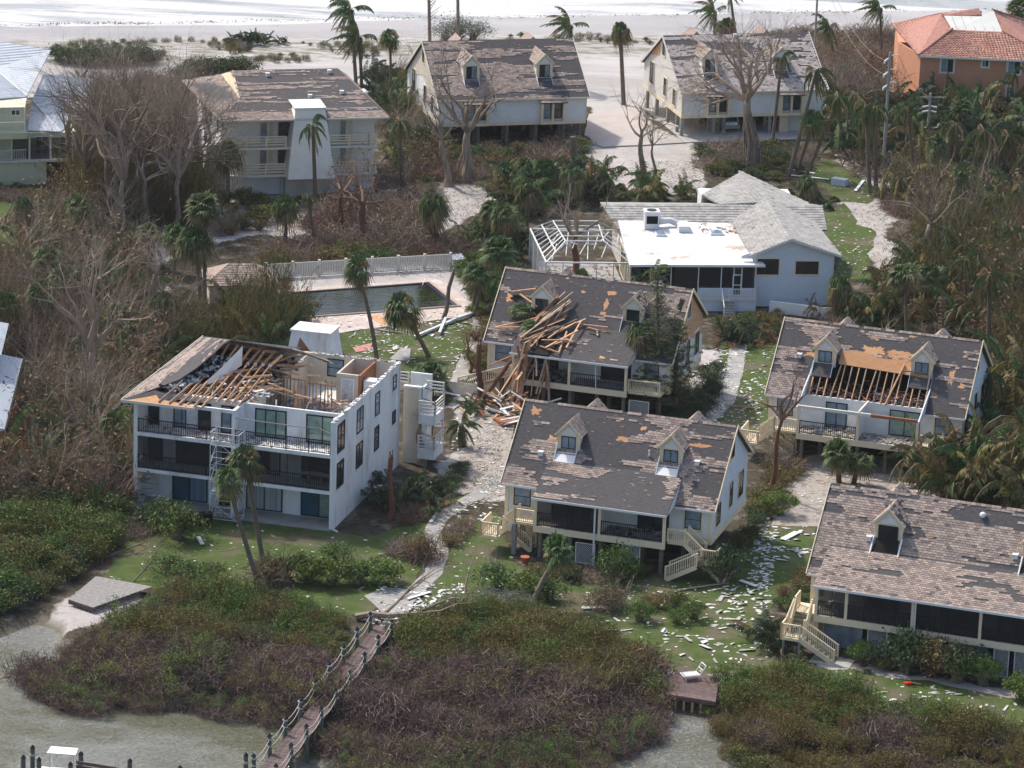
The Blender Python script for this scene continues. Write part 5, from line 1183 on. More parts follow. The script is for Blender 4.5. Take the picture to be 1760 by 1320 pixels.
    boxpart('corner_board', K['offwhite'], h, 6.85, 1.54, 0, 6.95, 1.595, 4.6)
    win(h, TF(1.6), .2, 2.1, 2.9, 4.3, 'glass', 'black', .07, 1, 1, trim='cream'); win(h, TF(1.6), 3.6, 5.6, 2.95, 4.1, 'glass', 'black', .07, 1, 1, trim='cream')
    tileroof(h, [(7.5, 1.1, 4.75), (7.0, 12.4, 4.75), (3.0, 15.4, 6.2), (3.0, 1.1, 6.25)], 'tilegrey', 13, 44, 5, .06, False)
    tileroof(h, [(-.5, 12.6, 4.75), (-.5, 1.1, 4.75), (3.0, 1.1, 6.25), (3.0, 15.4, 6.2)], 'tilegrey', 12, 44, 6, .06, False)
    MB().bar((-.6, 1.08, 4.62), (3.0, 1.08, 6.15), .06, .2).build('rake_board', K['offwhite'], h); MB().bar((3.0, 1.08, 6.15), (7.55, 1.08, 4.66), .06, .2).build('rake_board', K['offwhite'], h)
    # rear garage wing with hip roof
    boxpart('garage_wing_wall', K['siding'], h, -1.0, 20, 0, 7.5, 30, 3.2)
    tileroof(h, [(8.2, 17.9, 3.9), (8.4, 24, 3.5), (3.0, 31.5, 4.6), (3.9, 17.6, 5.2)], 'tilegrey', 12, 26, 7, .06, False)
    tileroof(h, [(-1.6, 23.5, 4.3), (-.8, 17.6, 4.9), (3.9, 17.6, 5.2), (3.2, 31.0, 4.6)], 'tilegrey', 12, 30, 8, .06, False)
    MB().prism([(-1.6, 23.5, 4.3), (3.2, 31.0, 4.6), (3.2, 31.4, 0), (-1.6, 24.5, 0)], (.2, 0, 0)).build('garage_wall', K['siding'], h)
    # screened pool enclosure
    e = thing('screen_enclosure', 'white framed pool screen cage at the left end of the bungalow', 'enclosure', tuple(L.O), L.a)
    A, B_, C_, D_ = V((-17.9, 4.6, 3)), V((-10.5, 4.5, 3)), V((-10.4, 15.5, 3)), V((-18.2, 15.8, 3))
    def bars(P, nm, w=.09):
        MB().bar(P[0], P[1], w).build(nm, K['alu'], e)
    for a, b in ((A, B_), (B_, C_), (C_, D_), (D_, A)): bars((a, b), 'rail_beam', .12)
    T0, T1 = V((-16.4, 13.8, 4.3)), V((-12.4, 13.8, 4.3)); T2, T3 = V((-16.0, 7.0, 4.3)), V((-12.6, 7.0, 4.3))
    for i in range(5):
        t = i / 4; l0 = A.lerp(D_, t); r0 = B_.lerp(C_, t); m0 = T2.lerp(T0, t); m1 = T3.lerp(T1, t)
        bars((l0, m0), 'roof_rib'); bars((m0, m1), 'roof_rib'); bars((m1, r0), 'roof_rib')
        bars((l0, V((l0.x, l0.y, 0))), 'column'); 
    for i in range(9):
        t = i / 8; bars((A.lerp(D_, t), T2.lerp(T0, t)), 'roof_rib', .05)
    for a, b in ((T2, T0), (T3, T1), (A.lerp(T2, .5), D_.lerp(T0, .5))): bars((a, b), 'roof_rib')
    for i in range(6): p = A.lerp(B_, i / 5); bars((p, V((p.x, p.y, 0))), 'column')
    bars((V((A.x, A.y, 1.2)), V((B_.x, B_.y, 1.2))), 'rail_beam', .06)
    MB().poly([A, V((A.x, A.y, 0)), V((D_.x, D_.y, 0)), D_]).build('screen_mesh', SCR2, e)
    boxpart('pool_deck', K['conc'], e, -17.6, 4.8, 0, -10.6, 15.5, .06)
    boxpart('side_house_wall', K['beige'], h, -10.4, 4.4, 0, -10.2, 12.6, 3.5); win(h, TL(-10.4), 5.0, 8.0, .2, 2.8, 'glass', 'cream', .12, 1, name='sliding_door'); win(h, TL(-10.4), 8.6, 11.6, .2, 2.8, 'glass', 'cream', .12, 1, name='sliding_door')
    scraps(h, 160, -17.2, 5, -10.9, 15, .08, 66, ('rubble', 'woodd', 'scrap'), .3, .1)
    for i in range(14): MB().bar((-17.4 + i * .45, 4.9 + (i * 5 % 7), 3.1 + .05 * (i % 5)), (-16.6 + i * .45, 8.5 + (i * 3 % 6), 3.6 + .1 * (i % 4)), .07).build('bent_rib', K['alu'], e)
def scr2():
    mm = bpy.data.materials.new('pale_screen'); mm.use_nodes = True; n = mm.node_tree.nodes; l = mm.node_tree.links; b = n['Principled BSDF']
    b.inputs['Base Color'].default_value = (.30, .33, .36, 1); t = n.new('ShaderNodeBsdfTransparent'); x = n.new('ShaderNodeMixShader'); x.inputs[0].default_value = .45
    l.new(t.outputs[0], x.inputs[1]); l.new(b.outputs[0], x.inputs[2]); l.new(x.outputs[0], n['Material Output'].inputs[0]); return mm
SCR2 = scr2()
houseK()

# ---------------------------------------------------------------- I: orange house
def houseI():
    L = Loc(G(1578, 95, 6.2)[:2], -2.5); h = thing('orange_house', 'orange stucco house with terracotta tile hip roof at the upper right', 'house', tuple(L.O), L.a)
    FOOT.append((L, -3, -.5, 16, 17)); e = 6.2
    boxpart('wall', K['orange'], h, .3, .5, 0, 13.8, 14, e - .1)
    MB().prism([(.3, .5, 0), (.3, .5, e - .1), (-1.8, 6.5, e - .1), (-1.8, 6.5, 0)], (.15, .05, 0)).build('chamfer_wall', K['orange'], h); boxpart('wall', K['orange'], h, -1.79, 6.6, 0, .29, 15, e - .1)
    for a, b, c, d in ((3.7, 6.2 - .3, 3.9, 5.8), (7.4 + 3.3, 12.2, 4.5, 5.7), (11.0 + 3.9, 13.6, 3.8, 5.7)):
        pass
    for px0, py0, px1, py1 in ((1616, 101, 1640, 124), (1687, 103, 1700, 115), (1731, 105, 1755, 127), (1728, 149, 1742, 176)):
        p = L.on(px0, py1, 1, .5); q = L.on(px1, py0, 1, .5); win(h, TF(.5), p.x, q.x, p.z, q.z, ['glassb', 'glass'], 'offwhite', .07, 1, trim='offwhite')
    E = lambda x, y: V((x, y, e))
    # roof planes: front, left, right, ridge area
    r0, r1 = L.on(1637, 52, 2, 8.0), L.on(1715, 54, 2, 8.0); t0, t1 = L.on(1622, 31, 2, 9.2), L.on(1690, 23, 2, 9.6)
    f0, f1 = V((-.0, -.1, e)), V((14.6, -.1, e)); bl = V((-2.3, 15.4, e)); tp = V((5.8, 7.6, 9.6))
    tileroof(h, [f0, f1 , V((9.0, 5.2, 8.0)), V((3.75, 5.2, 8.0))], 'tilered', 15, 44, 9, .10)
    tileroof(h, [bl, f0, V((3.75, 5.2, 8.0)), V((2.8, 9.2, 8.9))], 'tilered', 16, 52, 10, .08)
    MB().prism([(3.75, 5.22, 8.0), (9.0, 5.22, 8.0), (8.2, 8.3, 9.55), (6.9, 8.3, 9.6), (6.9, 7.5, 9.1), (2.9, 7.5, 9.0)], (0, 0, -.08)).build('bare_underlayment', K['wall_f'], h)
    for i in range(5):
        x = 4.2 + i * 1.0; MB().bar((x, 5.3, 8.06), (x - .5, 7.4, 9.03), .03, .02).build('underlayment_seam', K['greywood'], h)
    tileroof(h, [(2.6, 9.4, 8.8), (2.9, 7.5, 9.02), (6.9, 7.5, 9.15), (6.6, 8.5, 9.75)], 'tilered', 8, 10, 11, .08)
    MB().prism([(2.6, 9.3, 8.9), (8.2, 8.3, 9.6), (15.5, 15, e), bl], (0, 0, -.1)).build('rear_roof', K['tilered'], h)
    tileroof(h, [f1, (15.6, 15.2, e), (8.2, 8.3, 9.6), (9.0, 5.2, 8.0)], 'tilered', 16, 44, 12, .08)
    boxpart('gutter', K['offwhite'], h, -.05, -.2, e - .18, 14.6, -.11, e + .0)
    for p in ((f0, V((3.75, 5.2, 8.05))), (f1, V((9.0, 5.2, 8.05))), (V((8.2, 8.3, 9.6)), V((15.6, 15.2, e)))): MB().tube([p[0] + V((0, 0, .06)), p[1] + V((0, 0, .08))], [.11, .11], 6).build('hip_cap', K['tilered'], h)
houseI()

# ---------------------------------------------------------------- J: pale green house at the left edge, white metal roofs
def houseJ():
    L = Loc(G(80, 316)[:2], 14); h = thing('green_house', 'pale green house at the left edge with white metal roofs and screened balconies', 'house', tuple(L.O), L.a)
    FOOT.append((L, -16, -1, 5, 22))
    q = lambda px, py, ax, c: L.on(px, py, ax, c)
    boxpart('wall', K['lime'], h, -14, 0, 0, 0, 8, 2.2); boxpart('wall', K['lime'], h, -14, 1.6, 2.2, 3.0, 8, 4.6); boxpart('wall', K['lime'], h, -14, .6, 4.6, -2.0, 9, 7.4); boxpart('garage_opening_shade', K['dark'], h, .02, .5, 0, 3.5, 6, 2.1)  # last box: solid near-black block stands for the shade inside the garage
    boxpart('balcony_slab', K['offwhite'], h, -14, -.2, 2.2, 2.6, 1.6, 2.4); boxpart('balcony_slab', K['lime'], h, -14, -.6, 4.6, -1.9, .6, 5.2)
    rail(h, [(-14, -.15, 2.4), (-3.2, -.15, 2.4), (-1.5, .2, 2.4), (2.6, .5, 2.4)], 1.0, 'offwhite', .16, .04, .07); rail(h, [(-14, -.5, 5.2), (-2.1, -.5, 5.2)], 1.0, 'offwhite', .16, .04, .07)
    for x in (-6.5, -3.3, -1.6, .4, 2.5): MB().bar((x, .1, 2.4), (x, .1, 4.7), .09).build('porch_post', K['white2'], h)
    for x in (-6.3, -2.1): MB().bar((x, -.5, 5.2), (x, -.5, 7.4), .12).build('porch_post', K['white2'], h)
    for a, b in ((-3.2, -1.7), (-1.5, .3), (.5, 2.4)): MB().box(a, .09, 2.45, b, .1, 4.5).build('screen_panel', K['screen'], h)
    for a, b, c, d, y in ((-5.6, -4.4, 2.5, 4.4, 1.6), (-.9, .4, 2.5, 4.3, 1.6), (-3.3, -2.4, 6.6, 7.2, .6), (-5.6, -4.8, 5.3, 7.2, .6)): win(h, TF(y), a, b, c, d, 'glass', 'white2', .08, 1)
    # roofs from measured corners
    a, b, c, d = q(46, 166, 2, 7.5), q(87, 86, 2, 10.2), q(-120, 50, 2, 11.5), q(-120, 175, 2, 7.9)
    MB().prism([a, b, c, q(-10, 118, 2, 8.9)], (0, 0, -.12)).build('metal_roof', K['metalr'], h); MB().prism([a, q(-10, 118, 2, 8.9), d + V((-3, 0, 0)), d], (0, 0, -.12)).build('metal_roof', K['metalr'], h)
    MB().bar(a + V((0, 0, .02)), q(-10, 118, 2, 8.95), .16).build('hip_cap', K['alu'], h)
    MB().prism([q(-120, 180, 2, 7.5), q(46, 166, 2, 7.45), V((-2.0, .6, 7.0)), V((-14, .6, 7.0))], (0, 0, -.05)).build('soffit', K['offwhite'], h)
    e0, e1, e2, e3 = q(47, 224, 2, 4.75), q(104, 226, 2, 4.75), q(55, 170, 2, 6.4), q(150, 130, 2, 5.2)
    g = q(75, 127, 2, 7.4)
    MB().prism([e0, e1, q(55, 172, 2, 6.3)], (0, 0, -.1)).build('metal_roof', K['metalr'], h)
    MB().prism([q(55, 172, 2, 6.3), e1, q(140, 190, 2, 4.9), q(160, 135, 2, 5.4), g], (0, 0, -.1)).build('metal_roof', K['metalr'], h)
    MB().bar(q(55, 172, 2, 6.35), e1, .12).build('hip_cap', K['alu'], h)
K['metalr'] = mat('ribbed_metal_roof', (.46, .50, .55), (.40, .45, .50), .6, .38, spec=.5, metal=.3, corr=(1, .38))
houseJ()
# M: metal roofed building cut by the left edge
def houseM():
    h = thing('metal_roof_house', 'brown walled house with ribbed pale metal roofs cut by the left edge', 'house'); FOOT.append((Loc((-60, 268), 0), 0, 0, 22, 36))
    a, b, c, d = G(15, 556, 7), G(2, 610, 6.6), G(-140, 590, 8.5), G(-120, 530, 8.5)
    MB().prism([a, b, c, d], (0, 0, -.12)).build('metal_roof', K['metalr'], h)
    a, b, c, d = G(41, 617, 4.8), G(10, 738, 4.2), G(-90, 725, 5.5), G(-60, 596, 6.0)
    MB().prism([a, b, c, d], (0, 0, -.15)).build('metal_roof', K['metalr'], h); MB().bar(a, b, .14, .2).build('roof_edge', K['dark'], h)
    p, q = G(36, 640, 4.6), G(8, 742, 4.1)
    MB().prism([(p.x - .1, p.y, 0), (q.x + .1, q.y, 0), (q.x + .1, q.y, 4.05), (p.x - .1, p.y, 4.45)], (-.2, 0, 0)).build('wall', K['copper'], h); boxpart('wall', K['copper'], h, q.x - 6, q.y, 0, q.x + .09, q.y + .2, 4.04)
houseM()
# ---------------------------------------------------------------- pool, fence, shed, retaining wall
def pool():
    p = thing('swimming_pool', 'rectangular swimming pool with murky dark water and blue tiled edge', 'pool')
    FL, FR, BR_, BL_ = G(526, 546), G(787, 527), G(737, 487), G(492, 505)
    c = (FL + FR + BR_ + BL_) / 4; ins = lambda q, k: c + (q - c) * k
    P = [FL, FR, BR_, BL_]
    def ring(k0, k1, z0, z1, nm, m):
        for i in range(4):
            a, b = P[i], P[(i + 1) % 4]; up = V((0, 0, z0))
            MB().prism([ins(a, k0) + up, ins(b, k0) + up, ins(b, k1) + up, ins(a, k1) + up], (0, 0, z1 - z0)).build(nm, K[m], p)
    ring(1.04, 1.0, 0.035, .13, 'coping', 'coping'); ring(1.0, .945, .02, .12, 'tile_band', 'blue')
    mb = MB(); mb.poly([ins(q, .945) + V((0, 0, .045)) for q in P])
    mm = watermat('pool_water', (.012, .015, .005), (.022, .028, .010), .015, .45, .035); mm.node_tree.nodes['Principled BSDF'].inputs['Specular IOR Level'].default_value = .3; mb.build('pool_water', mm, p)
    MB().tube([G(723, 500, .1), G(726, 490, .9), G(731, 477, .9)], [.03] * 3, 6).build('pool_rail', K['alu'], p)
    P2 = [(350, 545), (440, 585), (586, 572), (700, 556), (826, 541), (808, 524), (768, 486), (742, 478), (660, 486), (500, 496)]
    sheet('pool_deck', P2, .018, K['pavers'], .3, 2)
    b = MB(); b.prism(gp([(632, 545), (652, 541), (672, 554), (655, 558)]), (0, 0, .04)); tag(b.build('plywood_sheet', K['ply']), 'orange plywood sheet lying on the pool deck', 'plywood sheet')
pool()
def picket_fence(name, label, a, b, h_, n, mcol='offwhite', pw=.10, bayL=2.6, mt=.10):
    f = thing(name, label, 'fence', tuple(a)); d = b - a; Lg = d.length; u = d.normalized(); k = max(1, round(Lg / bayL))
    pm = MB(); ang = math.atan2(u.y, u.x)
    post = MB().box(-.09, -.09, 0, .09, .09, h_ + .12); post.box(-.11, -.11, h_ + .13, .11, .11, h_ + .17)
    po = None; pk = None
    for i in range(k + 1):
        if po is None: po = post.build('post', K[mcol], f)
        else: link('post', po.data, f)
        q = u * (Lg * i / k); f.children[-1].location = q; f.children[-1].rotation_euler.z = ang
    for i in range(n):
        if int(i * k / n) != int((i - 1) * k / n): continue
        q = u * (Lg * i / n)
        if pk is None: pk = MB().box(-pw / 2, -.02, .1, pw / 2, .02, h_).build('picket', K[mcol], f); ob = pk
        else: ob = link('picket', pk.data, f)
        ob.location = q; ob.rotation_euler.z = ang
    for z in (.12, h_ - .02):
        for i in range(k): MB().bar(u * (Lg * i / k) + V((0, 0, z)), u * (Lg * (i + 1) / k) + V((0, 0, z)), .06, mt).build('rail', K[mcol], f)
    return f
picket_fence('picket_fence', 'long cream picket fence behind the swimming pool', G(457, 480), G(774, 462), 1.35, 112)
picket_fence('picket_fence', 'short white picket fence beside the crushed stilt house', G(757, 676), G(818, 684), 1.1, 26, 'white2')
def shed():
    L = Loc(G(425, 532)[:2], 8); h = thing('pool_shed', 'small shed with shingled hip roof behind the bamboo left of the pool', 'shed', tuple(L.O), L.a); FOOT.append((L, -4, 0, 3, 5))
    boxpart('wall', K['beige'], h, -3.2, .3, 0, 2.2, 4.6, 2.1)
    P = [V((-3.7, 0, 2.1)), V((2.7, 0, 2.1)), V((2.7, 5, 2.1)), V((-3.7, 5, 2.1))]; t0, t1 = V((-1.4, 2.5, 3.4)), V((.6, 2.5, 3.4))
    for q in ([P[0], P[1], t1, t0], [P[2], P[3], t0, t1]): tileroof(h, q, 'shingle', 10, 18, 2, .03, False)
    for q in ([P[1], P[2], t1, t1], [P[3], P[0], t0, t0]): MB().prism(q[:3], (0, 0, .06)).build('hip_slope', K['shingle'], h)
shed()
o = MB(); a, b = G(1322, 536), G(1520, 560); o.bar(a + V((0, 0, .5)), b + V((0, 0, .5)), .25, 1.0)
tag(o.build('retaining_wall', K['siding']), 'long low white block wall running below the bungalow behind the right hand stilt house', 'wall')
# ---------------------------------------------------------------- utility poles and wires
def pole(px, pyb, pyt, label, style, r=.17, m='conc', tilt=0, base=None):
    p = base or G(px, pyb); H_ = HT(p, pyt); t = thing('utility_pole', label, 'utility pole', tuple(p), 0)
    MB().tube([(0, 0, 0), (tilt, 0, H_)], [r, r * .7], 8).build('shaft', K[m], t)
    if style == 1:
        for z, w in ((H_ - .3, .9), (H_ - 1.7, .8), (H_ - 3.0, .8)):
            MB().bar((0, 0, z), (w, 0, z + .03), .09).build('insulator_arm', K['alu'], t); MB().tube([(-.1, 0, z - .3), (-.45, 0, z - .6), (-.5, 0, z - .85)], [.09, .12, .08], 8).build('insulator', K['alu'], t)
    if style == 2:
        MB().bar((-1.5, 0, H_ - .5), (1.6, 0, H_ - .4), .12).build('crossarm', K['greywood'], t)
        for z in (H_ - 1.3, H_ - 1.8):
            for s in (-1, 1): MB().tube([(0, 0, z), (s * .7, 0, z - .15)], [.07, .1], 8).build('insulator', K['alu'], t)
        for s in (-1, 1): MB().tube([(s * .45, 0, H_ - 3.6), (s * .9, 0, H_ - 3.5), (s * 1.05, 0, H_ - 3.1)], [.04, .07, .09], 8).build('fuse_holder', K['alu'], t)
        MB().bar((-.9, 0, H_ - 3.55), (.9, 0, H_ - 3.5), .07).build('crossarm', K['alu'], t)
    return p, H_
bP1 = G(1517, 300); pP1, hP1 = pole(1517, 300, 90, 'concrete power pole with three side insulator arms, standing in the palms', 1, base=bP1)
bP2 = G(1592, 272); pP2, hP2 = pole(1592, 272, 160, 'concrete power pole with a wide crossarm, in front of the orange house', 2, base=bP2)
bP3 = G(1396, 150); pP3, hP3 = pole(1396, 150, -60, 'tall grey power pole rising beside the upper right stilt house', 0, base=bP3, r=.14, m='greywood')
def wire(a, b, sag, label):
    a, b = V(a), V(b); P = [a.lerp(b, i / 14) + V((0, 0, -sag * 4 * (i / 14) * (1 - i / 14))) for i in range(15)]
    tag(MB().tube(P, [.019] * 15, 4).build('power_line', K['greywood']), label, 'wire', 'power lines between the poles')
for i, z in enumerate((.3, 1.7, 3.0)):
    wire(pP1 + V((.9, 0, hP1 - z)), pP2 + V(((-1.5, 0, 1.5)[(i + 1) % 3], 0, hP2 - .35)), .9, ('highest', 'middle', 'lowest')[i] + ' sagging power line from the arm pole to the crossarm pole')
    if i < 2: wire(pP3 + V((0, 0, hP1 + 2.5 - i * 1.2)), pP1 + V((-.5, 0, hP1 - z - .5)), 2.2, ('upper', 'lower')[i] + ' slack power line left of the arm pole')
wire(pP1 + V((0, 0, hP1 - 6.5)), pP2 + V((-.3, 0, 1.0)), -.3, 'fallen slanting wire running down among the palms')
for px, pyb, pyt, lb in ((737, 90, -40, 'bare dark pole above the left end of the upper middle stilt house'), (786, 78, -60, 'second bare dark pole behind the upper middle roof')):
    p = G(px + 2, pyb + 0); H_ = HT(p, pyt); t = thing('timber_pole', lb, 'pole', tuple(p)); MB().tube([(0, 0, 0), (-.4, 0, H_)], [.2, .15], 8).build('shaft', K['bark'], t)
    if px == 737:
        mb = MB()
        for i in range(7): mb.tube([(-.2, 0, H_ * (.4 + i * .05)), (.5 + .3 * (i % 3), 0, H_ * (.5 + i * .06))], [.05, .02], 4)
        mb.build('twigs', K['twigb'], t)

# ================================================================ vegetation prototypes (meshes shared by their copies)
def mesh_of(mb, mats, name, smooth=False):
    me = bpy.data.meshes.new(name); me.from_pydata(mb.v, [], mb.f)
    mats = mats if isinstance(mats, (list, tuple)) else [mats]
    for q in mats: me.materials.append(K[q])
    if len(mats) > 1: me.polygons.foreach_set('material_index', mb.m)
    if smooth: me.polygons.foreach_set('use_smooth', [True] * len(me.polygons))
    me.update(); return me
def sph(az, el): return V((math.cos(az) * math.cos(el), math.sin(az) * math.cos(el), math.sin(el)))
def fan_crown(seed, n=30, R=1.2, wind=(0, 0), dead=.2, droop=.5, mats=('lf_palm', 'lf_palmb')):
    r = random.Random(seed); mb = MB(); wv = V((wind[0], wind[1], 0))
    for i in range(n):
        az = i * 2.399 + r.uniform(-.2, .2); t = (i + .5) / n; el = math.radians(78 - 125 * t) + r.uniform(-.15, .15)
        d = sph(az, el); mi = 1 if (t > 1 - dead or r.random() < .05) else 0
        d = (d + wv * (.9 - .3 * t)).normalized()
        L = R * r.uniform(.38, .52); p1 = d * L * .5; p2 = d * L + V((0, 0, -.06)); mb.tube([(0, 0, -.1), p1, p2], [.022, .018, .014], 3, mi)
        side = d.cross(V((0, 0, 1)));
        if side.length < .05: side = V((1, 0, 0))
        side.normalize(); up = side.cross(d).normalized(); k = 15; roll = r.uniform(-.5, .5)
        side2 = side * math.cos(roll) + up * math.sin(roll)
        for j in range(k):
            a = (j / (k - 1) - .5) * 2 * 1.75; l = R * .66 * (1 - .22 * abs(a) / 1.75) * r.uniform(.85, 1.1)
            ld = (d * math.cos(a) + side2 * math.sin(a)).normalized(); ld = (ld + wv * .5).normalized()
            w = ld.cross(up).normalized() * (.034 * R + .01)
            m1 = p2 + ld * l * .55 + V((0, 0, -.05 * l)); m2 = m1 + (ld * l * .45 + V((0, 0, -l * droop * r.uniform(.5, 1.3)))) 
            mb.quad(p2 - w * .3, p2 + w * .3, m1 + w, m1 - w, mi); mb.poly([m1 - w, m1 + w, m2], mi)
    return mesh_of(mb, mats, 'fan_crown')
def frond(mb, base, d, L, droop, ll, r, mi=0, n=20, hang=.6, wv=None, stem=1):
    wv = wv or V((0, 0, 0)); P = [V(base)]; dd = d.copy(); seg = 7
    for i in range(seg):
        dd = (dd + V((0, 0, -droop / seg * (1 + i * .25))) + wv * (.22 * (i + 1) / seg)).normalized(); P.append(P[-1] + dd * L / seg)
    mb.tube(P, [.035 * L / 3 * (1 - .8 * i / seg) + .006 for i in range(seg + 1)], 3, mi)
    for i in range(n):
        t = .12 + .88 * (i + .5) / n; f = t * seg; k = min(seg - 1, int(f)); p = P[k].lerp(P[k + 1], f - k); ax = (P[k + 1] - P[k]).normalized()
        s = ax.cross(V((0, 0, 1)));
        if s.length < .05: s = V((1, 0, 0))
        s.normalize(); l = ll * (math.sin(pi * min(1, t * .9 + .12)) * .75 + .3) * r.uniform(.75, 1.15)
        for q in (-1, 1):
            if r.random() < .1: continue
            ld = (s * q * (1 - hang * .5) + ax * .55 + V((0, 0, -hang * r.uniform(.6, 1.3))) + wv * .5).normalized(); w = ax * (.03 * L / 3 + .016)
            m1 = p + ld * l * .6; m2 = m1 + (ld + V((0, 0, -.5 * hang))).normalized() * l * .4
            mb.quad(p - w * .6, p + w * .6, m1 + w, m1 - w, mi); mb.poly([m1 - w, m1 + w, m2], mi)
def feather_crown(seed, n=15, L=2.8, wind=(0, 0), droop=1.0, dead=.3, hang=.8, elmin=-70, elmax=75, mats=('lf_palm', 'lf_palmb', 'lf_straw'), ll=.62, straw=.08):
    r = random.Random(seed); mb = MB(); wv = V((wind[0], wind[1], 0))
    for i in range(n):
        az = i * 2.399 + r.uniform(-.3, .3); t = (i + .5) / n; el = math.radians(elmax - (elmax - elmin) * t) + r.uniform(-.2, .2)
        d = (sph(az, el) + wv * .8).normalized(); mi = 1 if t > 1 - dead else 0
        if r.random() < straw: mi = 2
        frond(mb, d * .1, d, L * r.uniform(.7, 1.08), droop * r.uniform(.6, 1.3), ll, r, mi, 34, hang, wv)
    if dead > .1:
        for i in range(8): d = sph(r.random() * 6.28, r.uniform(-1.2, -.2)); mb.tube([(0, 0, 0), d * .3, d * .4 + V((0, 0, -.5))], [.07, .06, .02], 4, 2)
    return mesh_of(mb, mats, 'feather_crown')
def grow(mb, p, d, L, r, lv, R, up, gn, kids=(2, 4), ang=(.35, .95), sh=(.55, .82), n0=6, tips=None, mi=0):
    seg = 4 if lv > 1 else 3; P = [V(p)]; dd = d.copy(); rad = [r]
    for i in range(seg):
        dd = (dd + V((R.gauss(0, gn), R.gauss(0, gn), R.gauss(0, gn) + up))).normalized(); P.append(P[-1] + dd * L / seg); rad.append(r * (1 - .5 * (i + 1) / seg) if lv else r * (1 - .8 * (i + 1) / seg))
    mb.tube(P, rad, max(3, n0), mi)
    if lv == 0:
        if tips is not None: tips.append(P[-1])
        return P
    k = R.randint(*kids)
    for i in range(k):
        t = 1.0 if i == 0 else R.uniform(.35, 1.0); f = t * seg; q = min(seg - 1, int(f)); pp = P[q].lerp(P[q + 1], f - q)
        ax = (P[q + 1] - P[q]).normalized(); a = V((R.gauss(0, 1), R.gauss(0, 1), R.gauss(0, 1))); a = (a - ax * a.dot(ax)).normalized()
        th = R.uniform(*ang) * (.55 if i == 0 else 1); nd = (ax * math.cos(th) + a * math.sin(th)).normalized()
        grow(mb, pp, nd, L * R.uniform(*sh), rad[min(q + 1, seg)] * R.uniform(.55, .85), lv - 1, R, up, gn, kids, ang, sh, max(3, n0 - 1), tips, mi)
    return P
def bare_crown(seed, L=3.0, r=.2, lv=5, n=4, spread=.9, up=.02, gn=.14, m='twigb', kids=(2, 4), leaves=0, lm='lf_rust', sh=(.55, .82)):
    R = random.Random(seed); mb = MB(); tips = []
    for i in range(n):
        az = i * 2 * pi / n + R.uniform(-.5, .5); d = sph(az, R.uniform(pi / 2 - spread, pi / 2 - spread * .3))
        grow(mb, (0, 0, 0), d, L * R.uniform(.8, 1.2), r * R.uniform(.7, 1), lv, R, up, gn, kids, n0=6, tips=tips, sh=sh)
    mats = [m]
    if leaves:
        mats.append(lm)
        for i in range(leaves):
            p = R.choice(tips) + V((R.gauss(0, .2), R.gauss(0, .2), R.gauss(0, .2))); leaf(mb, p, .11, R, 1)
    return mesh_of(mb, mats, 'bare_crown')
def leaf(mb, p, s, R, mi=0):
    a = V((R.gauss(0, 1), R.gauss(0, 1), R.gauss(0, .6))).normalized() * s; b = V((R.gauss(0, 1), R.gauss(0, 1), R.gauss(0, .7))).normalized() * s * .6
    mb.quad(p - a, p + b * .7, p + a, p - b * .7, mi)
def bush_mesh(seed, n=1500, leafs=.075, clumps=34, h=1.0, w=1.0, mats=('lf_green', 'twigb'), flat=.7, twigs=40, tight=.17, spike=0, mix=0):
    R = random.Random(seed); mb = MB(); C = []
    for i in range(clumps):
        az = R.random() * 2 * pi; t = R.random() ** .6; rr = w * t * .86; z = h * (.25 + .62 * math.sqrt(max(0, 1 - (t * .9) ** 2)) * R.uniform(.55, 1.0) + spike * R.random() * .5); C.append(V((rr * math.cos(az), rr * math.sin(az), z)))
    ml = len(mats) - 1
    for i in range(n):
        ci = R.randrange(clumps); c = C[ci]; s = tight * (1.3 if spike else 1); p = c + V((R.gauss(0, s * w), R.gauss(0, s * w), R.gauss(0, s * h * (.8 + spike))))
        if p.z < .03: p.z = abs(p.z) + .03
        leaf(mb, p, leafs * R.uniform(.6, 1.3), R, (ci % ml if mix and R.random() < .85 else 0))
    for i in range(twigs):
        c = R.choice(C); q = c * R.uniform(.6, 1.15) + V((0, 0, R.uniform(-.1, .25) * h)); mb.tube([(R.gauss(0, .1), R.gauss(0, .1), 0), q * .5 + V((R.gauss(0, .1), R.gauss(0, .1), .1)), q], [.028, .018, .006], 3, ml)
    return mesh_of(mb, mats, 'bush_leaves')
def tangle_mesh(seed, n=260, h=1.0, w=1.3, m='twigp', leaves=0, lm='lf_olive', seg=4, gn=.42, r=.018, L=.9, pale=.07):
    R = random.Random(seed); mb = MB()
    for i in range(n):
        az = R.random() * 2 * pi; rr = w * math.sqrt(R.random()); p = V((rr * math.cos(az), rr * math.sin(az), R.random() * h * .55)); d = sph(R.random() * 6.28, R.uniform(-.3, 1.3)); P = [p]; l = L * R.uniform(.5, 1.3)
        for k in range(seg):
            d = (d + V((R.gauss(0, gn), R.gauss(0, gn), R.gauss(0, gn) - .12))).normalized(); q = P[-1] + d * l / seg
            if q.z < 0: q.z = .03
            if q.z > h * 1.15: q.z = h * 1.1; d.z = -abs(d.z)
            P.append(q)
        rad = r * R.uniform(.5, 1.5); mb.tube(P, [rad * (1 - .6 * k / seg) for k in range(seg + 1)], 3, 1 if R.random() < pale else 0)
    mats = [m, 'twigg']
    if leaves:
        mats.append(lm); C = [V((R.uniform(-w, w) * .8, R.uniform(-w, w) * .8, h * R.uniform(.6, 1.05))) for _ in range(14)]
        for i in range(leaves): leaf(mb, R.choice(C) + V((R.gauss(0, .16), R.gauss(0, .16), R.gauss(0, .12))), .055, R, 2)
    return mesh_of(mb, mats, 'tangle')
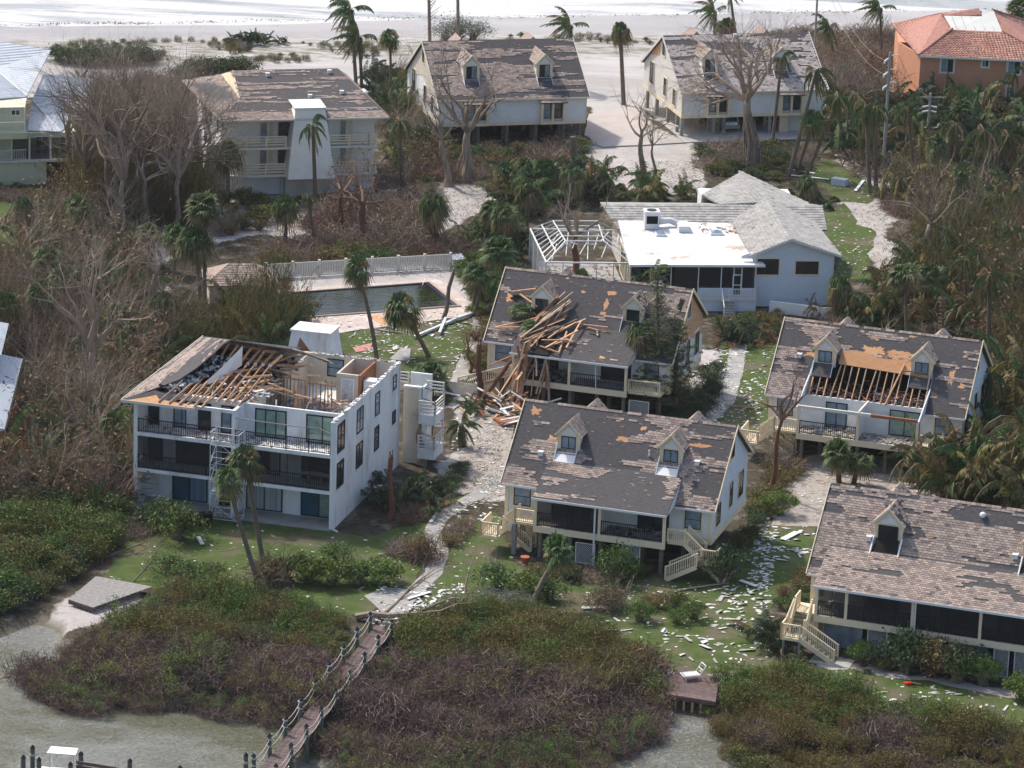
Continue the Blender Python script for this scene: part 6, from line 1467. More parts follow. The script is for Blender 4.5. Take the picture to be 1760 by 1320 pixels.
def reed_mesh(seed, n=420, h=1.6, w=1.1, mats=('lf_olive', 'lf_rust', 'lf_green'), leafs=.06):
    """upright soft shrub: many thin wands set with small leaves"""
    R = random.Random(seed); mb = MB()
    for i in range(n // 6):
        az = R.random() * 2 * pi; rr = w * math.sqrt(R.random()); b = V((rr * math.cos(az), rr * math.sin(az), 0)); H_ = h * (1 - .45 * (rr / w) ** 2) * R.uniform(.7, 1.12); t = b + V((R.gauss(0, .18), R.gauss(0, .18), H_)); mi = R.randrange(len(mats)) if R.random() < .5 else 0
        mb.tube([b, b.lerp(t, .5) + V((R.gauss(0, .06), R.gauss(0, .06), 0)), t], [.014, .01, .005], 3, 1)
        for k in range(26):
            f = R.uniform(.2, 1.0) ** .7; leaf(mb, b.lerp(t, f) + V((R.gauss(0, .1), R.gauss(0, .1), R.gauss(0, .06))), leafs * R.uniform(.6, 1.3), R, mi)
    return mesh_of(mb, mats, 'wand_leaves')
def clump_mesh(seed, n=22, h=3.6, mats=('lf_palm', 'lf_palmb', 'lf_straw'), dead=.35, droop=1.1, w=.5, hang=.9, ll=.5):
    R = random.Random(seed); mb = MB()
    for i in range(n):
        az = R.random() * 2 * pi; b = V((R.gauss(0, w), R.gauss(0, w), 0)); el = R.uniform(.75, 1.45); z = R.uniform(0, h * .35)
        top = b * 1.3 + V((0, 0, z)); mb.tube([b, top], [.035, .028], 3, 2)
        mi = 1 if R.random() < dead else 0
        if R.random() < .06: mi = 2
        frond(mb, top, sph(az, el), h * R.uniform(.55, .95), droop * R.uniform(.6, 1.4), ll, R, mi, 30, hang)
    return mesh_of(mb, mats, 'clump_fronds')
def bamboo_mesh(seed, n=46, h=6.0, mats=('lf_olive', 'lf_palmb', 'lf_palmd')):
    R = random.Random(seed); mb = MB()
    for i in range(n):
        b = V((R.gauss(0, .55), R.gauss(0, .45), 0)); d = (V((b.x * .22, b.y * .22, 1)) + V((R.gauss(0, .08), R.gauss(0, .08), 0))).normalized(); P = [b]; H_ = h * R.uniform(.55, 1.05)
        for k in range(7): d = (d + V((R.gauss(0, .05) + b.x * .03, R.gauss(0, .05), -.035 * k))).normalized(); P.append(P[-1] + d * H_ / 7)
        mb.tube(P, [.03 * (1 - .7 * k / 7) for k in range(8)], 3, 1); mi = R.choice((0, 0, 1, 2, 2))
        for k in range(52):
            f = R.uniform(.15, 1) * 7; q = min(6, int(f)); p = P[q].lerp(P[q + 1], f - q) + V((R.gauss(0, .13), R.gauss(0, .13), 0)); l = R.uniform(.15, .42); w = V((R.gauss(0, 1), R.gauss(0, 1), 0)).normalized() * .022
            e = p + V((R.gauss(0, .12), R.gauss(0, .12), -l)); mb.quad(p - w, p + w, e + w * .4, e - w * .4, mi)
    return mesh_of(mb, mats, 'bamboo')

PR = {}
def proto(k, f):
    if k not in PR: PR[k] = f()
    return PR[k]
WL = (-.55, .15)   # storm wind came from the right: everything swept to the left
FAN = [proto('fan%d' % i, lambda i=i: fan_crown(100 + i, 32, 1.0, (WL[0] * w, WL[1] * w), d_, dr)) for i, (w, d_, dr) in enumerate(((.3, .3, .6), (.9, .35, .7), (.1, .18, .4), (.5, .5, 1.1), (1.1, .4, .6), (.35, .6, 1.4)))]
FANH = [proto('fanh%d' % i, lambda i=i: fan_crown(110 + i, 26, 1.0, (WL[0] * .2, 0), .5, 1.6)) for i in range(2)]
COCO = [proto('coco%d' % i, lambda a=a, i=i: feather_crown(120 + i, *a)) for i, a in enumerate(((22, 3.3, (-.75, .2), .9, .25, .9), (20, 3.0, (.15, 0), 2.6, .4, 1.3, -80, 40), (12, 2.6, (-.2, 0), 2.1, .5, 1.2, -60, 70), (10, 2.4, (.5, .1), .8, .2, .8), (16, 2.6, (0, 0), 1.5, .3, 1.0)))]
CLUMP = [proto('cl%d' % i, lambda i=i, a=a: clump_mesh(130 + i, **a)) for i, a in enumerate((dict(), dict(dead=.7, mats=('lf_olive', 'lf_palmb', 'lf_rust')), dict(n=26, h=3.0, dead=.1, mats=('lf_palmd', 'lf_palm', 'lf_straw')), dict(n=20, h=4.6, dead=.75, droop=1.7, hang=1.4, mats=('lf_palm', 'lf_palmb', 'lf_rust'))))]
BAM = [proto('bam%d' % i, lambda i=i, m=m: bamboo_mesh(140 + i, mats=m)) for i, m in enumerate((('lf_olive', 'lf_palmb', 'lf_palmd'), ('lf_palmb', 'lf_rust', 'lf_olive')))]
BUSH = {k: [bush_mesh(150 + j + 10 * i, **a) for j in range(2)] for i, (k, a) in enumerate({
    'green': dict(mats=('lf_green', 'lf_dark', 'twigb'), mix=1), 'dark': dict(mats=('lf_dark', 'lf_palmd', 'twigb'), mix=1), 'olive': dict(mats=('lf_olive', 'lf_dark', 'twigb'), mix=1), 'yellow': dict(mats=('lf_yellow', 'lf_green', 'twigb'), mix=1, clumps=50, tight=.11, n=1900),
    'rust': dict(mats=('lf_rust', 'lf_olive', 'twigr'), mix=1, twigs=90, n=900), 'round': dict(mats=('lf_green', 'lf_olive', 'twigb'), n=2600, clumps=70, tight=.085, leafs=.05), 'silver': dict(mats=('lf_grey', 'twigg'), n=1400, leafs=.05)}.items())}
TANG = [tangle_mesh(170 + i, 400, (1.25, 1.5, 1.0, 1.3, 1.2)[i], 1.5, 'twigp', lv, lm_, L=.95, gn=.48, pale=.13, r=.018) for i, (lv, lm_) in enumerate(((0, ''), (0, ''), (200, 'lf_olive'), (600, 'lf_olive'), (700, 'lf_green')))]
TANB = [tangle_mesh(180 + i, 300, 1.1, 1.2, mm_, lv, 'lf_rust', gn=.25, L=1.1) for i, (mm_, lv) in enumerate((('twigb', 0), ('twigr', 0), ('twigb', 200), ('twigg', 0)))]
REED = [reed_mesh(190 + i, mats=m) for i, m in enumerate((('lf_olive', 'lf_rust', 'lf_green'), ('lf_green', 'lf_olive', 'lf_dark'), ('lf_rust', 'lf_olive', 'lf_olive'), ('lf_green', 'lf_yellow', 'lf_olive')))]
BTREE = [bare_crown(200 + i, **a) for i, a in enumerate((dict(L=1.5, r=.09, lv=4, n=5, m='barkp', kids=(3, 4)), dict(L=1.5, r=.08, lv=4, n=5, spread=.45, m='twigg', up=.05), dict(L=1.6, r=.09, lv=4, n=5, spread=1.2, m='twigg'), dict(L=1.2, r=.08, lv=4, n=5, spread=1.0, m='twigr', leaves=250), dict(L=1.4, r=.06, lv=3, n=7, spread=.45, m='twigb', up=.05, leaves=120, lm='lf_rust')))]
STICK = [bare_crown(220 + i, L=1.7, r=.05, lv=2, n=9, spread=.35, m=('twigb', 'twigr')[i % 2], up=.03) for i in range(3)]
RND = random.Random(77)
def plant(name, label, cat, parts, p, rz=None, s=1.0, group=None, sz=None):
    t = thing(name, label, cat, tuple(p), RND.random() * 6.28 if rz is None else rz, group); t.scale = (s, s, sz or s)
    for nm, me, off in parts: link(nm, me, t, (0, 0, off))
    return t
def palm(bpx, tpx, crown, s, label, r=.16, m='palmtrunk', group=None, p=None, rz=0.0, bend=.0):
    """palm rooted where the photo shows its foot; crown centre seen at tpx"""
    p = p or G(*bpx); q = top_at(p, *tpx); t = thing('palm_tree', label, 'palm tree', tuple(p), 0, group); d = q - p
    P = []; n = 7
    for i in range(n + 1):
        f = i / n; P.append(V((d.x * (f + bend * math.sin(pi * f)), .3 * math.sin(f * 5), d.z * f)))
    MB().tube(P, [r * (1.25 - .35 * i / n) for i in range(n + 1)], 8).build('trunk', K[m], t, smooth=True)
    if crown in FAN and RND.random() < .6: crown = RND.choice(FAN)
    c = link('crown', crown, t, tuple(P[-1]), (RND.uniform(-.25, .25), RND.uniform(-.3, .1), rz + RND.uniform(-.3, .3)), (s * RND.uniform(.85, 1.2), s * RND.uniform(.85, 1.2), s * RND.uniform(.9, 1.25))); return t
def snag(bpx, tpx, label, r=.18, m='palmtrunk', name='snapped_tree', p=None, cat='tree trunk'):
    p = p or G(*bpx); q = top_at(p, *tpx); d = q - p
    R = random.Random(int(bpx[0])); mb = MB(); P = [V((d.x * f + .12 * math.sin(f * 7) * (f < 1), 0, d.z * f)) for f in [i / 6 for i in range(7)]]
    mb.tube(P, [r * (1.2 - .3 * i / 6) for i in range(7)], 7)
    for i in range(5): a = R.random() * 6.28; mb.bar(P[-1] + V((r * .5 * math.cos(a), r * .5 * math.sin(a), -.1)), P[-1] + V((r * .7 * math.cos(a), r * .7 * math.sin(a), R.uniform(.15, .6))), .06, .1)
    return tag(mb.build(name, K[m], loc=tuple(p), smooth=False), label, cat)
# ---- named palms
palm((445, 1008), (393, 822), FAN[0], 1.35, 'leaning cabbage palm in front of the scaffold, the lower of its pair', .15, bend=.06)
palm((452, 965), (424, 790), FAN[1], 1.35, 'cabbage palm behind the scaffold palm, its crown over the middle balcony', .15, bend=.08)
palm((648, 618), (617, 462), FAN[3], 1.45, 'tall cabbage palm at the near edge of the swimming pool', .15, bend=-.04)
palm((737, 612), (693, 528), FAN[1], 1.75, 'leaning cabbage palm on the lawn between the pool and the white condominium', .16, bend=.03)
palm((780, 682), (742, 640), FAN[0], 1.5, 'short leaning palm behind the stair landings of the white condominium', .15)
palm((795, 768), (793, 728), COCO[4], .78, 'date palm with arching fronds on the gravel beside the stair landings', .22)
palm((913, 1042), (960, 945), FAN[2], 1.35, 'leaning cabbage palm in front of the central stilt house porch', .17, 'bark')
palm((1442, 830), (1440, 778), FAN[2], 1.35, 'thick headed palm in front of the torn porch, the left of the pair', .17, 'barkr')
palm((1467, 832), (1480, 793), FAN[1], 1.2, 'ragged palm in front of the torn porch, the right of the pair', .17, 'barkr')
palm((183, 822), (206, 722), FAN[0], 1.6, 'palm with a dark trunk at the left corner of the white condominium', .17, 'bark', bend=-.1)
palm((1103, 705), (1103, 572), FANH[0], 1.35, 'palm with a green drooping head in front of the crushed stilt house', .15)
palm((1120, 535), (1128, 458), COCO[3], .62, 'ragged palm in front of the screened porch of the bungalow', .13)
palm((1088, 528), (1100, 478), FAN[3], .9, 'small tattered palm left of the bungalow porch', .11)
palm((542, 356), (538, 215), COCO[2], 1.05, 'coconut palm with fronds snapped down its trunk in front of the tapered stair tower', .17, rz=0)
palm((542, 430), (530, 335), COCO[1], .5, 'droopy palm below the tapered stair tower', .15)
palm((692, 345), (686, 205), COCO[1], .82, 'palm with a hanging brown skirt right of the pale condominium', .17)
palm((672, 190), (671, 65), FAN[2], 1.25, 'slim cabbage palm standing against the beach sand', .13)
palm((612, 150), (603, 15), COCO[0], 1.0, 'windswept coconut palm, taller of the beach pair', .17)
palm((622, 165), (618, 62), COCO[0], .9, 'windswept coconut palm, lower of the beach pair', .16, bend=.02)
palm((985, 150), (980, 42), COCO[0], .85, 'coconut palm swept to one side behind the upper middle stilt house', .16)
palm((1072, 180), (1066, 52), FANH[1], 1.25, 'coconut palm with a snapped top between the two beach stilt houses', .2)
palm((1228, 110), (1228, 18), COCO[0], .85, 'bent coconut palm on the beach behind the upper right stilt house', .15)
palm((1262, 105), (1250, 42), FAN[3], 1.2, 'bushy palm just above the upper right roof', .14)
palm((1270, 100), (1254, -15), COCO[3], .9, 'leaning coconut palm whose head leaves the top of the frame', .15)
palm((1327, 258), (1343, 100), COCO[2], .8, 'palm with dark hanging fronds in front of the upper right roof', .15)
palm((1356, 302), (1402, 120), COCO[1], .95, 'leaning palm with long hanging straw fronds right of the upper right house', .17, bend=.05)
palm((1368, 300), (1398, 205), FANH[0], 1.5, 'leaning palm with green head at the corner of the upper right house', .16, bend=.05)
palm((1385, 302), (1440, 165), COCO[1], .9, 'leaning droopy palm beside the power poles', .17, bend=.06)
palm((1495, 332), (1488, 178), COCO[1], 1.0, 'straight palm with long hanging fronds left of the arm pole', .18)
palm((1506, 334), (1503, 182), COCO[1], .95, 'droopy palm just right of the straight one', .18)
palm((1574, 325), (1560, 182), COCO[2], 1.0, 'droopy dry palm between the two power poles', .16)
palm((1667, 312), (1690, 222), COCO[1], 1.05, 'leaning palm with a pale top below the orange house', .17)
palm((1700, 310), (1733, 232), COCO[1], 1.1, 'leaning palm with long green hanging fronds by the right edge', .17)
palm((1738, 210), (1741, 125), COCO[2], .7, 'yellowish palm in front of the orange house window', .15)
palm((1752, 120), (1750, 15), FAN[2], 1.5, 'palm at the top right corner behind the orange roof', .16)
palm((1518, 120), (1512, 12), COCO[0], .8, 'tall thin palm against the beach left of the orange house', .13)
palm((1440, 140), (1425, 45), COCO[0], .8, 'swept palm beside the tall grey pole', .14)
palm((1447, 548), (1443, 490), FANH[0], 1.4, 'uprooted pale fan palm behind the right hand stilt house', .24, 'palmtrunk')
palm((1700, 640), (1700, 470), COCO[1], 1.0, 'brownish hanging palm in the thicket at the right edge', .17)
palm((345, 540), (338, 412), FAN[0], 1.7, 'slim cabbage palm left of the shed', .14)
palm((352, 540), (350, 355), FAN[2], 1.7, 'tallest cabbage palm left of the shed', .14)
palm((750, 432), (745, 350), FAN[3], 1.7, 'palm beside the curved red trunk behind the fence', .15)
for i, (bx, by, tx, ty, c, s) in enumerate(((868, 440, 868, 368, 0, 1.5), (885, 520, 858, 430, 3, 1.7), (905, 340, 905, 290, 0, 1.6), (935, 345, 940, 290, 3, 1.5), (985, 350, 985, 300, 1, 1.6), (870, 345, 872, 300, 1, 1.5), (812, 540, 820, 470, 0, 1.5), (490, 430, 492, 355, 3, 1.5), (1385, 345, 1387, 315, 2, 1.3), (250, 455, 255, 400, 0, 1.4), (280, 600, 283, 520, 3, 1.4), (15, 640, 12, 520, 0, 1.6), (95, 460, 100, 400, 1, 1.4), (130, 440, 135, 355, 0, 1.4), (430, 520, 395, 258, 2, 0), (1560, 600, 1555, 470, 3, 1.5), (1655, 420, 1660, 300, 1, 1.5), (1600, 340, 1612, 250, 0, 1.5), (300, 470, 302, 405, 1, 1.6), (1010, 345, 1040, 312, 0, 1.3))):
    if s: palm((bx, by), (tx, ty), FAN[c], s, ('palm in the greenery between the pool and the driveway', 'palm in the dense vegetation at the left', 'palm in the dense vegetation at the right')[0 if 480 < bx < 1300 else (1 if bx < 480 else 2)], .14, group='fan palms in the overgrown strips')
p = G(372, 330); q = LG  # roof level palm beside the pale condominium
palm((392, 356), (392, 262), FANH[1], 1.7, 'drooping fan palm in front of the left end of the pale condominium', .15)
for b, t, lb in (((762, 547), (780, 467), 'headless leaning palm trunk on the pool deck, the left one'), ((812, 542), (837, 456), 'headless leaning palm trunk on the pool deck, the right one')): snag(b, t, lb, .17)
snag((671, 895), (672, 785), 'snapped red brown trunk beside the end wall of the white condominium', .2, 'barkr')
snag((824, 692), (824, 592), 'snapped red trunk at the stair of the crushed stilt house', .22, 'barkr'); snag((905, 700), (906, 610), 'splintered trunk standing in front of the crushed porch', .14, 'barkr')
snag((990, 298), (985, 235), 'splintered grey stump below the upper middle house', .38, 'bark')
# short round ground palms
for i, (px, py, c, s, lb) in enumerate(((1272, 592, 2, .95, 'big round clumping palm left of the right hand stilt house'), (1115, 352, 0, 1.2, 'large ground fan palm at the end of the driveway'), (1315, 1105, 2, .9, 'cycad like palm left of the stair of the lower right house'), (1345, 1120, 2, .7, 'small cycad beside the stair of the lower right house'), (1395, 545, 3, .55, 'grey green palm clump above the right hand roof'), (1470, 555, 0, .9, 'twisted green palm clump behind the right hand house'), (660, 870, 2, .8, 'dark cycad at the foot of the condominium end wall'), (640, 840, 2, .7, 'dark cycad against the condominium end wall'), (985, 1000, 2, .45, 'dark spiky clump under the central porch'), (1345, 500, 2, .5, 'green ginger clump below the bungalow gable'), (1320, 500, 2, .45, 'low green clump below the bungalow wall'))):
    plant('clumping_palm', lb, 'palm', [('fronds', CLUMP[c], 0)], G(px, py), s=s)
plant('clumping_palm', 'pale fallen palm head below the pool landing debris', 'palm', [('fronds', CLUMP[0], 0)], G(808, 712), s=.55)

# ---- named bare trees
def tree(bpx, cpx, label, crown, s=1.0, r=.3, m='bark', p=None, roots=0, sz=None, name='bare_tree', rz=None, fork=0):
    p = p or G(*bpx); q = top_at(p, *cpx); d = q - p; t = thing(name, label, 'tree', tuple(p)); R = random.Random(int(bpx[0] * 7))
    P = [V((d.x * f + .15 * math.sin(f * 6), .2 * math.sin(f * 4), d.z * f)) for f in [i / 6 for i in range(7)]]
    mb = MB(); mb.tube(P, [r * (1.5 - .7 * i / 6) if i else r * 1.9 for i in range(7)], 9)
    for i in range(roots):      # hanging / buttress roots of a banyan
        a = R.random() * 6.28; rr = r * R.uniform(.5, 1.9); x, y = rr * math.cos(a), rr * math.sin(a); top = d.z * R.uniform(.5, 1.0); k = R.uniform(.5, .9)
        mb.tube([(x * 1.2, y * 1.2, 0), (x + R.gauss(0, .08), y, top * .4), (x * k + d.x * .7, y * k, top * .75), (x * .3 + d.x, y * .3, top)], [.09, .07, .06, .04], 4)
    mb.build('trunk', K[m], t, smooth=True)
    link('crown', crown, t, tuple(P[-1]), (0, 0, R.random() * 6.28 if rz is None else rz), (s, s, sz or s)); return t
BIG = [bare_crown(230, L=3.0, r=.17, lv=5, n=10, spread=1.3, up=.035, gn=.19, m='twigb', kids=(3, 4), sh=(.55, .85)), bare_crown(231, L=2.9, r=.24, lv=5, n=6, spread=1.45, up=.01, gn=.15, m='barkp', kids=(3, 4)),
       bare_crown(232, L=2.4, r=.18, lv=5, n=5, spread=1.15, up=.0, gn=.17, m='twigb', kids=(2, 4)), bare_crown(233, L=1.9, r=.15, lv=5, n=5, spread=1.2, up=.0, gn=.2, m='twigr', kids=(2, 4)),
       bare_crown(234, L=2.1, r=.17, lv=4, n=5, spread=.8, up=.04, gn=.13, m='barkp', kids=(2, 4)), bare_crown(235, L=1.5, r=.11, lv=5, n=4, spread=1.1, up=.02, gn=.15, m='twigr', kids=(2, 3))]
tree((245, 385), (245, 285), 'huge leafless banyan filling the left between the green house and the pale condominium', BIG[0], 1.75, .75, 'bark', roots=34)
tree((215, 380), (205, 240), 'leafless second stem of the huge banyan, its left half', BIG[0], 1.3, .5, 'bark', roots=10)
for i_, (a_, b_, s_) in enumerate(((160, 370, 2.3), (190, 395, 2.0), (290, 392, 2.2), (330, 375, 2.0), (350, 345, 1.8), (130, 345, 2.1), (225, 350, 2.6), (270, 350, 2.5), (310, 350, 2.3), (185, 330, 2.3), (250, 405, 1.8))): tree((a_, b_), (a_ + (a_ - 240) * .12, b_ - 85 - (i_ * 37) % 40), 'leafless spreading stem around the huge banyan, ' + ('farthest left low one', 'left front one', 'right front one', 'right one by the pale stair block', 'rightmost one reaching over the galleries', 'one beside the green house', 'upright left centre one', 'upright right centre one', 'right centre one', 'rear left one', 'short front one')[i_], BTREE[(0, 2, 1)[i_ % 3]], s_ * .9, .2, 'bark', roots=5)
tree((800, 312), (805, 225), 'big leafless banyan in front of the upper middle stilt house', BIG[2], 1.6, .38, 'barkp', roots=16)
tree((770, 320), (760, 240), 'leafless tree left of the banyan in front of the upper middle house', BTREE[0], 1.5, .25, 'barkp')
tree((1103, 322), (1103, 235), 'bare grey tree standing in the middle of the sandy driveway', BTREE[2], 1.7, .24, 'barkp')
tree((1125, 312), (1122, 250), 'thin crooked bare tree beside the driveway tree', BTREE[0], 1.0, .12, 'bark')
tree((1292, 285), (1285, 170), 'pale leafless banyan with hanging roots in front of the upper right stilt house', BIG[1], 1.5, .42, 'barkp', roots=34)
tree((988, 475), (990, 405), 'leafless brown tree in front of the pool screen cage', BIG[2], 1.05, .26, 'barkr')
tree((622, 425), (625, 350), 'red brown leafless tree behind the picket fence', BIG[3], 1.1, .3, 'barkr')
tree((580, 400), (590, 330), 'reddish twisted bare tree below the stair tower', BIG[3], .9, .2, 'barkr')
tree((1590, 488), (1600, 385), 'large bare forked tree right of the green strip', BIG[2], 1.05, .34, 'barkp')
tree((165, 700), (160, 600), 'pale leafless tree in the thicket behind the white condominium', BIG[4], 2.1, .3, 'barkp')
for i_, (a_, b_, c_) in enumerate(((205, 402, 1.9), (300, 398, 1.7), (140, 372, 1.8))): tree((a_, b_), (a_ + 8, b_ - 95), ('pale forked limb cluster in front of the huge banyan, middle one', 'pale forked limb cluster right of the huge banyan foot', 'pale forked limb cluster left of the huge banyan foot')[i_], BIG[4], c_, .22, 'barkp')
for i_, (a_, b_, c_, d_) in enumerate(((1640, 400, 300, 1), (1722, 480, 385, 1), (1748, 570, 470, 2), (1692, 760, 640, 1), (1603, 560, 470, 5), (1745, 420, 325, 1), (1662, 560, 445, 2), (1630, 300, 212, 1), (1470, 262, 160, 1), (1642, 262, 185, 5), (1545, 262, 195, 2), (60, 610, 505, 5), (112, 560, 478, 6), (28, 430, 358, 5), (1780, 330, 240, 1), (70, 520, 440, 6), (205, 610, 540, 5), (985, 545, 480, 5), (905, 400, 325, 6), (830, 430, 360, 5))):
    palm((a_, b_), (a_ + (i_ * 13 % 25) - 6, c_), (COCO + FAN)[d_], .9 if d_ < 5 else 1.45, 'battered palm rising from the ' + ('right hand woods' if a_ > 1300 else ('left thicket' if a_ < 400 else 'strip left of the bungalow')), .16, group='battered palms in the woods')
tree((268, 560), (268, 470), 'dark forked bare tree on the sandy patch at the left', BIG[4], .8, .22, 'bark')
tree((752, 432), (738, 370), 'curved red brown tree behind the end of the picket fence', BTREE[0], 1.1, .3, 'barkr')
tree((1322, 852), (1345, 720), 'red barked leafless tree left of the torn porch', BIG[5], 1.75, .15, 'barkr')
tree((724, 800), (722, 735), 'crooked nearly leafless tree against the stair wall of the condominium', BTREE[1], .75, .24, 'bark')
tree((808, 640), (806, 600), 'small bare bush tree beside the lawn path', BTREE[3], .8, .1, 'barkr')
tree((150, 800), (150, 700), 'slender bare trees left of the white condominium', STICK[0], 1.6, .14, 'bark')
# norfolk pines beside the crushed house
def pine(bpx, tpx, label, n=26, R0=2.3, green=.5, mt='bark'):
    p = G(*bpx); q = top_at(p, *tpx); d = q - p; t = thing('pine_tree', label, 'pine tree', tuple(p)); MB().tube([(0, 0, 0), (d.x * .5, 0, d.z * .5), (d.x, 0, d.z)], [.24, .16, .05], 8).build('trunk', K[mt], t)
    mb = MB(); R = random.Random(int(bpx[0]))
    for i in range(n):
        f = .12 + .86 * i / n; z = d.z * f; x0 = d.x * f; k = 5; rr = R0 * (1.15 - f) ** .8
        for j in range(k):
            if R.random() < .12: continue
            a = j * 2 * pi / k + i * .7 + R.uniform(-.2, .2); l = rr * R.uniform(.6, 1.1); e = V((x0 + l * math.cos(a), l * math.sin(a), z + l * .25)); m_ = V((x0 + l * .5 * math.cos(a), l * .5 * math.sin(a), z - .05))
            mb.tube([(x0, 0, z), m_, e], [.03, .022, .008], 3, 0)
            for s in range(12):
                g = R.random(); pnt = V((x0, 0, z)).lerp(e, g); pnt.z -= .06
                if R.random() < green * (1.3 - f): 
                    for _ in range(8): leaf(mb, pnt + V((R.gauss(0, .12), R.gauss(0, .12), R.gauss(0, .07))), .09, R, 1)
                else: dd = sph(a + R.choice((-.9, .9)), R.uniform(-.3, .4)) * R.uniform(.15, .4); mb.tube([pnt, pnt + dd], [.010, .005], 3, 0)
    mb.build('crown', [K['twigb'], K['lf_dark']], t); return t
pine((1132, 715), (1130, 455), 'tall tattered norfolk pine at the corner of the crushed stilt house', 34, 3.0, .8)
pine((1162, 712), (1160, 540), 'second ragged norfolk pine, dark green at its foot', 26, 3.2, 1.2)
pine((1100, 712), (1112, 620), 'small dark conifer in front of the crushed stilt house', 18, 2.2, 1.3)
pine((1622, 735), (1620, 500), 'tall thin dead conifer in front of the right hand stilt house', 30, .45, .1, 'barkr')
snag((1638, 738), (1645, 640), 'bare leaning stem beside the dead conifer', .12, 'barkp')

# ---- scattered vegetation: individual plants, each its own object
SC = []
def area(px, n, kinds, s, label, group, name, cat, seed, mind=.9, pad=.2, avoidlawn=True, zmin=-.6, gate=None):
    P = gp(px); xs = [q.x for q in P]; ys = [q.y for q in P]; R = random.Random(seed); pts = []; tries = 0
    while len(pts) < n and tries < n * 40:
        tries += 1; x, y = R.uniform(min(xs), max(xs)), R.uniform(min(ys), max(ys))
        if not inpoly(x, y, P) or blocked((x, y, 0), pad): continue
        if avoidlawn and any(inpoly(x, y, Q) for Q in LW): continue
        if any((x - a) ** 2 + (y - b) ** 2 < mind * mind for a, b in pts): continue
        if gate and nz(x, y, gate[0], seed) < gate[1]: continue
        pts.append((x, y))
    for x, y in pts:
        g_ = .5 + .9 * nz(x, y, .22, seed + 5) + R.gauss(0, .16); part, me = kinds[min(len(kinds) - 1, max(0, int(g_ * len(kinds))))]; z = -.5 if y < shore_y(x) + 1 else 0.0
        SC.append((R.uniform(*s) * (1 + .45 * nz(x, y, .3, seed + 11)), part, me, x, y, z, R.random() * 6.28, R.uniform(.85, 1.2), label, group, name, cat))
L_ = lambda nm, lst: [(nm, q) for q in lst]
allb = lambda *ks: [('leaves', q) for k in ks for q in BUSH[k]]
tw = L_('twigs', TANG); twb = L_('twigs', TANB); rd = L_('leaves', REED); st_ = L_('stems', STICK); bt = L_('branches', BTREE)
# mangroves
area([(60, 1135), (165, 1095), (330, 1085), (560, 1125), (600, 1175), (560, 1225), (420, 1190), (250, 1190), (110, 1200), (40, 1160)], 150, tw[3:4] + tw[:3] * 2 + tw[3:] , (.5, 1.3), 'purplish leafless mangrove at the water edge left of the boardwalk', 'dead mangroves left of the boardwalk', 'mangrove', 'mangrove', 1, .75, avoidlawn=False, gate=(.45, -.28))
area([(60, 1180), (110, 1170), (400, 1185), (570, 1220), (540, 1245), (300, 1205), (120, 1215)], 42, tw[3:], (.6, .95), 'leafy olive mangrove dipping into the lagoon left of the boardwalk', 'leafy mangroves at the left water edge', 'mangrove', 'mangrove', 2, .9, avoidlawn=False)
area([(270, 1042), (300, 1018), (380, 1025), (480, 1045), (590, 1075), (590, 1130), (450, 1120), (260, 1105), (195, 1092)], 120, rd * 2 + allb('green', 'olive') + tw[3:], (.75, 1.15), 'leafy shrub in the strip left of the boardwalk', 'shrubs left of the boardwalk', 'shrub', 'shrub', 3, .85)
area([(570, 1195), (680, 1120), (850, 1140), (1000, 1185), (1110, 1165), (1140, 1225), (1060, 1290), (900, 1320), (650, 1310), (545, 1270)], 210, tw[3:4] + tw[:3] * 2 + tw[3:], (.5, 1.3), 'purplish leafless mangrove at the water edge right of the boardwalk', 'dead mangroves right of the boardwalk', 'mangrove', 'mangrove', 4, .78, avoidlawn=False, gate=(.45, -.28))
area([(560, 1270), (700, 1290), (1000, 1290), (1130, 1215), (1120, 1260), (1000, 1340), (600, 1340)], 60, tw[3:], (.6, 1.0), 'leafy olive mangrove dipping into the lagoon right of the boardwalk', 'leafy mangroves at the water edge right of the boardwalk', 'mangrove', 'mangrove', 5, .85, avoidlawn=False)
area([(690, 1095), (780, 1062), (900, 1062), (1010, 1090), (1110, 1140), (1140, 1200), (1040, 1195), (900, 1170), (720, 1150)], 190, allb('green') + rd[3:4] + [rd[0]] * 4 + [rd[2]] * 2 + rd[1:2] + allb('olive'), (.8, 1.25), 'rusty olive shrub between the boardwalk and the little dock', 'shrubs between the boardwalk and the dock', 'shrub', 'shrub', 6, .8)
area([(1240, 1185), (1330, 1165), (1440, 1200), (1560, 1225), (1780, 1275), (1780, 1300), (1500, 1260), (1280, 1230)], 110, rd * 2 + allb('green', 'olive'), (.85, 1.35), 'leafy shrub below the lawn of the lower right house', 'shrubs below the lower right lawn', 'shrub', 'shrub', 7, .85)
area([(1215, 1215), (1320, 1215), (1500, 1262), (1790, 1290), (1790, 1360), (1400, 1350), (1250, 1300)], 150, tw[1:4] + rd[2:3] * 2 + allb('rust', 'olive'), (.75, 1.15), 'brown and rust mangrove in the lower right corner', 'brown mangroves in the lower right corner', 'mangrove', 'mangrove', 8, .85, avoidlawn=False, gate=(.4, -.4))
area([(-40, 905), (60, 890), (195, 890), (190, 930), (130, 985), (50, 1035), (-40, 1065)], 130, allb('green', 'olive', 'dark') + rd[:2] * 2, (1.1, 1.8), 'dense green shrub left of the white condominium lawn', 'green shrubs at the left edge', 'shrub', 'shrub', 9, .95)
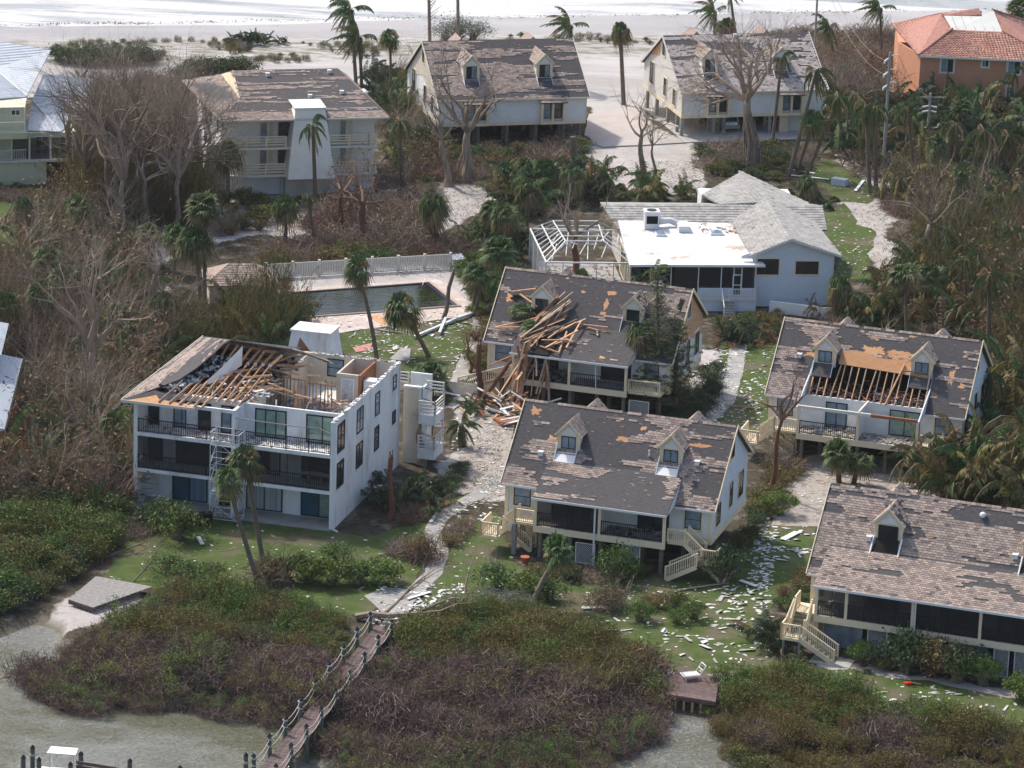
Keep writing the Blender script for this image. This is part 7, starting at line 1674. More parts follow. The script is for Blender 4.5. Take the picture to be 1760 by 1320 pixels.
# left thicket
TH = [(-40, 480), (60, 380), (200, 400), (250, 470), (215, 520), (330, 560), (300, 620), (215, 700), (228, 880), (120, 900), (-40, 880)]
area(TH, 210, twb + allb('rust', 'olive') + tw[:1], (1.0, 1.9), 'brown tangled shrub in the left thicket', 'brown shrubs in the left thicket', 'shrub', 'shrub', 10, 1.2)
area(TH, 80, bt + st_[:1], (1.1, 2.2), 'leafless brown tree in the left thicket', 'bare trees in the left thicket', 'bare_tree', 'tree', 11, 2.0)
area(TH, 90, L_('fronds', [CLUMP[1], CLUMP[0], CLUMP[2], CLUMP[3], CLUMP[0]]), (.8, 1.3), 'dry drooping palm clump in the left thicket', 'dry palm clumps in the left thicket', 'clumping_palm', 'palm', 12, 1.8)
area([(-40, 560), (60, 520), (120, 560), (100, 720), (30, 860), (-40, 860)], 30, L_('stems', STICK), (1.2, 2.0), 'bundle of thin upright bare stems in the left thicket', 'thin bare stems in the left thicket', 'sapling', 'sapling', 13, 1.6)
area([(-10, 470), (110, 450), (170, 520), (60, 620), (-10, 600)], 16, L_('canes', BAM[1:]), (.6, .95), 'rusty brown cane clump at the left edge', 'cane clumps at the left edge', 'bamboo_clump', 'bamboo', 14, 2.0)
area([(380, 560), (500, 560), (520, 600), (440, 625), (380, 600)], 12, L_('canes', BAM), (.8, 1.05), 'tall drooping bamboo clump left of the pool', 'bamboo clumps left of the pool', 'bamboo_clump', 'bamboo', 15, 1.6)
area([(300, 570), (400, 560), (420, 620), (330, 640), (290, 620)], 10, L_('canes', BAM), (.6, .85), 'drooping bamboo clump behind the torn roof', 'bamboo clumps behind the torn roof', 'bamboo_clump', 'bamboo', 16, 1.6)
area([(440, 545), (510, 540), (505, 600), (400, 660), (330, 660), (400, 590)], 16, L_('fronds', [CLUMP[2], CLUMP[0]]), (.8, 1.2), 'dark green palm clump under the bamboo', 'green palm clumps under the bamboo', 'clumping_palm', 'palm', 17, 1.6)
# around the banyan and below the pale condominium
area([(100, 330), (330, 330), (400, 350), (470, 350), (460, 400), (330, 410), (220, 430), (100, 400)], 75, twb + allb('rust', 'dark', 'olive'), (.9, 1.5), 'brown shrub under the huge banyan', 'shrubs under the banyan', 'shrub', 'shrub', 18, 1.5)
area([(120, 330), (330, 320), (360, 380), (200, 420), (110, 390)], 16, bt + st_, (1.2, 1.9), 'bare tree under the huge banyan', 'bare trees under the banyan', 'bare_tree', 'tree', 19, 2.5)
area([(470, 440), (560, 428), (700, 420), (760, 425), (770, 446), (640, 456), (470, 468)], 60, twb[:3] * 2 + allb('rust', 'green'), (1.1, 1.7), 'red brown leafless hedge shrub along the picket fence', 'brown hedge behind the fence', 'shrub', 'shrub', 20, .9)
area([(530, 390), (600, 340), (700, 340), (760, 380), (700, 415), (560, 420)], 26, twb + bt[3:4], (1.2, 1.8), 'red brown twiggy shrub below the stair tower', 'red brown shrubs below the stair tower', 'shrub', 'shrub', 21, 1.6)
area([(440, 345), (640, 340), (760, 320), (740, 345), (600, 365), (450, 370)], 40, allb('dark', 'rust', 'green') + twb, (.6, 1.0), 'low shrub along the foot of the pale condominium', 'low shrubs below the pale condominium', 'shrub', 'shrub', 22, 1.4)
area([(640, 130), (705, 130), (760, 230), (760, 300), (700, 320), (660, 250), (660, 190)], 44, allb('dark', 'olive') + L_('fronds', CLUMP[:1] + CLUMP[2:3]) + bt, (.9, 1.4), 'dark bushy growth between the pale condominium and the upper middle house', 'growth right of the pale condominium', 'shrub', 'shrub', 23, 1.5)
area([(700, 255), (760, 240), (1000, 250), (1010, 300), (950, 320), (820, 315), (700, 320)], 70, twb + allb('rust', 'dark', 'olive'), (.8, 1.35), 'brown shrub in front of the upper middle house', 'shrubs in front of the upper middle house', 'shrub', 'shrub', 24, 1.4)
area([(850, 300), (1000, 300), (1040, 335), (1010, 360), (880, 380), (840, 340)], 40, L_('fronds', CLUMP[:1] + CLUMP[2:3]) + allb('green', 'dark') + L_('fronds', FAN[:2]), (.7, 1.3), 'green palm undergrowth beside the driveway', 'undergrowth beside the driveway', 'clumping_palm', 'palm', 25, 1.3)
area([(820, 400), (905, 390), (905, 470), (860, 560), (815, 545), (790, 470), (800, 430)], 50, L_('fronds', CLUMP[:1] + CLUMP[2:3]) + allb('green', 'dark', 'yellow'), (.7, 1.2), 'green shrub between the pool and the bungalow', 'shrubs between the pool and the bungalow', 'shrub', 'shrub', 26, 1.2)
area([(1060, 325), (1170, 325), (1190, 352), (1060, 355)], 14, L_('fronds', FAN[:2] + CLUMP[:1]), (.7, 1.1), 'ground palm at the end of the driveway', 'ground palms at the driveway end', 'clumping_palm', 'palm', 27, 1.4)
area([(1195, 265), (1270, 255), (1400, 262), (1420, 290), (1330, 310), (1220, 300)], 50, L_('twigs', TANB[3:]) * 2 + L_('twigs', TANB[:1]) + allb('olive', 'dark'), (.7, 1.2), 'heap of grey fallen branches under the pale banyan', 'fallen branch heaps under the pale banyan', 'branch_pile', 'branch pile', 28, 1.2)
area([(1300, 325), (1440, 345), (1425, 362), (1395, 358), (1310, 340)], 18, L_('fronds', FAN[:2]) + allb('green'), (.6, .9), 'low green plant behind the bungalow roof', 'plants behind the bungalow', 'shrub', 'shrub', 29, 1.2)
# right forest
RF = [(1440, 215), (1540, 190), (1800, 170), (1800, 300), (1700, 320), (1570, 320), (1450, 290)]
area(RF, 80, allb('dark', 'olive', 'rust') + twb, (1.1, 1.9), 'dark shrub under the palms below the orange house', 'shrubs below the orange house', 'shrub', 'shrub', 30, 1.5)
area(RF, 46, L_('fronds', [CLUMP[0], CLUMP[2], CLUMP[3]]), (1.1, 1.7), 'drooping green palm clump below the orange house', 'palm clumps below the orange house', 'clumping_palm', 'palm', 31, 2.0)
area([(1420, 130), (1530, 120), (1560, 190), (1450, 220), (1410, 180)], 34, bt + st_ + allb('rust'), (1.3, 1.9), 'brown bare tree between the upper right house and the orange house', 'bare trees beside the orange house', 'bare_tree', 'tree', 32, 1.8)
RG = [(1545, 330), (1640, 370), (1800, 380), (1800, 880), (1700, 870), (1590, 850), (1600, 800), (1720, 740), (1730, 600), (1560, 560), (1480, 560), (1530, 500), (1620, 480)]
area(RG, 150, allb('dark', 'olive', 'rust', 'green') + twb, (1.0, 1.7), 'shrub in the dense thicket along the right edge', 'shrubs in the right thicket', 'shrub', 'shrub', 33, 1.4)
area(RG, 70, L_('fronds', [CLUMP[0], CLUMP[3], CLUMP[1]]), (1.0, 1.5), 'brown green drooping palm clump in the right thicket', 'palm clumps in the right thicket', 'clumping_palm', 'palm', 34, 1.7)
area([(1600, 420), (1790, 420), (1790, 700), (1740, 720), (1720, 560), (1600, 540)], 34, L_('canes', BAM), (.8, 1.25), 'tall hanging cane clump in the right thicket', 'cane clumps in the right thicket', 'bamboo_clump', 'bamboo', 35, 1.9)
area([(1560, 330), (1790, 380), (1790, 700), (1640, 540)], 40, bt + st_, (1.2, 2.2), 'bare pale tree in the right thicket', 'bare trees in the right thicket', 'bare_tree', 'tree', 36, 2.4)
area([(1580, 790), (1720, 740), (1790, 700), (1790, 885), (1700, 872), (1600, 850)], 34, L_('fronds', [CLUMP[3], CLUMP[1], CLUMP[0]]), (1.1, 1.5), 'heavy drooping palm clump beside the right hand house', 'palm clumps beside the right hand house', 'clumping_palm', 'palm', 37, 1.4)
area([(1440, 545), (1560, 560), (1600, 580), (1440, 580)], 22, allb('dark', 'green') + twb + L_('fronds', CLUMP[:1]), (.7, 1.2), 'green shrub behind the right hand roof', 'shrubs behind the right hand house', 'shrub', 'shrub', 38, 1.1)
area([(1500, 330), (1570, 330), (1640, 350), (1600, 470), (1540, 500), (1560, 400)], 34, twb + allb('rust', 'olive'), (.7, 1.1), 'brown brush heap beside the green strip', 'brush heaps beside the green strip', 'branch_pile', 'branch pile', 39, 1.3)
# around the middle houses
area([(600, 905), (640, 870), (700, 800), (760, 770), (800, 800), (790, 840), (720, 890), (640, 925)], 60, allb('dark', 'green', 'rust') + twb + L_('fronds', CLUMP[2:3]), (.5, .95), 'dark shrub along the end wall of the white condominium', 'shrubs along the condominium end wall', 'shrub', 'shrub', 40, .8)
area([(835, 930), (870, 955), (900, 1000), (840, 1010), (790, 980), (770, 930), (800, 905)], 26, twb + allb('rust', 'green'), (.7, 1.0), 'brown shrub beside the left stair of the central house', 'shrubs left of the central house', 'shrub', 'shrub', 41, .9)
area([(920, 985), (1230, 985), (1260, 960), (1260, 1000), (1100, 1005), (1000, 1015), (920, 1010)], 34, allb('dark', 'green', 'rust', 'olive') + twb[:1], (.6, 1.0), 'shrub under the porch of the central house', 'shrubs under the central porch', 'shrub', 'shrub', 42, .9, pad=-1.2)
area([(1245, 985), (1270, 940), (1300, 880), (1300, 850), (1340, 860), (1290, 960), (1290, 1000)], 26, allb('dark', 'olive'), (.8, 1.2), 'dark shrub along the right wall of the central house', 'shrubs right of the central house', 'shrub', 'shrub', 43, .8)
area([(1190, 745), (1225, 690), (1238, 640), (1215, 640), (1150, 720)], 20, allb('dark'), (.8, 1.1), 'dark hedge shrub along the path beside the crushed house', 'dark hedge beside the crushed house', 'shrub', 'shrub', 44, .8)
area([(1060, 700), (1200, 700), (1200, 730), (1060, 725)], 14, allb('dark'), (.8, 1.1), 'dark shrub under the norfolk pines', 'shrubs under the pines', 'shrub', 'shrub', 45, .9)
area([(1225, 560), (1340, 540), (1340, 600), (1320, 590), (1230, 590)], 26, allb('dark', 'rust', 'green'), (.6, 1.0), 'shrub in the bed below the bungalow', 'shrubs in the bed below the bungalow', 'shrub', 'shrub', 46, .8)
area([(1290, 510), (1440, 490), (1445, 520), (1320, 525)], 22, allb('dark', 'green') + L_('fronds', CLUMP[2:3]), (.5, .8), 'green plant along the bungalow wall', 'plants along the bungalow wall', 'shrub', 'shrub', 47, .8, pad=-.5)
area([(1325, 855), (1355, 830), (1390, 820), (1385, 800), (1340, 790), (1320, 820)], 12, twb[:1] + allb('rust', 'olive'), (.7, 1.0), 'brown shrub around the red barked tree', 'shrubs around the red barked tree', 'shrub', 'shrub', 48, .8)
area([(1350, 1010), (1385, 960), (1400, 900), (1380, 1050), (1330, 1050)], 16, allb('green', 'olive', 'rust'), (.6, 1.0), 'shrub left of the lower right house', 'shrubs left of the lower right house', 'shrub', 'shrub', 49, .8)
area([(805, 560), (835, 545), (850, 600), (830, 650), (800, 640)], 12, allb('rust', 'olive'), (.7, 1.1), 'brown shrub left of the crushed house', 'shrubs left of the crushed house', 'shrub', 'shrub', 50, .8)
area([(-40, 325), (60, 330), (100, 345), (90, 380), (60, 350), (-40, 340)], 16, allb('dark', 'rust') + twb[:1], (.7, 1.1), 'shrub below the green house', 'shrubs below the green house', 'shrub', 'shrub', 51, 1.2)
area([(230, 905), (300, 880), (320, 925), (260, 960), (230, 950)], 14, twb[:1] + allb('olive'), (.6, 1.0), 'brushy shrub left of the green clipped bush', 'brush left of the lawn', 'shrub', 'shrub', 52, .9)
FOOT.append((Loc((-30.2, 252.2), 15), 0, 0, 5.6, 5.4))
area([(110, 150), (320, 142), (335, 235), (300, 300), (110, 300)], 90, allb('dark', 'olive', 'rust') + twb + bt, (1.1, 1.9), 'dark and brown growth behind the huge banyan', 'growth behind the banyan', 'shrub', 'shrub', 70, 1.3)
area([(130, 320), (350, 320), (370, 385), (300, 410), (150, 400)], 26, L_('canes', BAM[1:]), (.8, 1.2), 'brown hanging root curtain under the huge banyan', 'hanging roots under the banyan', 'hanging_roots', 'roots', 71, 1.5)
# named bushes
def nb(px, py, k, s, label, v=0, sz=None, grp=None):
    s *= 1.3; sz = sz * 1.3 if sz else None
    plant('bush', label, 'bush', [('leaves', BUSH[k][v], 0)], G(px, py), s=s, sz=sz, group=grp)
nb(305, 925, 'green', 1.7, 'big glossy green bush in front of the left balconies', 0, 1.9); nb(275, 905, 'dark', 1.5, 'darker bush merging with the glossy one', 1, 1.5)
for i, (px, py, s) in enumerate(((290, 985), (330, 1000), (365, 990)) and ((285, 985, 1.1), (325, 1000, 1.25), (365, 998, 1.0))): nb(px, py, 'green', s, ('left', 'middle', 'right')[i] + ' part of the loose green shrub row on the near lawn', i % 2, s * .9)
nb(530, 1000, 'yellow', 1.5, 'clipped yellowish green hedge bush, left end of the row', 0, 1.6); nb(570, 1005, 'yellow', 1.4, 'clipped yellowish green hedge bush, centre of the row', 1, 1.5); nb(650, 1002, 'yellow', 1.55, 'clipped yellowish green hedge bush, right end of the row', 0, 1.4); nb(580, 965, 'green', 1.0, 'small green bush behind the clipped row', 1); nb(615, 1005, 'dark', 1.0, 'dark bush between the clipped ones', 1)
plant('bush', 'round brown leafless bush beside the path', 'bush', [('twigs', TANB[1], 0), ('leaves', BUSH['rust'][0], 0)], G(724, 962), s=1.15, sz=1.7); plant('bush', 'low brown leafless bush left of the round one', 'bush', [('twigs', TANB[0], 0)], G(690, 955), s=.95)
plant('bush', 'brown twiggy bush at the foot of the leaning cabbage palms', 'bush', [('twigs', TANB[0], 0), ('leaves', BUSH['rust'][1], 0)], G(465, 1000), s=1.3, sz=1.9)
nb(860, 1010, 'green', 1.5, 'bright green spreading bush below the bare branches', 0, 1.2); nb(905, 1025, 'green', 1.4, 'bright green bush at the foot of the leaning porch palm', 1, 1.3); nb(945, 1030, 'green', 1.1, 'bright green bush right of the leaning porch palm', 0, 1.2)
nb(845, 1042, 'silver', 1.2, 'silvery shrub row in front of the bright green bush, left part', 0, .9); nb(885, 1046, 'silver', 1.1, 'silvery shrub row in front of the bright green bush, right part', 1, .9)
nb(1060, 1000, 'green', 1.35, 'mixed green and brown bush in front of the lattice', 1, 1.9); nb(1245, 1000, 'dark', 1.5, 'large dark bush at the right corner of the central house', 0, 2.0)
plant('bush', 'brown bush in front of the central house lawn', 'bush', [('twigs', TANB[0], 0), ('leaves', BUSH['rust'][0], 0)], G(1045, 1045), s=1.2, sz=1.6)
nb(1100, 1068, 'round', .95, 'round clipped ball bush, largest of the lawn group', 0, 1.2); nb(1163, 1072, 'round', .7, 'small round clipped ball bush on the lawn', 1, .9); nb(1192, 1064, 'round', .9, 'clipped cube like bush on the lawn', 0, 1.1); nb(1160, 1045, 'olive', .9, 'loose olive bush behind the clipped balls', 1); nb(1125, 1045, 'rust', .9, 'brownish bush behind the clipped balls', 0)
nb(1340, 885, 'round', 1.2, 'round brownish green bush at the corner of the gravel', 1, 1.5)
nb(1483, 1145, 'round', 1.0, 'round green bush under the long screened porch, leftmost', 0, 1.5); nb(1520, 1150, 'olive', .7, 'small brushy bush right of the round one', 1); nb(1555, 1155, 'dark', 1.5, 'tall dark bush against the lattice, first', 0, 2.3); nb(1600, 1162, 'rust', 1.5, 'tall dark bush against the lattice, second', 1, 2.2); nb(1645, 1172, 'dark', 1.45, 'tall dark bush against the lattice, third', 0, 2.0); nb(1690, 1178, 'round', 1.15, 'round green bush under the long screened porch, right of the tall ones', 0, 1.7); nb(1758, 1200, 'yellow', 1.2, 'yellowish clipped bush at the right edge', 1, 1.3)
nb(1375, 590, 'rust', .5, 'small orange brown bush by the right hand roof', 0)
for i, (px, py) in enumerate(((1232, 593), (1262, 600), (1330, 590), (1350, 520), (1310, 600))): plant('croton', 'small orange leaved croton in the beds below the bungalow', 'plant', [('leaves', PR.setdefault('croton', bush_mesh(260, 500, .07, 12, mats=('orangefl', 'twigr'), twigs=10)), 0)], G(px, py), s=.55, group='orange crotons below the bungalow')
plant('croton', 'yellow leaved shrub beside the short white picket fence', 'plant', [('leaves', BUSH['yellow'][0], 0)], G(800, 668), s=.75)
for i, (px, py, s) in enumerate(((405, 76, 1.3), (430, 76, 1.6), (452, 77, 1.5), (484, 76, .9), (425, 88, .6))): plant('agave', 'dark spiky plant on the pale dune', 'plant', [('leaves', CLUMP[2], 0)], G(px, py), s=s * .42, group='spiky plants on the dune')
for i, (px, py, s) in enumerate(((785, 70, 2.2), (812, 70, 1.8), (765, 70, 1.6))): nb(px, py, 'silver', s, ('left', 'right', 'small left')[i] + ' part of the large pale sea grape behind the upper middle roof', i % 2, s)
for i in range(11): nb(100 + 22 * (i % 4) + (i // 4) * 55, 104 + (i % 3) * 4, 'dark', 1.5, 'dark green hedge mound at the edge of the dune', i % 2, 1.3, 'dark hedge at the dune edge')
for i in range(8): nb(330 + 13 * i, 131 - (i % 2) * 3, 'dark', 1.4, 'dark green hedge mound behind the pale condominium', i % 2, 1.4, 'dark hedge behind the pale condominium')
area([(130, 75), (420, 68), (600, 78), (700, 88), (690, 100), (560, 108), (300, 108), (120, 100)], 260, L_('leaves', [BUSH['silver'][0], REED[0], REED[2], BUSH['olive'][0]]) + twb[3:], (.25, .6), 'sparse grey green dune plant on the sand', 'dune plants along the beach', 'dune_plant', 'plant', 60, 1.0, gate=(.13, .02))
area([(860, 64), (1040, 62), (1130, 60), (1120, 76), (900, 80)], 40, L_('leaves', [BUSH['silver'][0], REED[0], BUSH['olive'][0]]) + twb[3:], (.25, .6), 'sparse dune plant behind the upper stilt houses', 'dune plants behind the upper houses', 'dune_plant', 'plant', 61, 1.0, gate=(.13, .0))
area([(1330, 60), (1540, 60), (1560, 110), (1430, 120), (1340, 70)], 50, L_('leaves', [BUSH['rust'][0], BUSH['olive'][0]]) + twb + bt[:2], (.8, 1.4), 'brown scrub on the dune beside the orange house', 'brown scrub on the dune', 'shrub', 'shrub', 62, 1.7)

# the largest of every kind stand as objects of their own; the rest of each thicket is one mass
def mass(name, label, cat, group, items):
    ng = bpy.data.node_groups.new(name, 'GeometryNodeTree'); ng.interface.new_socket('Geometry', in_out='INPUT', socket_type='NodeSocketGeometry'); ng.interface.new_socket('Geometry', in_out='OUTPUT', socket_type='NodeSocketGeometry')
    n, l = ng.nodes, ng.links; gi = n.new('NodeGroupInput'); go = n.new('NodeGroupOutput'); jn = n.new('GeometryNodeJoinGeometry')
    ms = []
    for it in items:
        if it[2] not in ms: ms.append(it[2])
    me = bpy.data.meshes.new(name); me.from_pydata([(i[3], i[4], i[5]) for i in items], [], [])
    for nm, dt, vals in (('rot', 'FLOAT', [i[6] for i in items]), ('siz', 'FLOAT', [i[0] for i in items]), ('kin', 'INT', [ms.index(i[2]) for i in items])):
        at = me.attributes.new(nm, dt, 'POINT'); at.data.foreach_set('value', vals)
    def attr(nm, dt):
        q = n.new('GeometryNodeInputNamedAttribute'); q.data_type = dt; q.inputs[0].default_value = nm; return q.outputs[0]
    ro = n.new('ShaderNodeCombineXYZ'); l.new(attr('rot', 'FLOAT'), ro.inputs[2]); sz = attr('siz', 'FLOAT'); kn = attr('kin', 'INT')
    for i, q in enumerate(ms):
        src = bpy.data.objects.new(name + '_source', q)
        oi = n.new('GeometryNodeObjectInfo'); oi.inputs[0].default_value = src; oi.inputs[1].default_value = True
        ip = n.new('GeometryNodeInstanceOnPoints'); l.new(gi.outputs[0], ip.inputs['Points']); l.new(oi.outputs['Geometry'], ip.inputs['Instance'])
        cm = n.new('FunctionNodeCompare'); cm.data_type = 'INT'; cm.operation = 'EQUAL'; l.new(kn, cm.inputs[2]); cm.inputs[3].default_value = i
        l.new(cm.outputs[0], ip.inputs['Selection']); l.new(ro.outputs[0], ip.inputs['Rotation']); l.new(sz, ip.inputs['Scale']); l.new(ip.outputs[0], jn.inputs[0])
    l.new(jn.outputs[0], go.inputs[0]); o = bpy.data.objects.new(name, me); COL.objects.link(o); md = o.modifiers.new('scatter', 'NODES'); md.node_group = ng
    tag(o, label, cat, group, 'stuff')
def settle():
    by = {}
    for it in SC: by.setdefault(it[10], []).append(it)
    LIM = {'shrub': 270, 'mangrove': 280, 'clumping_palm': 200, 'bare_tree': 280, 'dune_plant': 150, 'branch_pile': 120}
    for nm, its in by.items():
        its.sort(key=lambda i: -i[0] / i[4] ** 1.5); k = LIM.get(nm, 250); rest = {}
        for i in its[:k]:
            t = thing(nm, i[8], i[11], i[3:6], i[6], i[9]); t.scale = (i[0], i[0], i[0] * i[7]); link(i[1], i[2], t)
            if i[1] in ('twigs', 'stems', 'branches'): t.children[0]['kind'] = 'stuff'
        for i in its[k:]: rest.setdefault(i[9], []).append(i)
        for g, q in rest.items(): mass(nm + '_thicket', 'mass of ' + g, q[0][11], g, q)
settle()

# ================================================================ boardwalk, docks, boat
def boardwalk():
    A, B = G(661, 1078, .75), G(470, 1318, .75); d = (B - A); Lg = d.length + 3; u = d.normalized(); w = 1.35; nn = V((-u.y, u.x, 0)); ang = math.atan2(u.y, u.x)
    t = thing('boardwalk', 'red brown plank boardwalk with rope rails running into the lagoon', 'boardwalk', tuple(A), ang)
    pl = MB().box(-.10, -w / 2, -.05, .10, w / 2, 0).build('plank', K['deckred'], t); k = int(Lg / .215); R = random.Random(2)
    for i in range(k):
        o = pl if i == 0 else link('plank', pl.data, t); o.location = (i * .215, R.uniform(-.02, .02), R.uniform(0, .012)); o.rotation_euler.z = R.uniform(-.012, .012)
    for y in (-w / 2 + .1, w / 2 - .1): MB().bar((0, y, -.16), (Lg, y, -.16), .08, .2).build('joist', K['deckred'], t)
    pm = MB(); pm.tube([(0, 0, -1.9), (0, 0, 1.12)], [.15, .14], 10); cm = MB(); cm.tube([(0, 0, 1.12), (0, 0, 1.14), (0, 0, 1.3)], [.155, .165, .03], 10); P0 = None
    tops = {}
    for s in (-1, 1):
        for i in range(10):
            x = .6 + i * 3.25 + (0 if s < 0 else .9); y = s * (w / 2 + .16)
            if x > Lg: break
            if P0 is None: P0 = pm.build('post', K['pile'], t); C0 = cm.build('cap', K['postcap'], P0); po = P0
            else: po = link('post', P0.data, t); link('cap', C0.data, po)
            po.location = (x, y, R.uniform(-.1, .05)); po.rotation_euler = (R.uniform(-.05, .05), R.uniform(-.05, .05), 0); tops.setdefault(s, []).append((x, y))
        T = tops[s]
        for (x0, y0), (x1, y1) in zip(T[:-1], T[1:]):
            for z in (.98, .52):
                MB().tube([(x0 + (x1 - x0) * f, y0 + .02 * s, z - .27 * 4 * f * (1 - f)) for f in [q / 8 for q in range(9)]], [.022] * 9, 5).build('rope', K['rope'], t)
    for s in (-1, 1):
        for x, y in tops[s]:
            for z in (.98, .52): MB().tube([(x, y, z - .04), (x, y, z + .04)], [.18, .18], 8).build('rope_lashing', K['rope'], t)
boardwalk()
def deckthing(name, label, P, cat, plank='deckred', n=14, legs=True, th=.12):
    P = [V(p) for p in P]; t = thing(name, label, cat, tuple(P[0])); o = P[0]; q = [p - o for p in P]
    for i in range(n):
        a, b = i / n, (i + .94) / n; l = lambda s, f: q[0].lerp(q[3], f) if s == 0 else q[1].lerp(q[2], f)
        MB().prism([l(0, a), l(1, a), l(1, b), l(0, b)], (0, 0, -.05)).build('plank', K[plank], t)
    MB().bar(q[0] + V((0, 0, -.18)), q[1] + V((0, 0, -.18)), .08, .25).build('edge_beam', K['deckred'], t)
    if legs:
        for i in range(6): p = q[0].lerp(q[1], (i + .3) / 6); MB().bar(p + V((0, .3, -1.5)), p + V((0, .3, -.2)), .16).build('leg', K['wood'], t)
    return t
deckthing('dock_platform', 'small red brown plank deck at the water beside the shard covered lawn', [G(1143, 1192, .55), G(1230, 1206, .55), G(1236, 1165, .55), G(1163, 1146, .55)], 'dock')
deckthing('dock_platform', 'weathered sand covered deck at the lower left lawn corner', [G(118, 1030, .45), G(160, 1044, .45), G(262, 1008, .45), G(165, 990, .45)], 'dock', 'greywood', legs=False)
# lounge chair on the deck
def lounger():
    p = G(1176, 1172, .56); t = thing('lounge_chair', 'white tubular lounge chair on the small red brown deck', 'chair', tuple(p), .35)
    for y in (0, .75): MB().tube([(0, y, .35), (1.1, y, .35), (1.5, y, .95)], [.035] * 3, 6).build('side_rail', K['white2'], t)
    for x, z in ((0, .35), (.35, .35), (.7, .35), (1.1, .35), (1.3, .65), (1.5, .95)): MB().tube([(x, 0, z), (x, .75, z)], [.03, .03], 6).build('cross_bar', K['white2'], t)
    for x in (.1, 1.0):
        for y in (0, .75): MB().tube([(x, y, .35), (x + .05, y, 0)], [.03, .03], 6).build('leg', K['white2'], t)
    MB().prism([(.1, .08, .36), (1.05, .08, .36), (1.05, .67, .36), (.1, .67, .36)], (0, 0, .015)).build('sling', K['insulw'], t)
lounger()
# dock at the lower left
def dock():
    for i, (px, py, pt, lb) in enumerate(((40, 1335, 1300, 'leftmost dock pile at the lower left'), (56, 1325, 1283, 'tall dock pile with white rope bands at the lower left'), (67, 1335, 1304, 'short greenish dock pile beside the tall one'), (121, 1335, 1312, 'small dock pile right of the boat canopy'), (139, 1320, 1294, 'dock pile at the left end of the red brown railing'), (223, 1335, 1306, 'dock pile at the right end of the red brown railing'), (309, 1345, 1318, 'dock pile just showing at the bottom edge'), (422, 1335, 1296, 'lone pile with rope left of the boardwalk foot'))):
        p = G(px, py, .2); H_ = HT(p, pt); t = thing('dock_pile', lb, 'pile', (p.x, p.y, -1.8)); MB().tube([(0, 0, 0), (0, 0, H_ + 1.7)], [.16, .15], 10).build('shaft', K['pile'], t); MB().tube([(0, 0, H_ + 1.7), (0, 0, H_ + 1.73), (0, 0, H_ + 1.92)], [.16, .17, .02], 10).build('cap', K['postcap'], t)
        if i in (1, 7): MB().tube([(0, 0, H_ + 1.2), (0, 0, H_ + 1.35)], [.18, .18], 10).build('rope_lashing', K['rope'], t)
    a, b = G(131, 1310, .9), G(226, 1326, .9); t = thing('dock_railing', 'red brown plank railing of the dock at the bottom left', 'railing', tuple(a)); d = b - a
    for z in (0, -.28, -.56): MB().bar(V((0, 0, z)), d + V((0, 0, z)), .05, .22).build('board', K['deckred'], t)
    c = G(108, 1325, 0); c.z = -.5; t = thing('boat_canopy', 'white flat boat canopy on thin poles at the lower left', 'boat', tuple(c), -.1)
    for x in (-.75, .75):
        for y in (-.4, .4): MB().tube([(x, y, 0), (x, y, 1.75)], [.025, .025], 6).build('canopy_pole', K['alu'], t)
    MB().prism([(-.9, -.5, 1.76), (.9, -.5, 1.76), (.85, .5, 1.8), (-.85, .5, 1.8)], (0, 0, .07)).build('canopy', K['white2'], t)
    mb = MB(); mb.prism([(-2.3, 0, .35), (-1.5, -.8, .35), (1.8, -.8, .35), (1.8, .8, .35), (-1.5, .8, .35)], (0, 0, -.4)); mb.build('hull', K['white2'], t)
dock()
# ================================================================ storm debris
def hero_branch(px, py, L_, az, el, lv, r, label, m='barkp', s=1, seed=1, kids=(2, 4), name='fallen_tree'):
    mb = MB(); R = random.Random(seed); p = G(px, py); grow(mb, (0, 0, r * .9), sph(math.radians(az), math.radians(el)), L_, r, lv, R, .015, .12, kids, (.3, .9), (.5, .75), 7)
    for i, v in enumerate(mb.v):
        if v[2] < .03: mb.v[i] = (v[0], v[1], .03 + abs(v[2]) * .3)
    t = thing(name, label, 'fallen tree', tuple(p)); mb.build('limbs', K[m], t, kind='stuff')
hero_branch(612, 1066, 4.6, 2, 8, 5, .27, 'fallen tree with splintered butt lying across the boardwalk head', 'barkp', seed=5)
hero_branch(650, 1066, 3.4, 42, 36, 5, .15, 'upper limb spray of the fallen tree at the boardwalk head', 'barkp', seed=6)
hero_branch(1238, 1005, 1.6, 150, 35, 4, .17, 'pale dead forked bush in front of the right stair of the central house', 'barkp', seed=7, kids=(3, 4)); hero_branch(1242, 1005, 1.5, 60, 40, 4, .12, 'second pale dead limb in front of the right stair of the central house', 'barkp', seed=8)
hero_branch(800, 1020, 2.0, 80, 55, 4, .09, 'bare branching shrub left of the bright green bush', 'barkp', seed=9, kids=(3, 4)); hero_branch(870, 1015, 1.8, 120, 50, 4, .08, 'bare pale branches poking out of the bright green bush', 'barkp', seed=10, kids=(3, 4))
hero_branch(1480, 620, 3.2, 40, 12, 4, .18, 'pale fallen limb behind the right hand roof', 'barkp', seed=11); hero_branch(1445, 470 + 60, 2.4, 10, 20, 3, .12, 'fallen limb beside the uprooted fan palm', 'barkp', seed=12)
hero_branch(1000, 300, 2.4, -20, 10, 3, .4, 'splintered red brown fallen trunk at the edge of the driveway', 'barkr', seed=13); hero_branch(1310, 705, 3.0, 175, 8, 3, .10, 'bare limb leaning over the path beside the right hand house', 'barkp', seed=14)
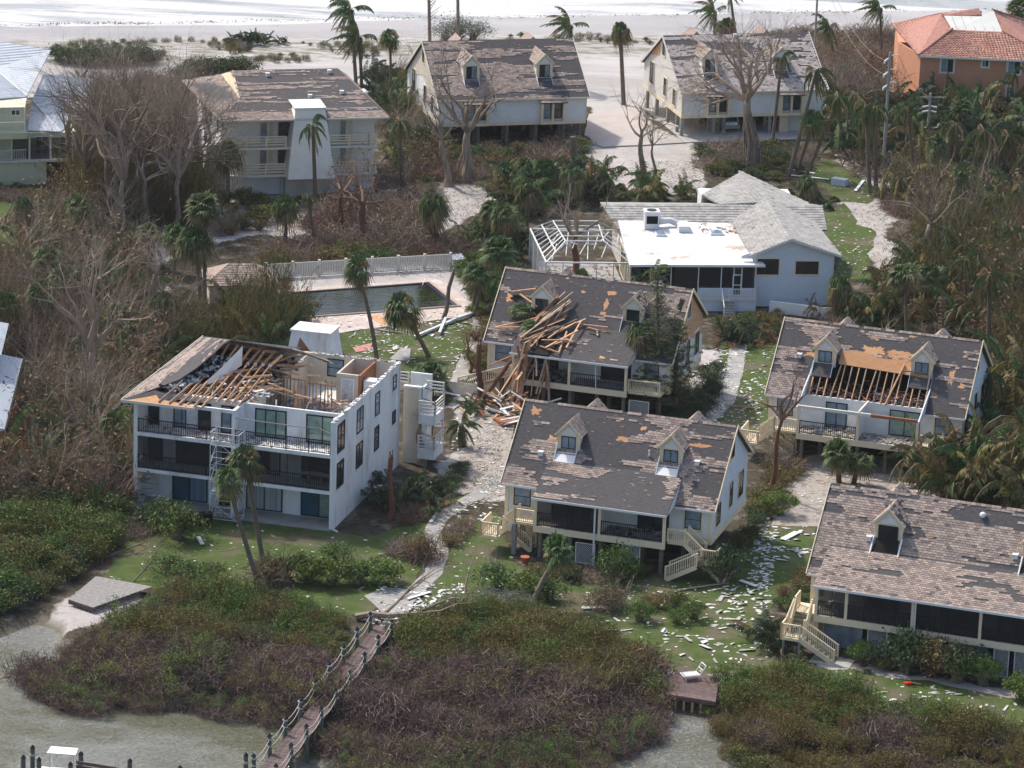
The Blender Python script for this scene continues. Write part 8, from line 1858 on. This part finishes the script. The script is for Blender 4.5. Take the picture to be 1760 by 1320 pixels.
hero_branch(300, 400, 3.5, 10, 8, 4, .13, 'long fallen limb below the huge banyan', 'barkp', seed=15); hero_branch(230, 1000, 2, 30, 40, 4, .08, 'dry branch heap left of the glossy bush', 'twigb', seed=16); hero_branch(180, 960, 3, 35, 12, 4, .08, 'fallen brown branches beside the left shrub bank', 'twigb', seed=18)
# lumber on the roof of the crushed house and below it
def lumber():
    R = random.Random(12); zz = lambda x, y: (zmB(y) if (x < 0 or x > 9.3 or y > 3.7) else 4.66 + (y + .3) * .39)
    def put(x, y, a, l, w=.14, h=.06, m='wood', lift=.12, lb='broken board lying on the roof of the crushed stilt house', dz=0.0, nm='broken_board', grp='broken boards on the crushed roof'):
        p = V((x, y, zz(x, y) + lift)); x2, y2 = x + l * math.cos(a), y + l * math.sin(a); q = V((x2, y2, zz(x2, max(y2, -.3)) + lift + dz + R.uniform(0, .25)))
        P, Q = LB.w(p.x, p.y, p.z), LB.w(q.x, q.y, q.z); mb = MB(); mb.bar((0, 0, 0), Q - P, w, h); tag(mb.build(nm, K[m], loc=tuple(P)), lb, 'board', grp)
    for i in range(34):   # dark fan radiating from the left dormer down to the eave
        f = R.random(); put(.2 + R.uniform(-.6, .8) , .6 + R.uniform(-.6, 1.0) + f * 1.3, math.radians(R.uniform(38, 62)), R.uniform(2.2, 5.0), R.uniform(.08, .2), .05, 'woodd' if i % 4 else 'copper', R.uniform(.1, .6))
    for x, y, a, l in ((4.2, .5, 86, 3.2), (3.7, .0, 92, 2.5), (4.1, 3.6, -3, 2.6), (-2.4, 2.7, 14, 3.2), (-2.4, 2.6, 4, 2.0), (-1.2, 5.2, -25, 1.9), (-2.0, 5.3, 10, 2.0), (.8, 3.8, -60, 1.4), (2.4, 1.4, 60, 1.7), (2.6, .2, 50, 3.0), (1.4, .1, 72, 2.4), (2.0, 1.0, 4, 2.2), (2.0, .5, -20, 1.9), (3.0, 2.4, 45, 1.5), (6.0, 3.0, 170, .9), (6.1, 2.7, 110, .7), (3.2, 1.5, 0, 1.3), (2.5, .6, 38, 1.9), (1.2, 2.0, 55, 2.0)):
        put(x, y, math.radians(a), l, .13, .09, 'wood', R.uniform(.15, .45))
    # snapped red trunks leaning on the eave
    for k, (a, b, r) in enumerate((((-1.9, -1.6, 1.0), (1.3, 3.0, 7.0), .2), ((-.6, -1.0, 1.5), (2.2, 2.6, 7.0), .15), ((.2, -.6, 2.2), (3.0, 4.2, 8.0), .12))):
        P, Q = LB.w(*a), LB.w(*b); mb = MB(); mb.tube([(0, 0, 0), (Q - P) * .5 + V((0, 0, -.2)), Q - P], [r, r * .85, r * .5], 8); tag(mb.build('snapped_tree', K['barkr' if k < 2 else 'bark'], loc=tuple(P)), ('thickest', 'middle', 'thinnest')[k] + ' snapped trunk leaning over the porch eave of the crushed house', 'tree trunk')
    plant('fallen_palm', 'green torn palm head on the left of the crushed roof', 'palm', [('fronds', FAN[1], 0)], LB.w(-.6, 4.2, zmB(4.2) + .3), s=1.3, sz=.6); plant('fallen_palm', 'second torn palm head lower on the crushed roof', 'palm', [('fronds', FAN[0], 0)], LB.w(.6, 2.6, 6.2), s=1.0, sz=.6)
    for i in range(24):   # boards spilling over the eave to the ground
        a = V((R.uniform(-.4, 3.0), R.uniform(-.5, 1.0), R.uniform(4.0, 6.2))); b = V((a.x + R.uniform(-2.4, .8), R.uniform(-2.4, -.5), R.uniform(.2, 3.6))); P, Q = LB.w(*a), LB.w(*b)
        tag(MB().bar((0, 0, 0), Q - P, R.uniform(.07, .2), .06).build('broken_board', K[('wood', 'woodd', 'copper')[i % 3]], loc=tuple(P)), 'broken board hanging over the porch eave of the crushed stilt house', 'board', 'broken boards spilling over the crushed eave')
    # heap on the ground left of the porch
    for i in range(70):
        q = G(R.uniform(858, 915), R.uniform(705, 738)) if i < 45 else G(R.uniform(800, 880), R.uniform(690, 725)); a = R.uniform(0, pi); l = R.uniform(.6, 2.6); e = R.uniform(0, .9); mb = MB()
        mb.bar((0, 0, 0), (l * math.cos(a), l * math.sin(a), e), R.uniform(.08, .35), .05); tag(mb.build('broken_board', K[('wood', 'copper', 'woodd', 'scrap', 'dark', 'white2')[i % 6]], loc=(q.x, q.y, .1 + R.uniform(0, 1.2 if i < 45 else .3))), 'broken board in the heap beside the crushed stilt house', 'board', 'broken boards heaped beside the crushed house')
lumber()
tag(MB().prism(gp([(847, 722), (885, 714), (890, 728), (862, 735)]), (0, 0, .3)).build('plywood_sheet', K['copper']), 'orange brown sheet sticking out of the board heap', 'plywood sheet')
# pale siding scraps strewn over the lawns
def strew():
    R = random.Random(31); me = []
    for i in range(8):
        mb = MB(); l, w = R.uniform(.35, 1.0), R.uniform(.10, .32); mb.prism([(-l / 2, -w / 2, .02), (l / 2 * R.uniform(.7, 1), -w / 2, .02 + R.uniform(0, .1)), (l / 2, w / 2 * R.uniform(.5, 1), .03), (-l / 2 * R.uniform(.6, 1), w / 2, .02)], (0, 0, .025)); q = bpy.data.meshes.new('scrap'); q.from_pydata(mb.v, [], mb.f); q.materials.append(K['scrap']); me.append(q)
    zones = [([(1180, 1020), (1320, 1000), (1345, 1120), (1200, 1150), (1130, 1100)], 95, 1.15, 'on the lawn left of the lower right house'), ([(1000, 1010), (1200, 1000), (1240, 1060), (1040, 1095)], 30, .9, 'on the lawn in front of the central house'),
             ([(1290, 900), (1400, 890), (1400, 950), (1300, 1000)], 40, 1.1, 'on the grass between the central and lower right houses'), ([(1225, 600), (1330, 600), (1320, 730), (1230, 720)], 70, .8, 'on the grass between the crushed and right hand houses'),
             ([(590, 580), (800, 560), (790, 660), (640, 640)], 55, .95, 'on the pool lawn'), ([(1440, 1160), (1760, 1200), (1760, 1240), (1500, 1200)], 30, 1.0, 'on the lawn below the long screened porch'), ([(720, 990), (780, 980), (800, 1060), (700, 1060)], 22, 1.0, 'on the grass beside the path and boardwalk head'),
             ([(240, 990), (700, 940), (650, 1040), (400, 1040)], 22, .7, 'on the near lawn of the white condominium'), ([(1430, 360), (1500, 400), (1500, 480), (1440, 470)], 16, .9, 'on the green strip beside the bungalow')]
    extra = MB(); cnt = 0
    for px, n, s, where in zones:
        P = gp(px); xs = [q.x for q in P]; ys = [q.y for q in P]; k = 0
        while k < n * 4:
            x, y = R.uniform(min(xs), max(xs)), R.uniform(min(ys), max(ys)); k += 1
            if not inpoly(x, y, P) or blocked((x, y, 0)): continue
            if nz(x, y, .35, 4) + R.gauss(0, .25) < -.05: continue
            a = R.gauss(.3, .9)
            if cnt < 285 and k < n * 1.3:
                o = link('siding_scrap', R.choice(me), None, (x, y, .015 + R.uniform(0, .03)), (0, 0, a), (s * R.uniform(.4, 1.25), s * R.uniform(.6, 1.6), s)); tag(o, 'torn pale siding scrap lying ' + where, 'siding scrap', 'siding scraps ' + where); cnt += 1
            else:
                l, w = R.uniform(.06, .26) * s, R.uniform(.04, .12) * s; c, q = math.cos(a), math.sin(a); U = V((c * l, q * l, 0)); Wv = V((-q * w, c * w, 0)); b = V((x, y, .02 + R.random() * .02)); extra.prism([b - U - Wv, b + U - Wv, b + U * R.random() + Wv, b - U + Wv], (0, 0, .02))
    for Q, n in zip(LW, (520, 420, 900, 260, 160, 30, 220, 90)):
        xs = [q.x for q in Q]; ys = [q.y for q in Q]
        for i in range(n):
            x, y = R.uniform(min(xs), max(xs)), R.uniform(min(ys), max(ys))
            if not inpoly(x, y, Q) or blocked((x, y, 0)): continue
            a = R.random() * pi; l = R.uniform(.03, .16); w = R.uniform(.02, .09); c, q = math.cos(a), math.sin(a); U = V((c * l, q * l, 0)); Wv = V((-q * w, c * w, 0)); b = V((x, y, .02)); extra.prism([b - U - Wv, b + U - Wv, b + U * R.random() + Wv, b - U + Wv], (0, 0, .02), 1 if R.random() < .45 else 0)
    # gravel yards and paths
    for px, n, w in (([(790, 700), (880, 690), (868, 850), (810, 850), (770, 800)], 190, .07), ([(1325, 840), (1400, 790), (1590, 800), (1590, 860), (1420, 900)], 190, .07), ([(735, 880), (860, 835), (860, 870), (760, 960)], 90, .09), ([(1290, 880), (1340, 880), (1320, 1060), (1290, 1050)], 160, .12), ([(1190, 640), (1270, 590), (1240, 730), (1180, 740)], 220, .12), ([(560, 545), (820, 530), (800, 570), (600, 580)], 120, .07), ([(650, 1010), (800, 1000), (790, 1060), (640, 1075)], 90, .12)):
        P = gp(px); xs = [q.x for q in P]; ys = [q.y for q in P]
        for i in range(n * 2):
            x, y = R.uniform(min(xs), max(xs)), R.uniform(min(ys), max(ys))
            if not inpoly(x, y, P) or blocked((x, y, 0)): continue
            a = R.random() * pi; l = w * R.uniform(.4, 2.8); ww = w * R.uniform(.3, 1.2); c, q = math.cos(a), math.sin(a); U = V((c * l, q * l, 0)); Wv = V((-q * ww, c * ww, 0)); b = V((x, y, .04)); extra.prism([b - U - Wv, b + U - Wv, b + U * R.random() + Wv, b - U + Wv], (0, 0, .025))
    extra.build('debris', [K['scrap'], K['greywood']], kind='stuff')
strew()
# larger single pieces
def slab_(px, label, name='fallen_sheet', m='scrap', th=.05, z=.03, cat='siding panel'): tag(MB().prism(gp(px, z), (0, 0, th)).build(name, K[m]), label, cat)
slab_([(669, 618), (690, 598), (706, 600), (704, 618), (695, 621)], 'large flat pale roof panel on the pool lawn'); slab_([(606, 598), (640, 590), (636, 602), (612, 606)], 'torn pinkish sheet on the pool lawn', m='insul'); slab_([(674, 598), (682, 593), (684, 600), (676, 602)], 'small pale panel near the large one on the pool lawn')
def longb(a, b, label, m='scrap', w=.18, h=.06, z=.12, name='board'):
    p, q = G(*a), G(*b); mb = MB(); mb.bar((0, 0, 0), q - p, w, h); tag(mb.build(name, K[m], loc=(p.x, p.y, z)), label, 'board')
longb((712, 583), (775, 556), 'long grey twisted gutter lying from the pool lawn to the deck', 'galv', .25, .2, .2, 'gutter'); longb((775, 556), (820, 540), 'second grey twisted gutter piece on the pool deck', 'galv', .25, .2, .25, 'gutter'); longb((755, 578), (766, 552), 'short gutter piece across the long one', 'galv', .22, .15, .3, 'gutter'); longb((650, 569), (690, 574), 'dark long board on the pool lawn edge', 'greywood')
longb((1238, 996), (1262, 985), 'short white board in front of the dead forked bush', 'white2'); longb((1345, 930), (1370, 917), 'white panel on the grass left of the lower right house', 'white2', .5); longb((1165, 1017), (1245, 1005), 'long pale beam in front of the right stair of the central house', 'greywood'); longb((1000, 1048), (1046, 1046), 'white board on the lawn below the central house', 'white2', .3); longb((1272, 1000), (1300, 1010), 'white board end in the grass right of the central house', 'white2', .3)
longb((340, 925), (348, 938), 'white plank in the lawn beside the glossy bush', 'white2', .3); longb((757, 872), (740, 900), 'pale plank on the path edge', 'white2', .25); longb((700, 1032), (740, 1020), 'pale plank beside the lower path', 'white2', .25); longb((760, 676), (822, 650), 'long pale board beside the crushed stair', 'scrap', .3); longb((1360, 303), (1425, 310), 'white long board on the grass behind the bungalow', 'white2', .3); longb((1340, 290), (1400, 300), 'second white board on the grass behind the bungalow', 'white2', .3); longb((1470, 330), (1484, 312), 'white board beside the white crate', 'white2', .3)
def bigbox(px, py, sx, sy, sz_, rz, label, m, name, cat, tilt=0):
    p = G(px, py); t = MB().box(-sx / 2, -sy / 2, 0, sx / 2, sy / 2, sz_).build(name, K[m], loc=tuple(p)); t.rotation_euler = (tilt, 0, rz); mb = MB().box(-sx / 2 - .03, -sy / 2 - .03, sz_ + .002, sx / 2 + .03, sy / 2 + .03, sz_ + .06).build('lid', K[m], t); tag(t, label, cat)
bigbox(1443, 318, 1.5, .8, .6, -.5, 'white box like cabinet lying on the grass behind the bungalow', 'insulw', 'cabinet', 'cabinet'); bigbox(783, 455, 1.2, .9, .8, .5, 'grey overturned box at the end of the picket fence', 'galv', 'cabinet', 'cabinet', .3); bigbox(352, 903, 1.0, .7, .9, .3, 'dark bin beside the glossy bush', 'dark', 'bin', 'bin'); bigbox(728, 850, 1.1, .9, .9, .6, 'dark grey air conditioner box behind the snapped red trunk', 'galv', 'condenser', 'air conditioner')
bigbox(655, 858, 1.0, .9, .9, .2, 'grey condenser box against the condominium end wall', 'galv', 'condenser', 'air conditioner'); bigbox(1491, 1157, .5, .3, .3, .0, 'small pale drum on the grass below the round green bush', 'pile', 'drum', 'drum'); bigbox(1560, 1177, .45, .3, .12, .3, 'bright red orange object on the lawn below the long porch', 'redp', 'leaf_blower', 'tool'); longb((1566, 1176), (1583, 1179), 'yellowish stick beside the bright red object', 'wood', .1)
p = G(902, 968); t = thing('flower_pot', 'terracotta flower pot under the left stair of the central house', 'pot', tuple(p)); MB().tube([(0, 0, 0), (0, 0, .45), (0, 0, .5)], [.2, .32, .34], 14).build('pot', K['terra'], t)
# palm fronds and branches littering the ground, and washed-up wrack on the beach
def litter():
    R = random.Random(5); mb = MB()
    for px, n in (([(-20, 330), (500, 330), (470, 560), (220, 880), (-20, 880)], 5200), ([(440, 340), (1000, 300), (860, 480), (470, 470)], 3600), ([(1400, 250), (1780, 250), (1780, 880), (1560, 560), (1500, 500)], 5200), ([(600, 800), (860, 740), (860, 1000), (640, 950)], 1400), ([(1200, 480), (1500, 500), (1500, 600), (1230, 740)], 1300), ([(1000, 290), (1450, 260), (1450, 330), (1190, 330)], 1400)):
        P = gp(px); xs = [q.x for q in P]; ys = [q.y for q in P]
        for i in range(n):
            x, y = R.uniform(min(xs), max(xs)), R.uniform(min(ys), max(ys))
            if not inpoly(x, y, P) or blocked((x, y, 0)) or any(inpoly(x, y, Q) for Q in LW): continue
            if R.random() < .45:
                a = R.random() * 6.28; l = R.uniform(.2, 1.3); z = R.uniform(.02, .3); mb.tube([(x, y, z), (x + l * .5 * math.cos(a), y + l * .5 * math.sin(a), z + R.uniform(-.02, .2)), (x + l * math.cos(a + .4), y + l * math.sin(a + .4), .03)], [.022, .016, .006], 3, R.choice((0, 0, 1)))
            else:
                for _ in range(4): leaf(mb, V((x + R.gauss(0, .25), y + R.gauss(0, .25), R.uniform(.03, .2))), .10, R, R.choice((2, 3, 4)))
    mb.build('litter', [K['twigb'], K['twigg'], K['lf_rust'], K['lf_olive'], K['lf_palmb']], kind='stuff')
    mb = MB()
    for i in range(260):
        px = R.uniform(-30, 1790); py = 44 - px * .0195 + px * px * 2.5e-6 + R.gauss(0, 1.4) + 3 * nz(px, 0, .01)
        if nz(px, py, .012, 2) < -.1 and R.random() < .7: continue
        p = G(px, py)
        for _ in range(7): leaf(mb, p + V((R.gauss(0, .55), R.gauss(0, .2), .03)), .13, R, 0)
    mb.build('seaweed_wrack', K['twigb'], kind='stuff')
litter()

# thin sea haze over the whole place
hz = MB().box(-1700, -320, -3.5, 1700, 2700, 97.5).build('haze', [], kind='stuff')
hm = bpy.data.materials.new('haze'); hm.use_nodes = True; hn = hm.node_tree.nodes; hn.remove(hn['Principled BSDF'])
pv = hn.new('ShaderNodeVolumePrincipled'); pv.inputs['Color'].default_value = (.86, .9, .96, 1); pv.inputs['Density'].default_value = .00005; pv.inputs['Anisotropy'].default_value = .3
hm.node_tree.links.new(pv.outputs[0], hn['Material Output'].inputs['Volume']); hz.data.materials.append(hm)
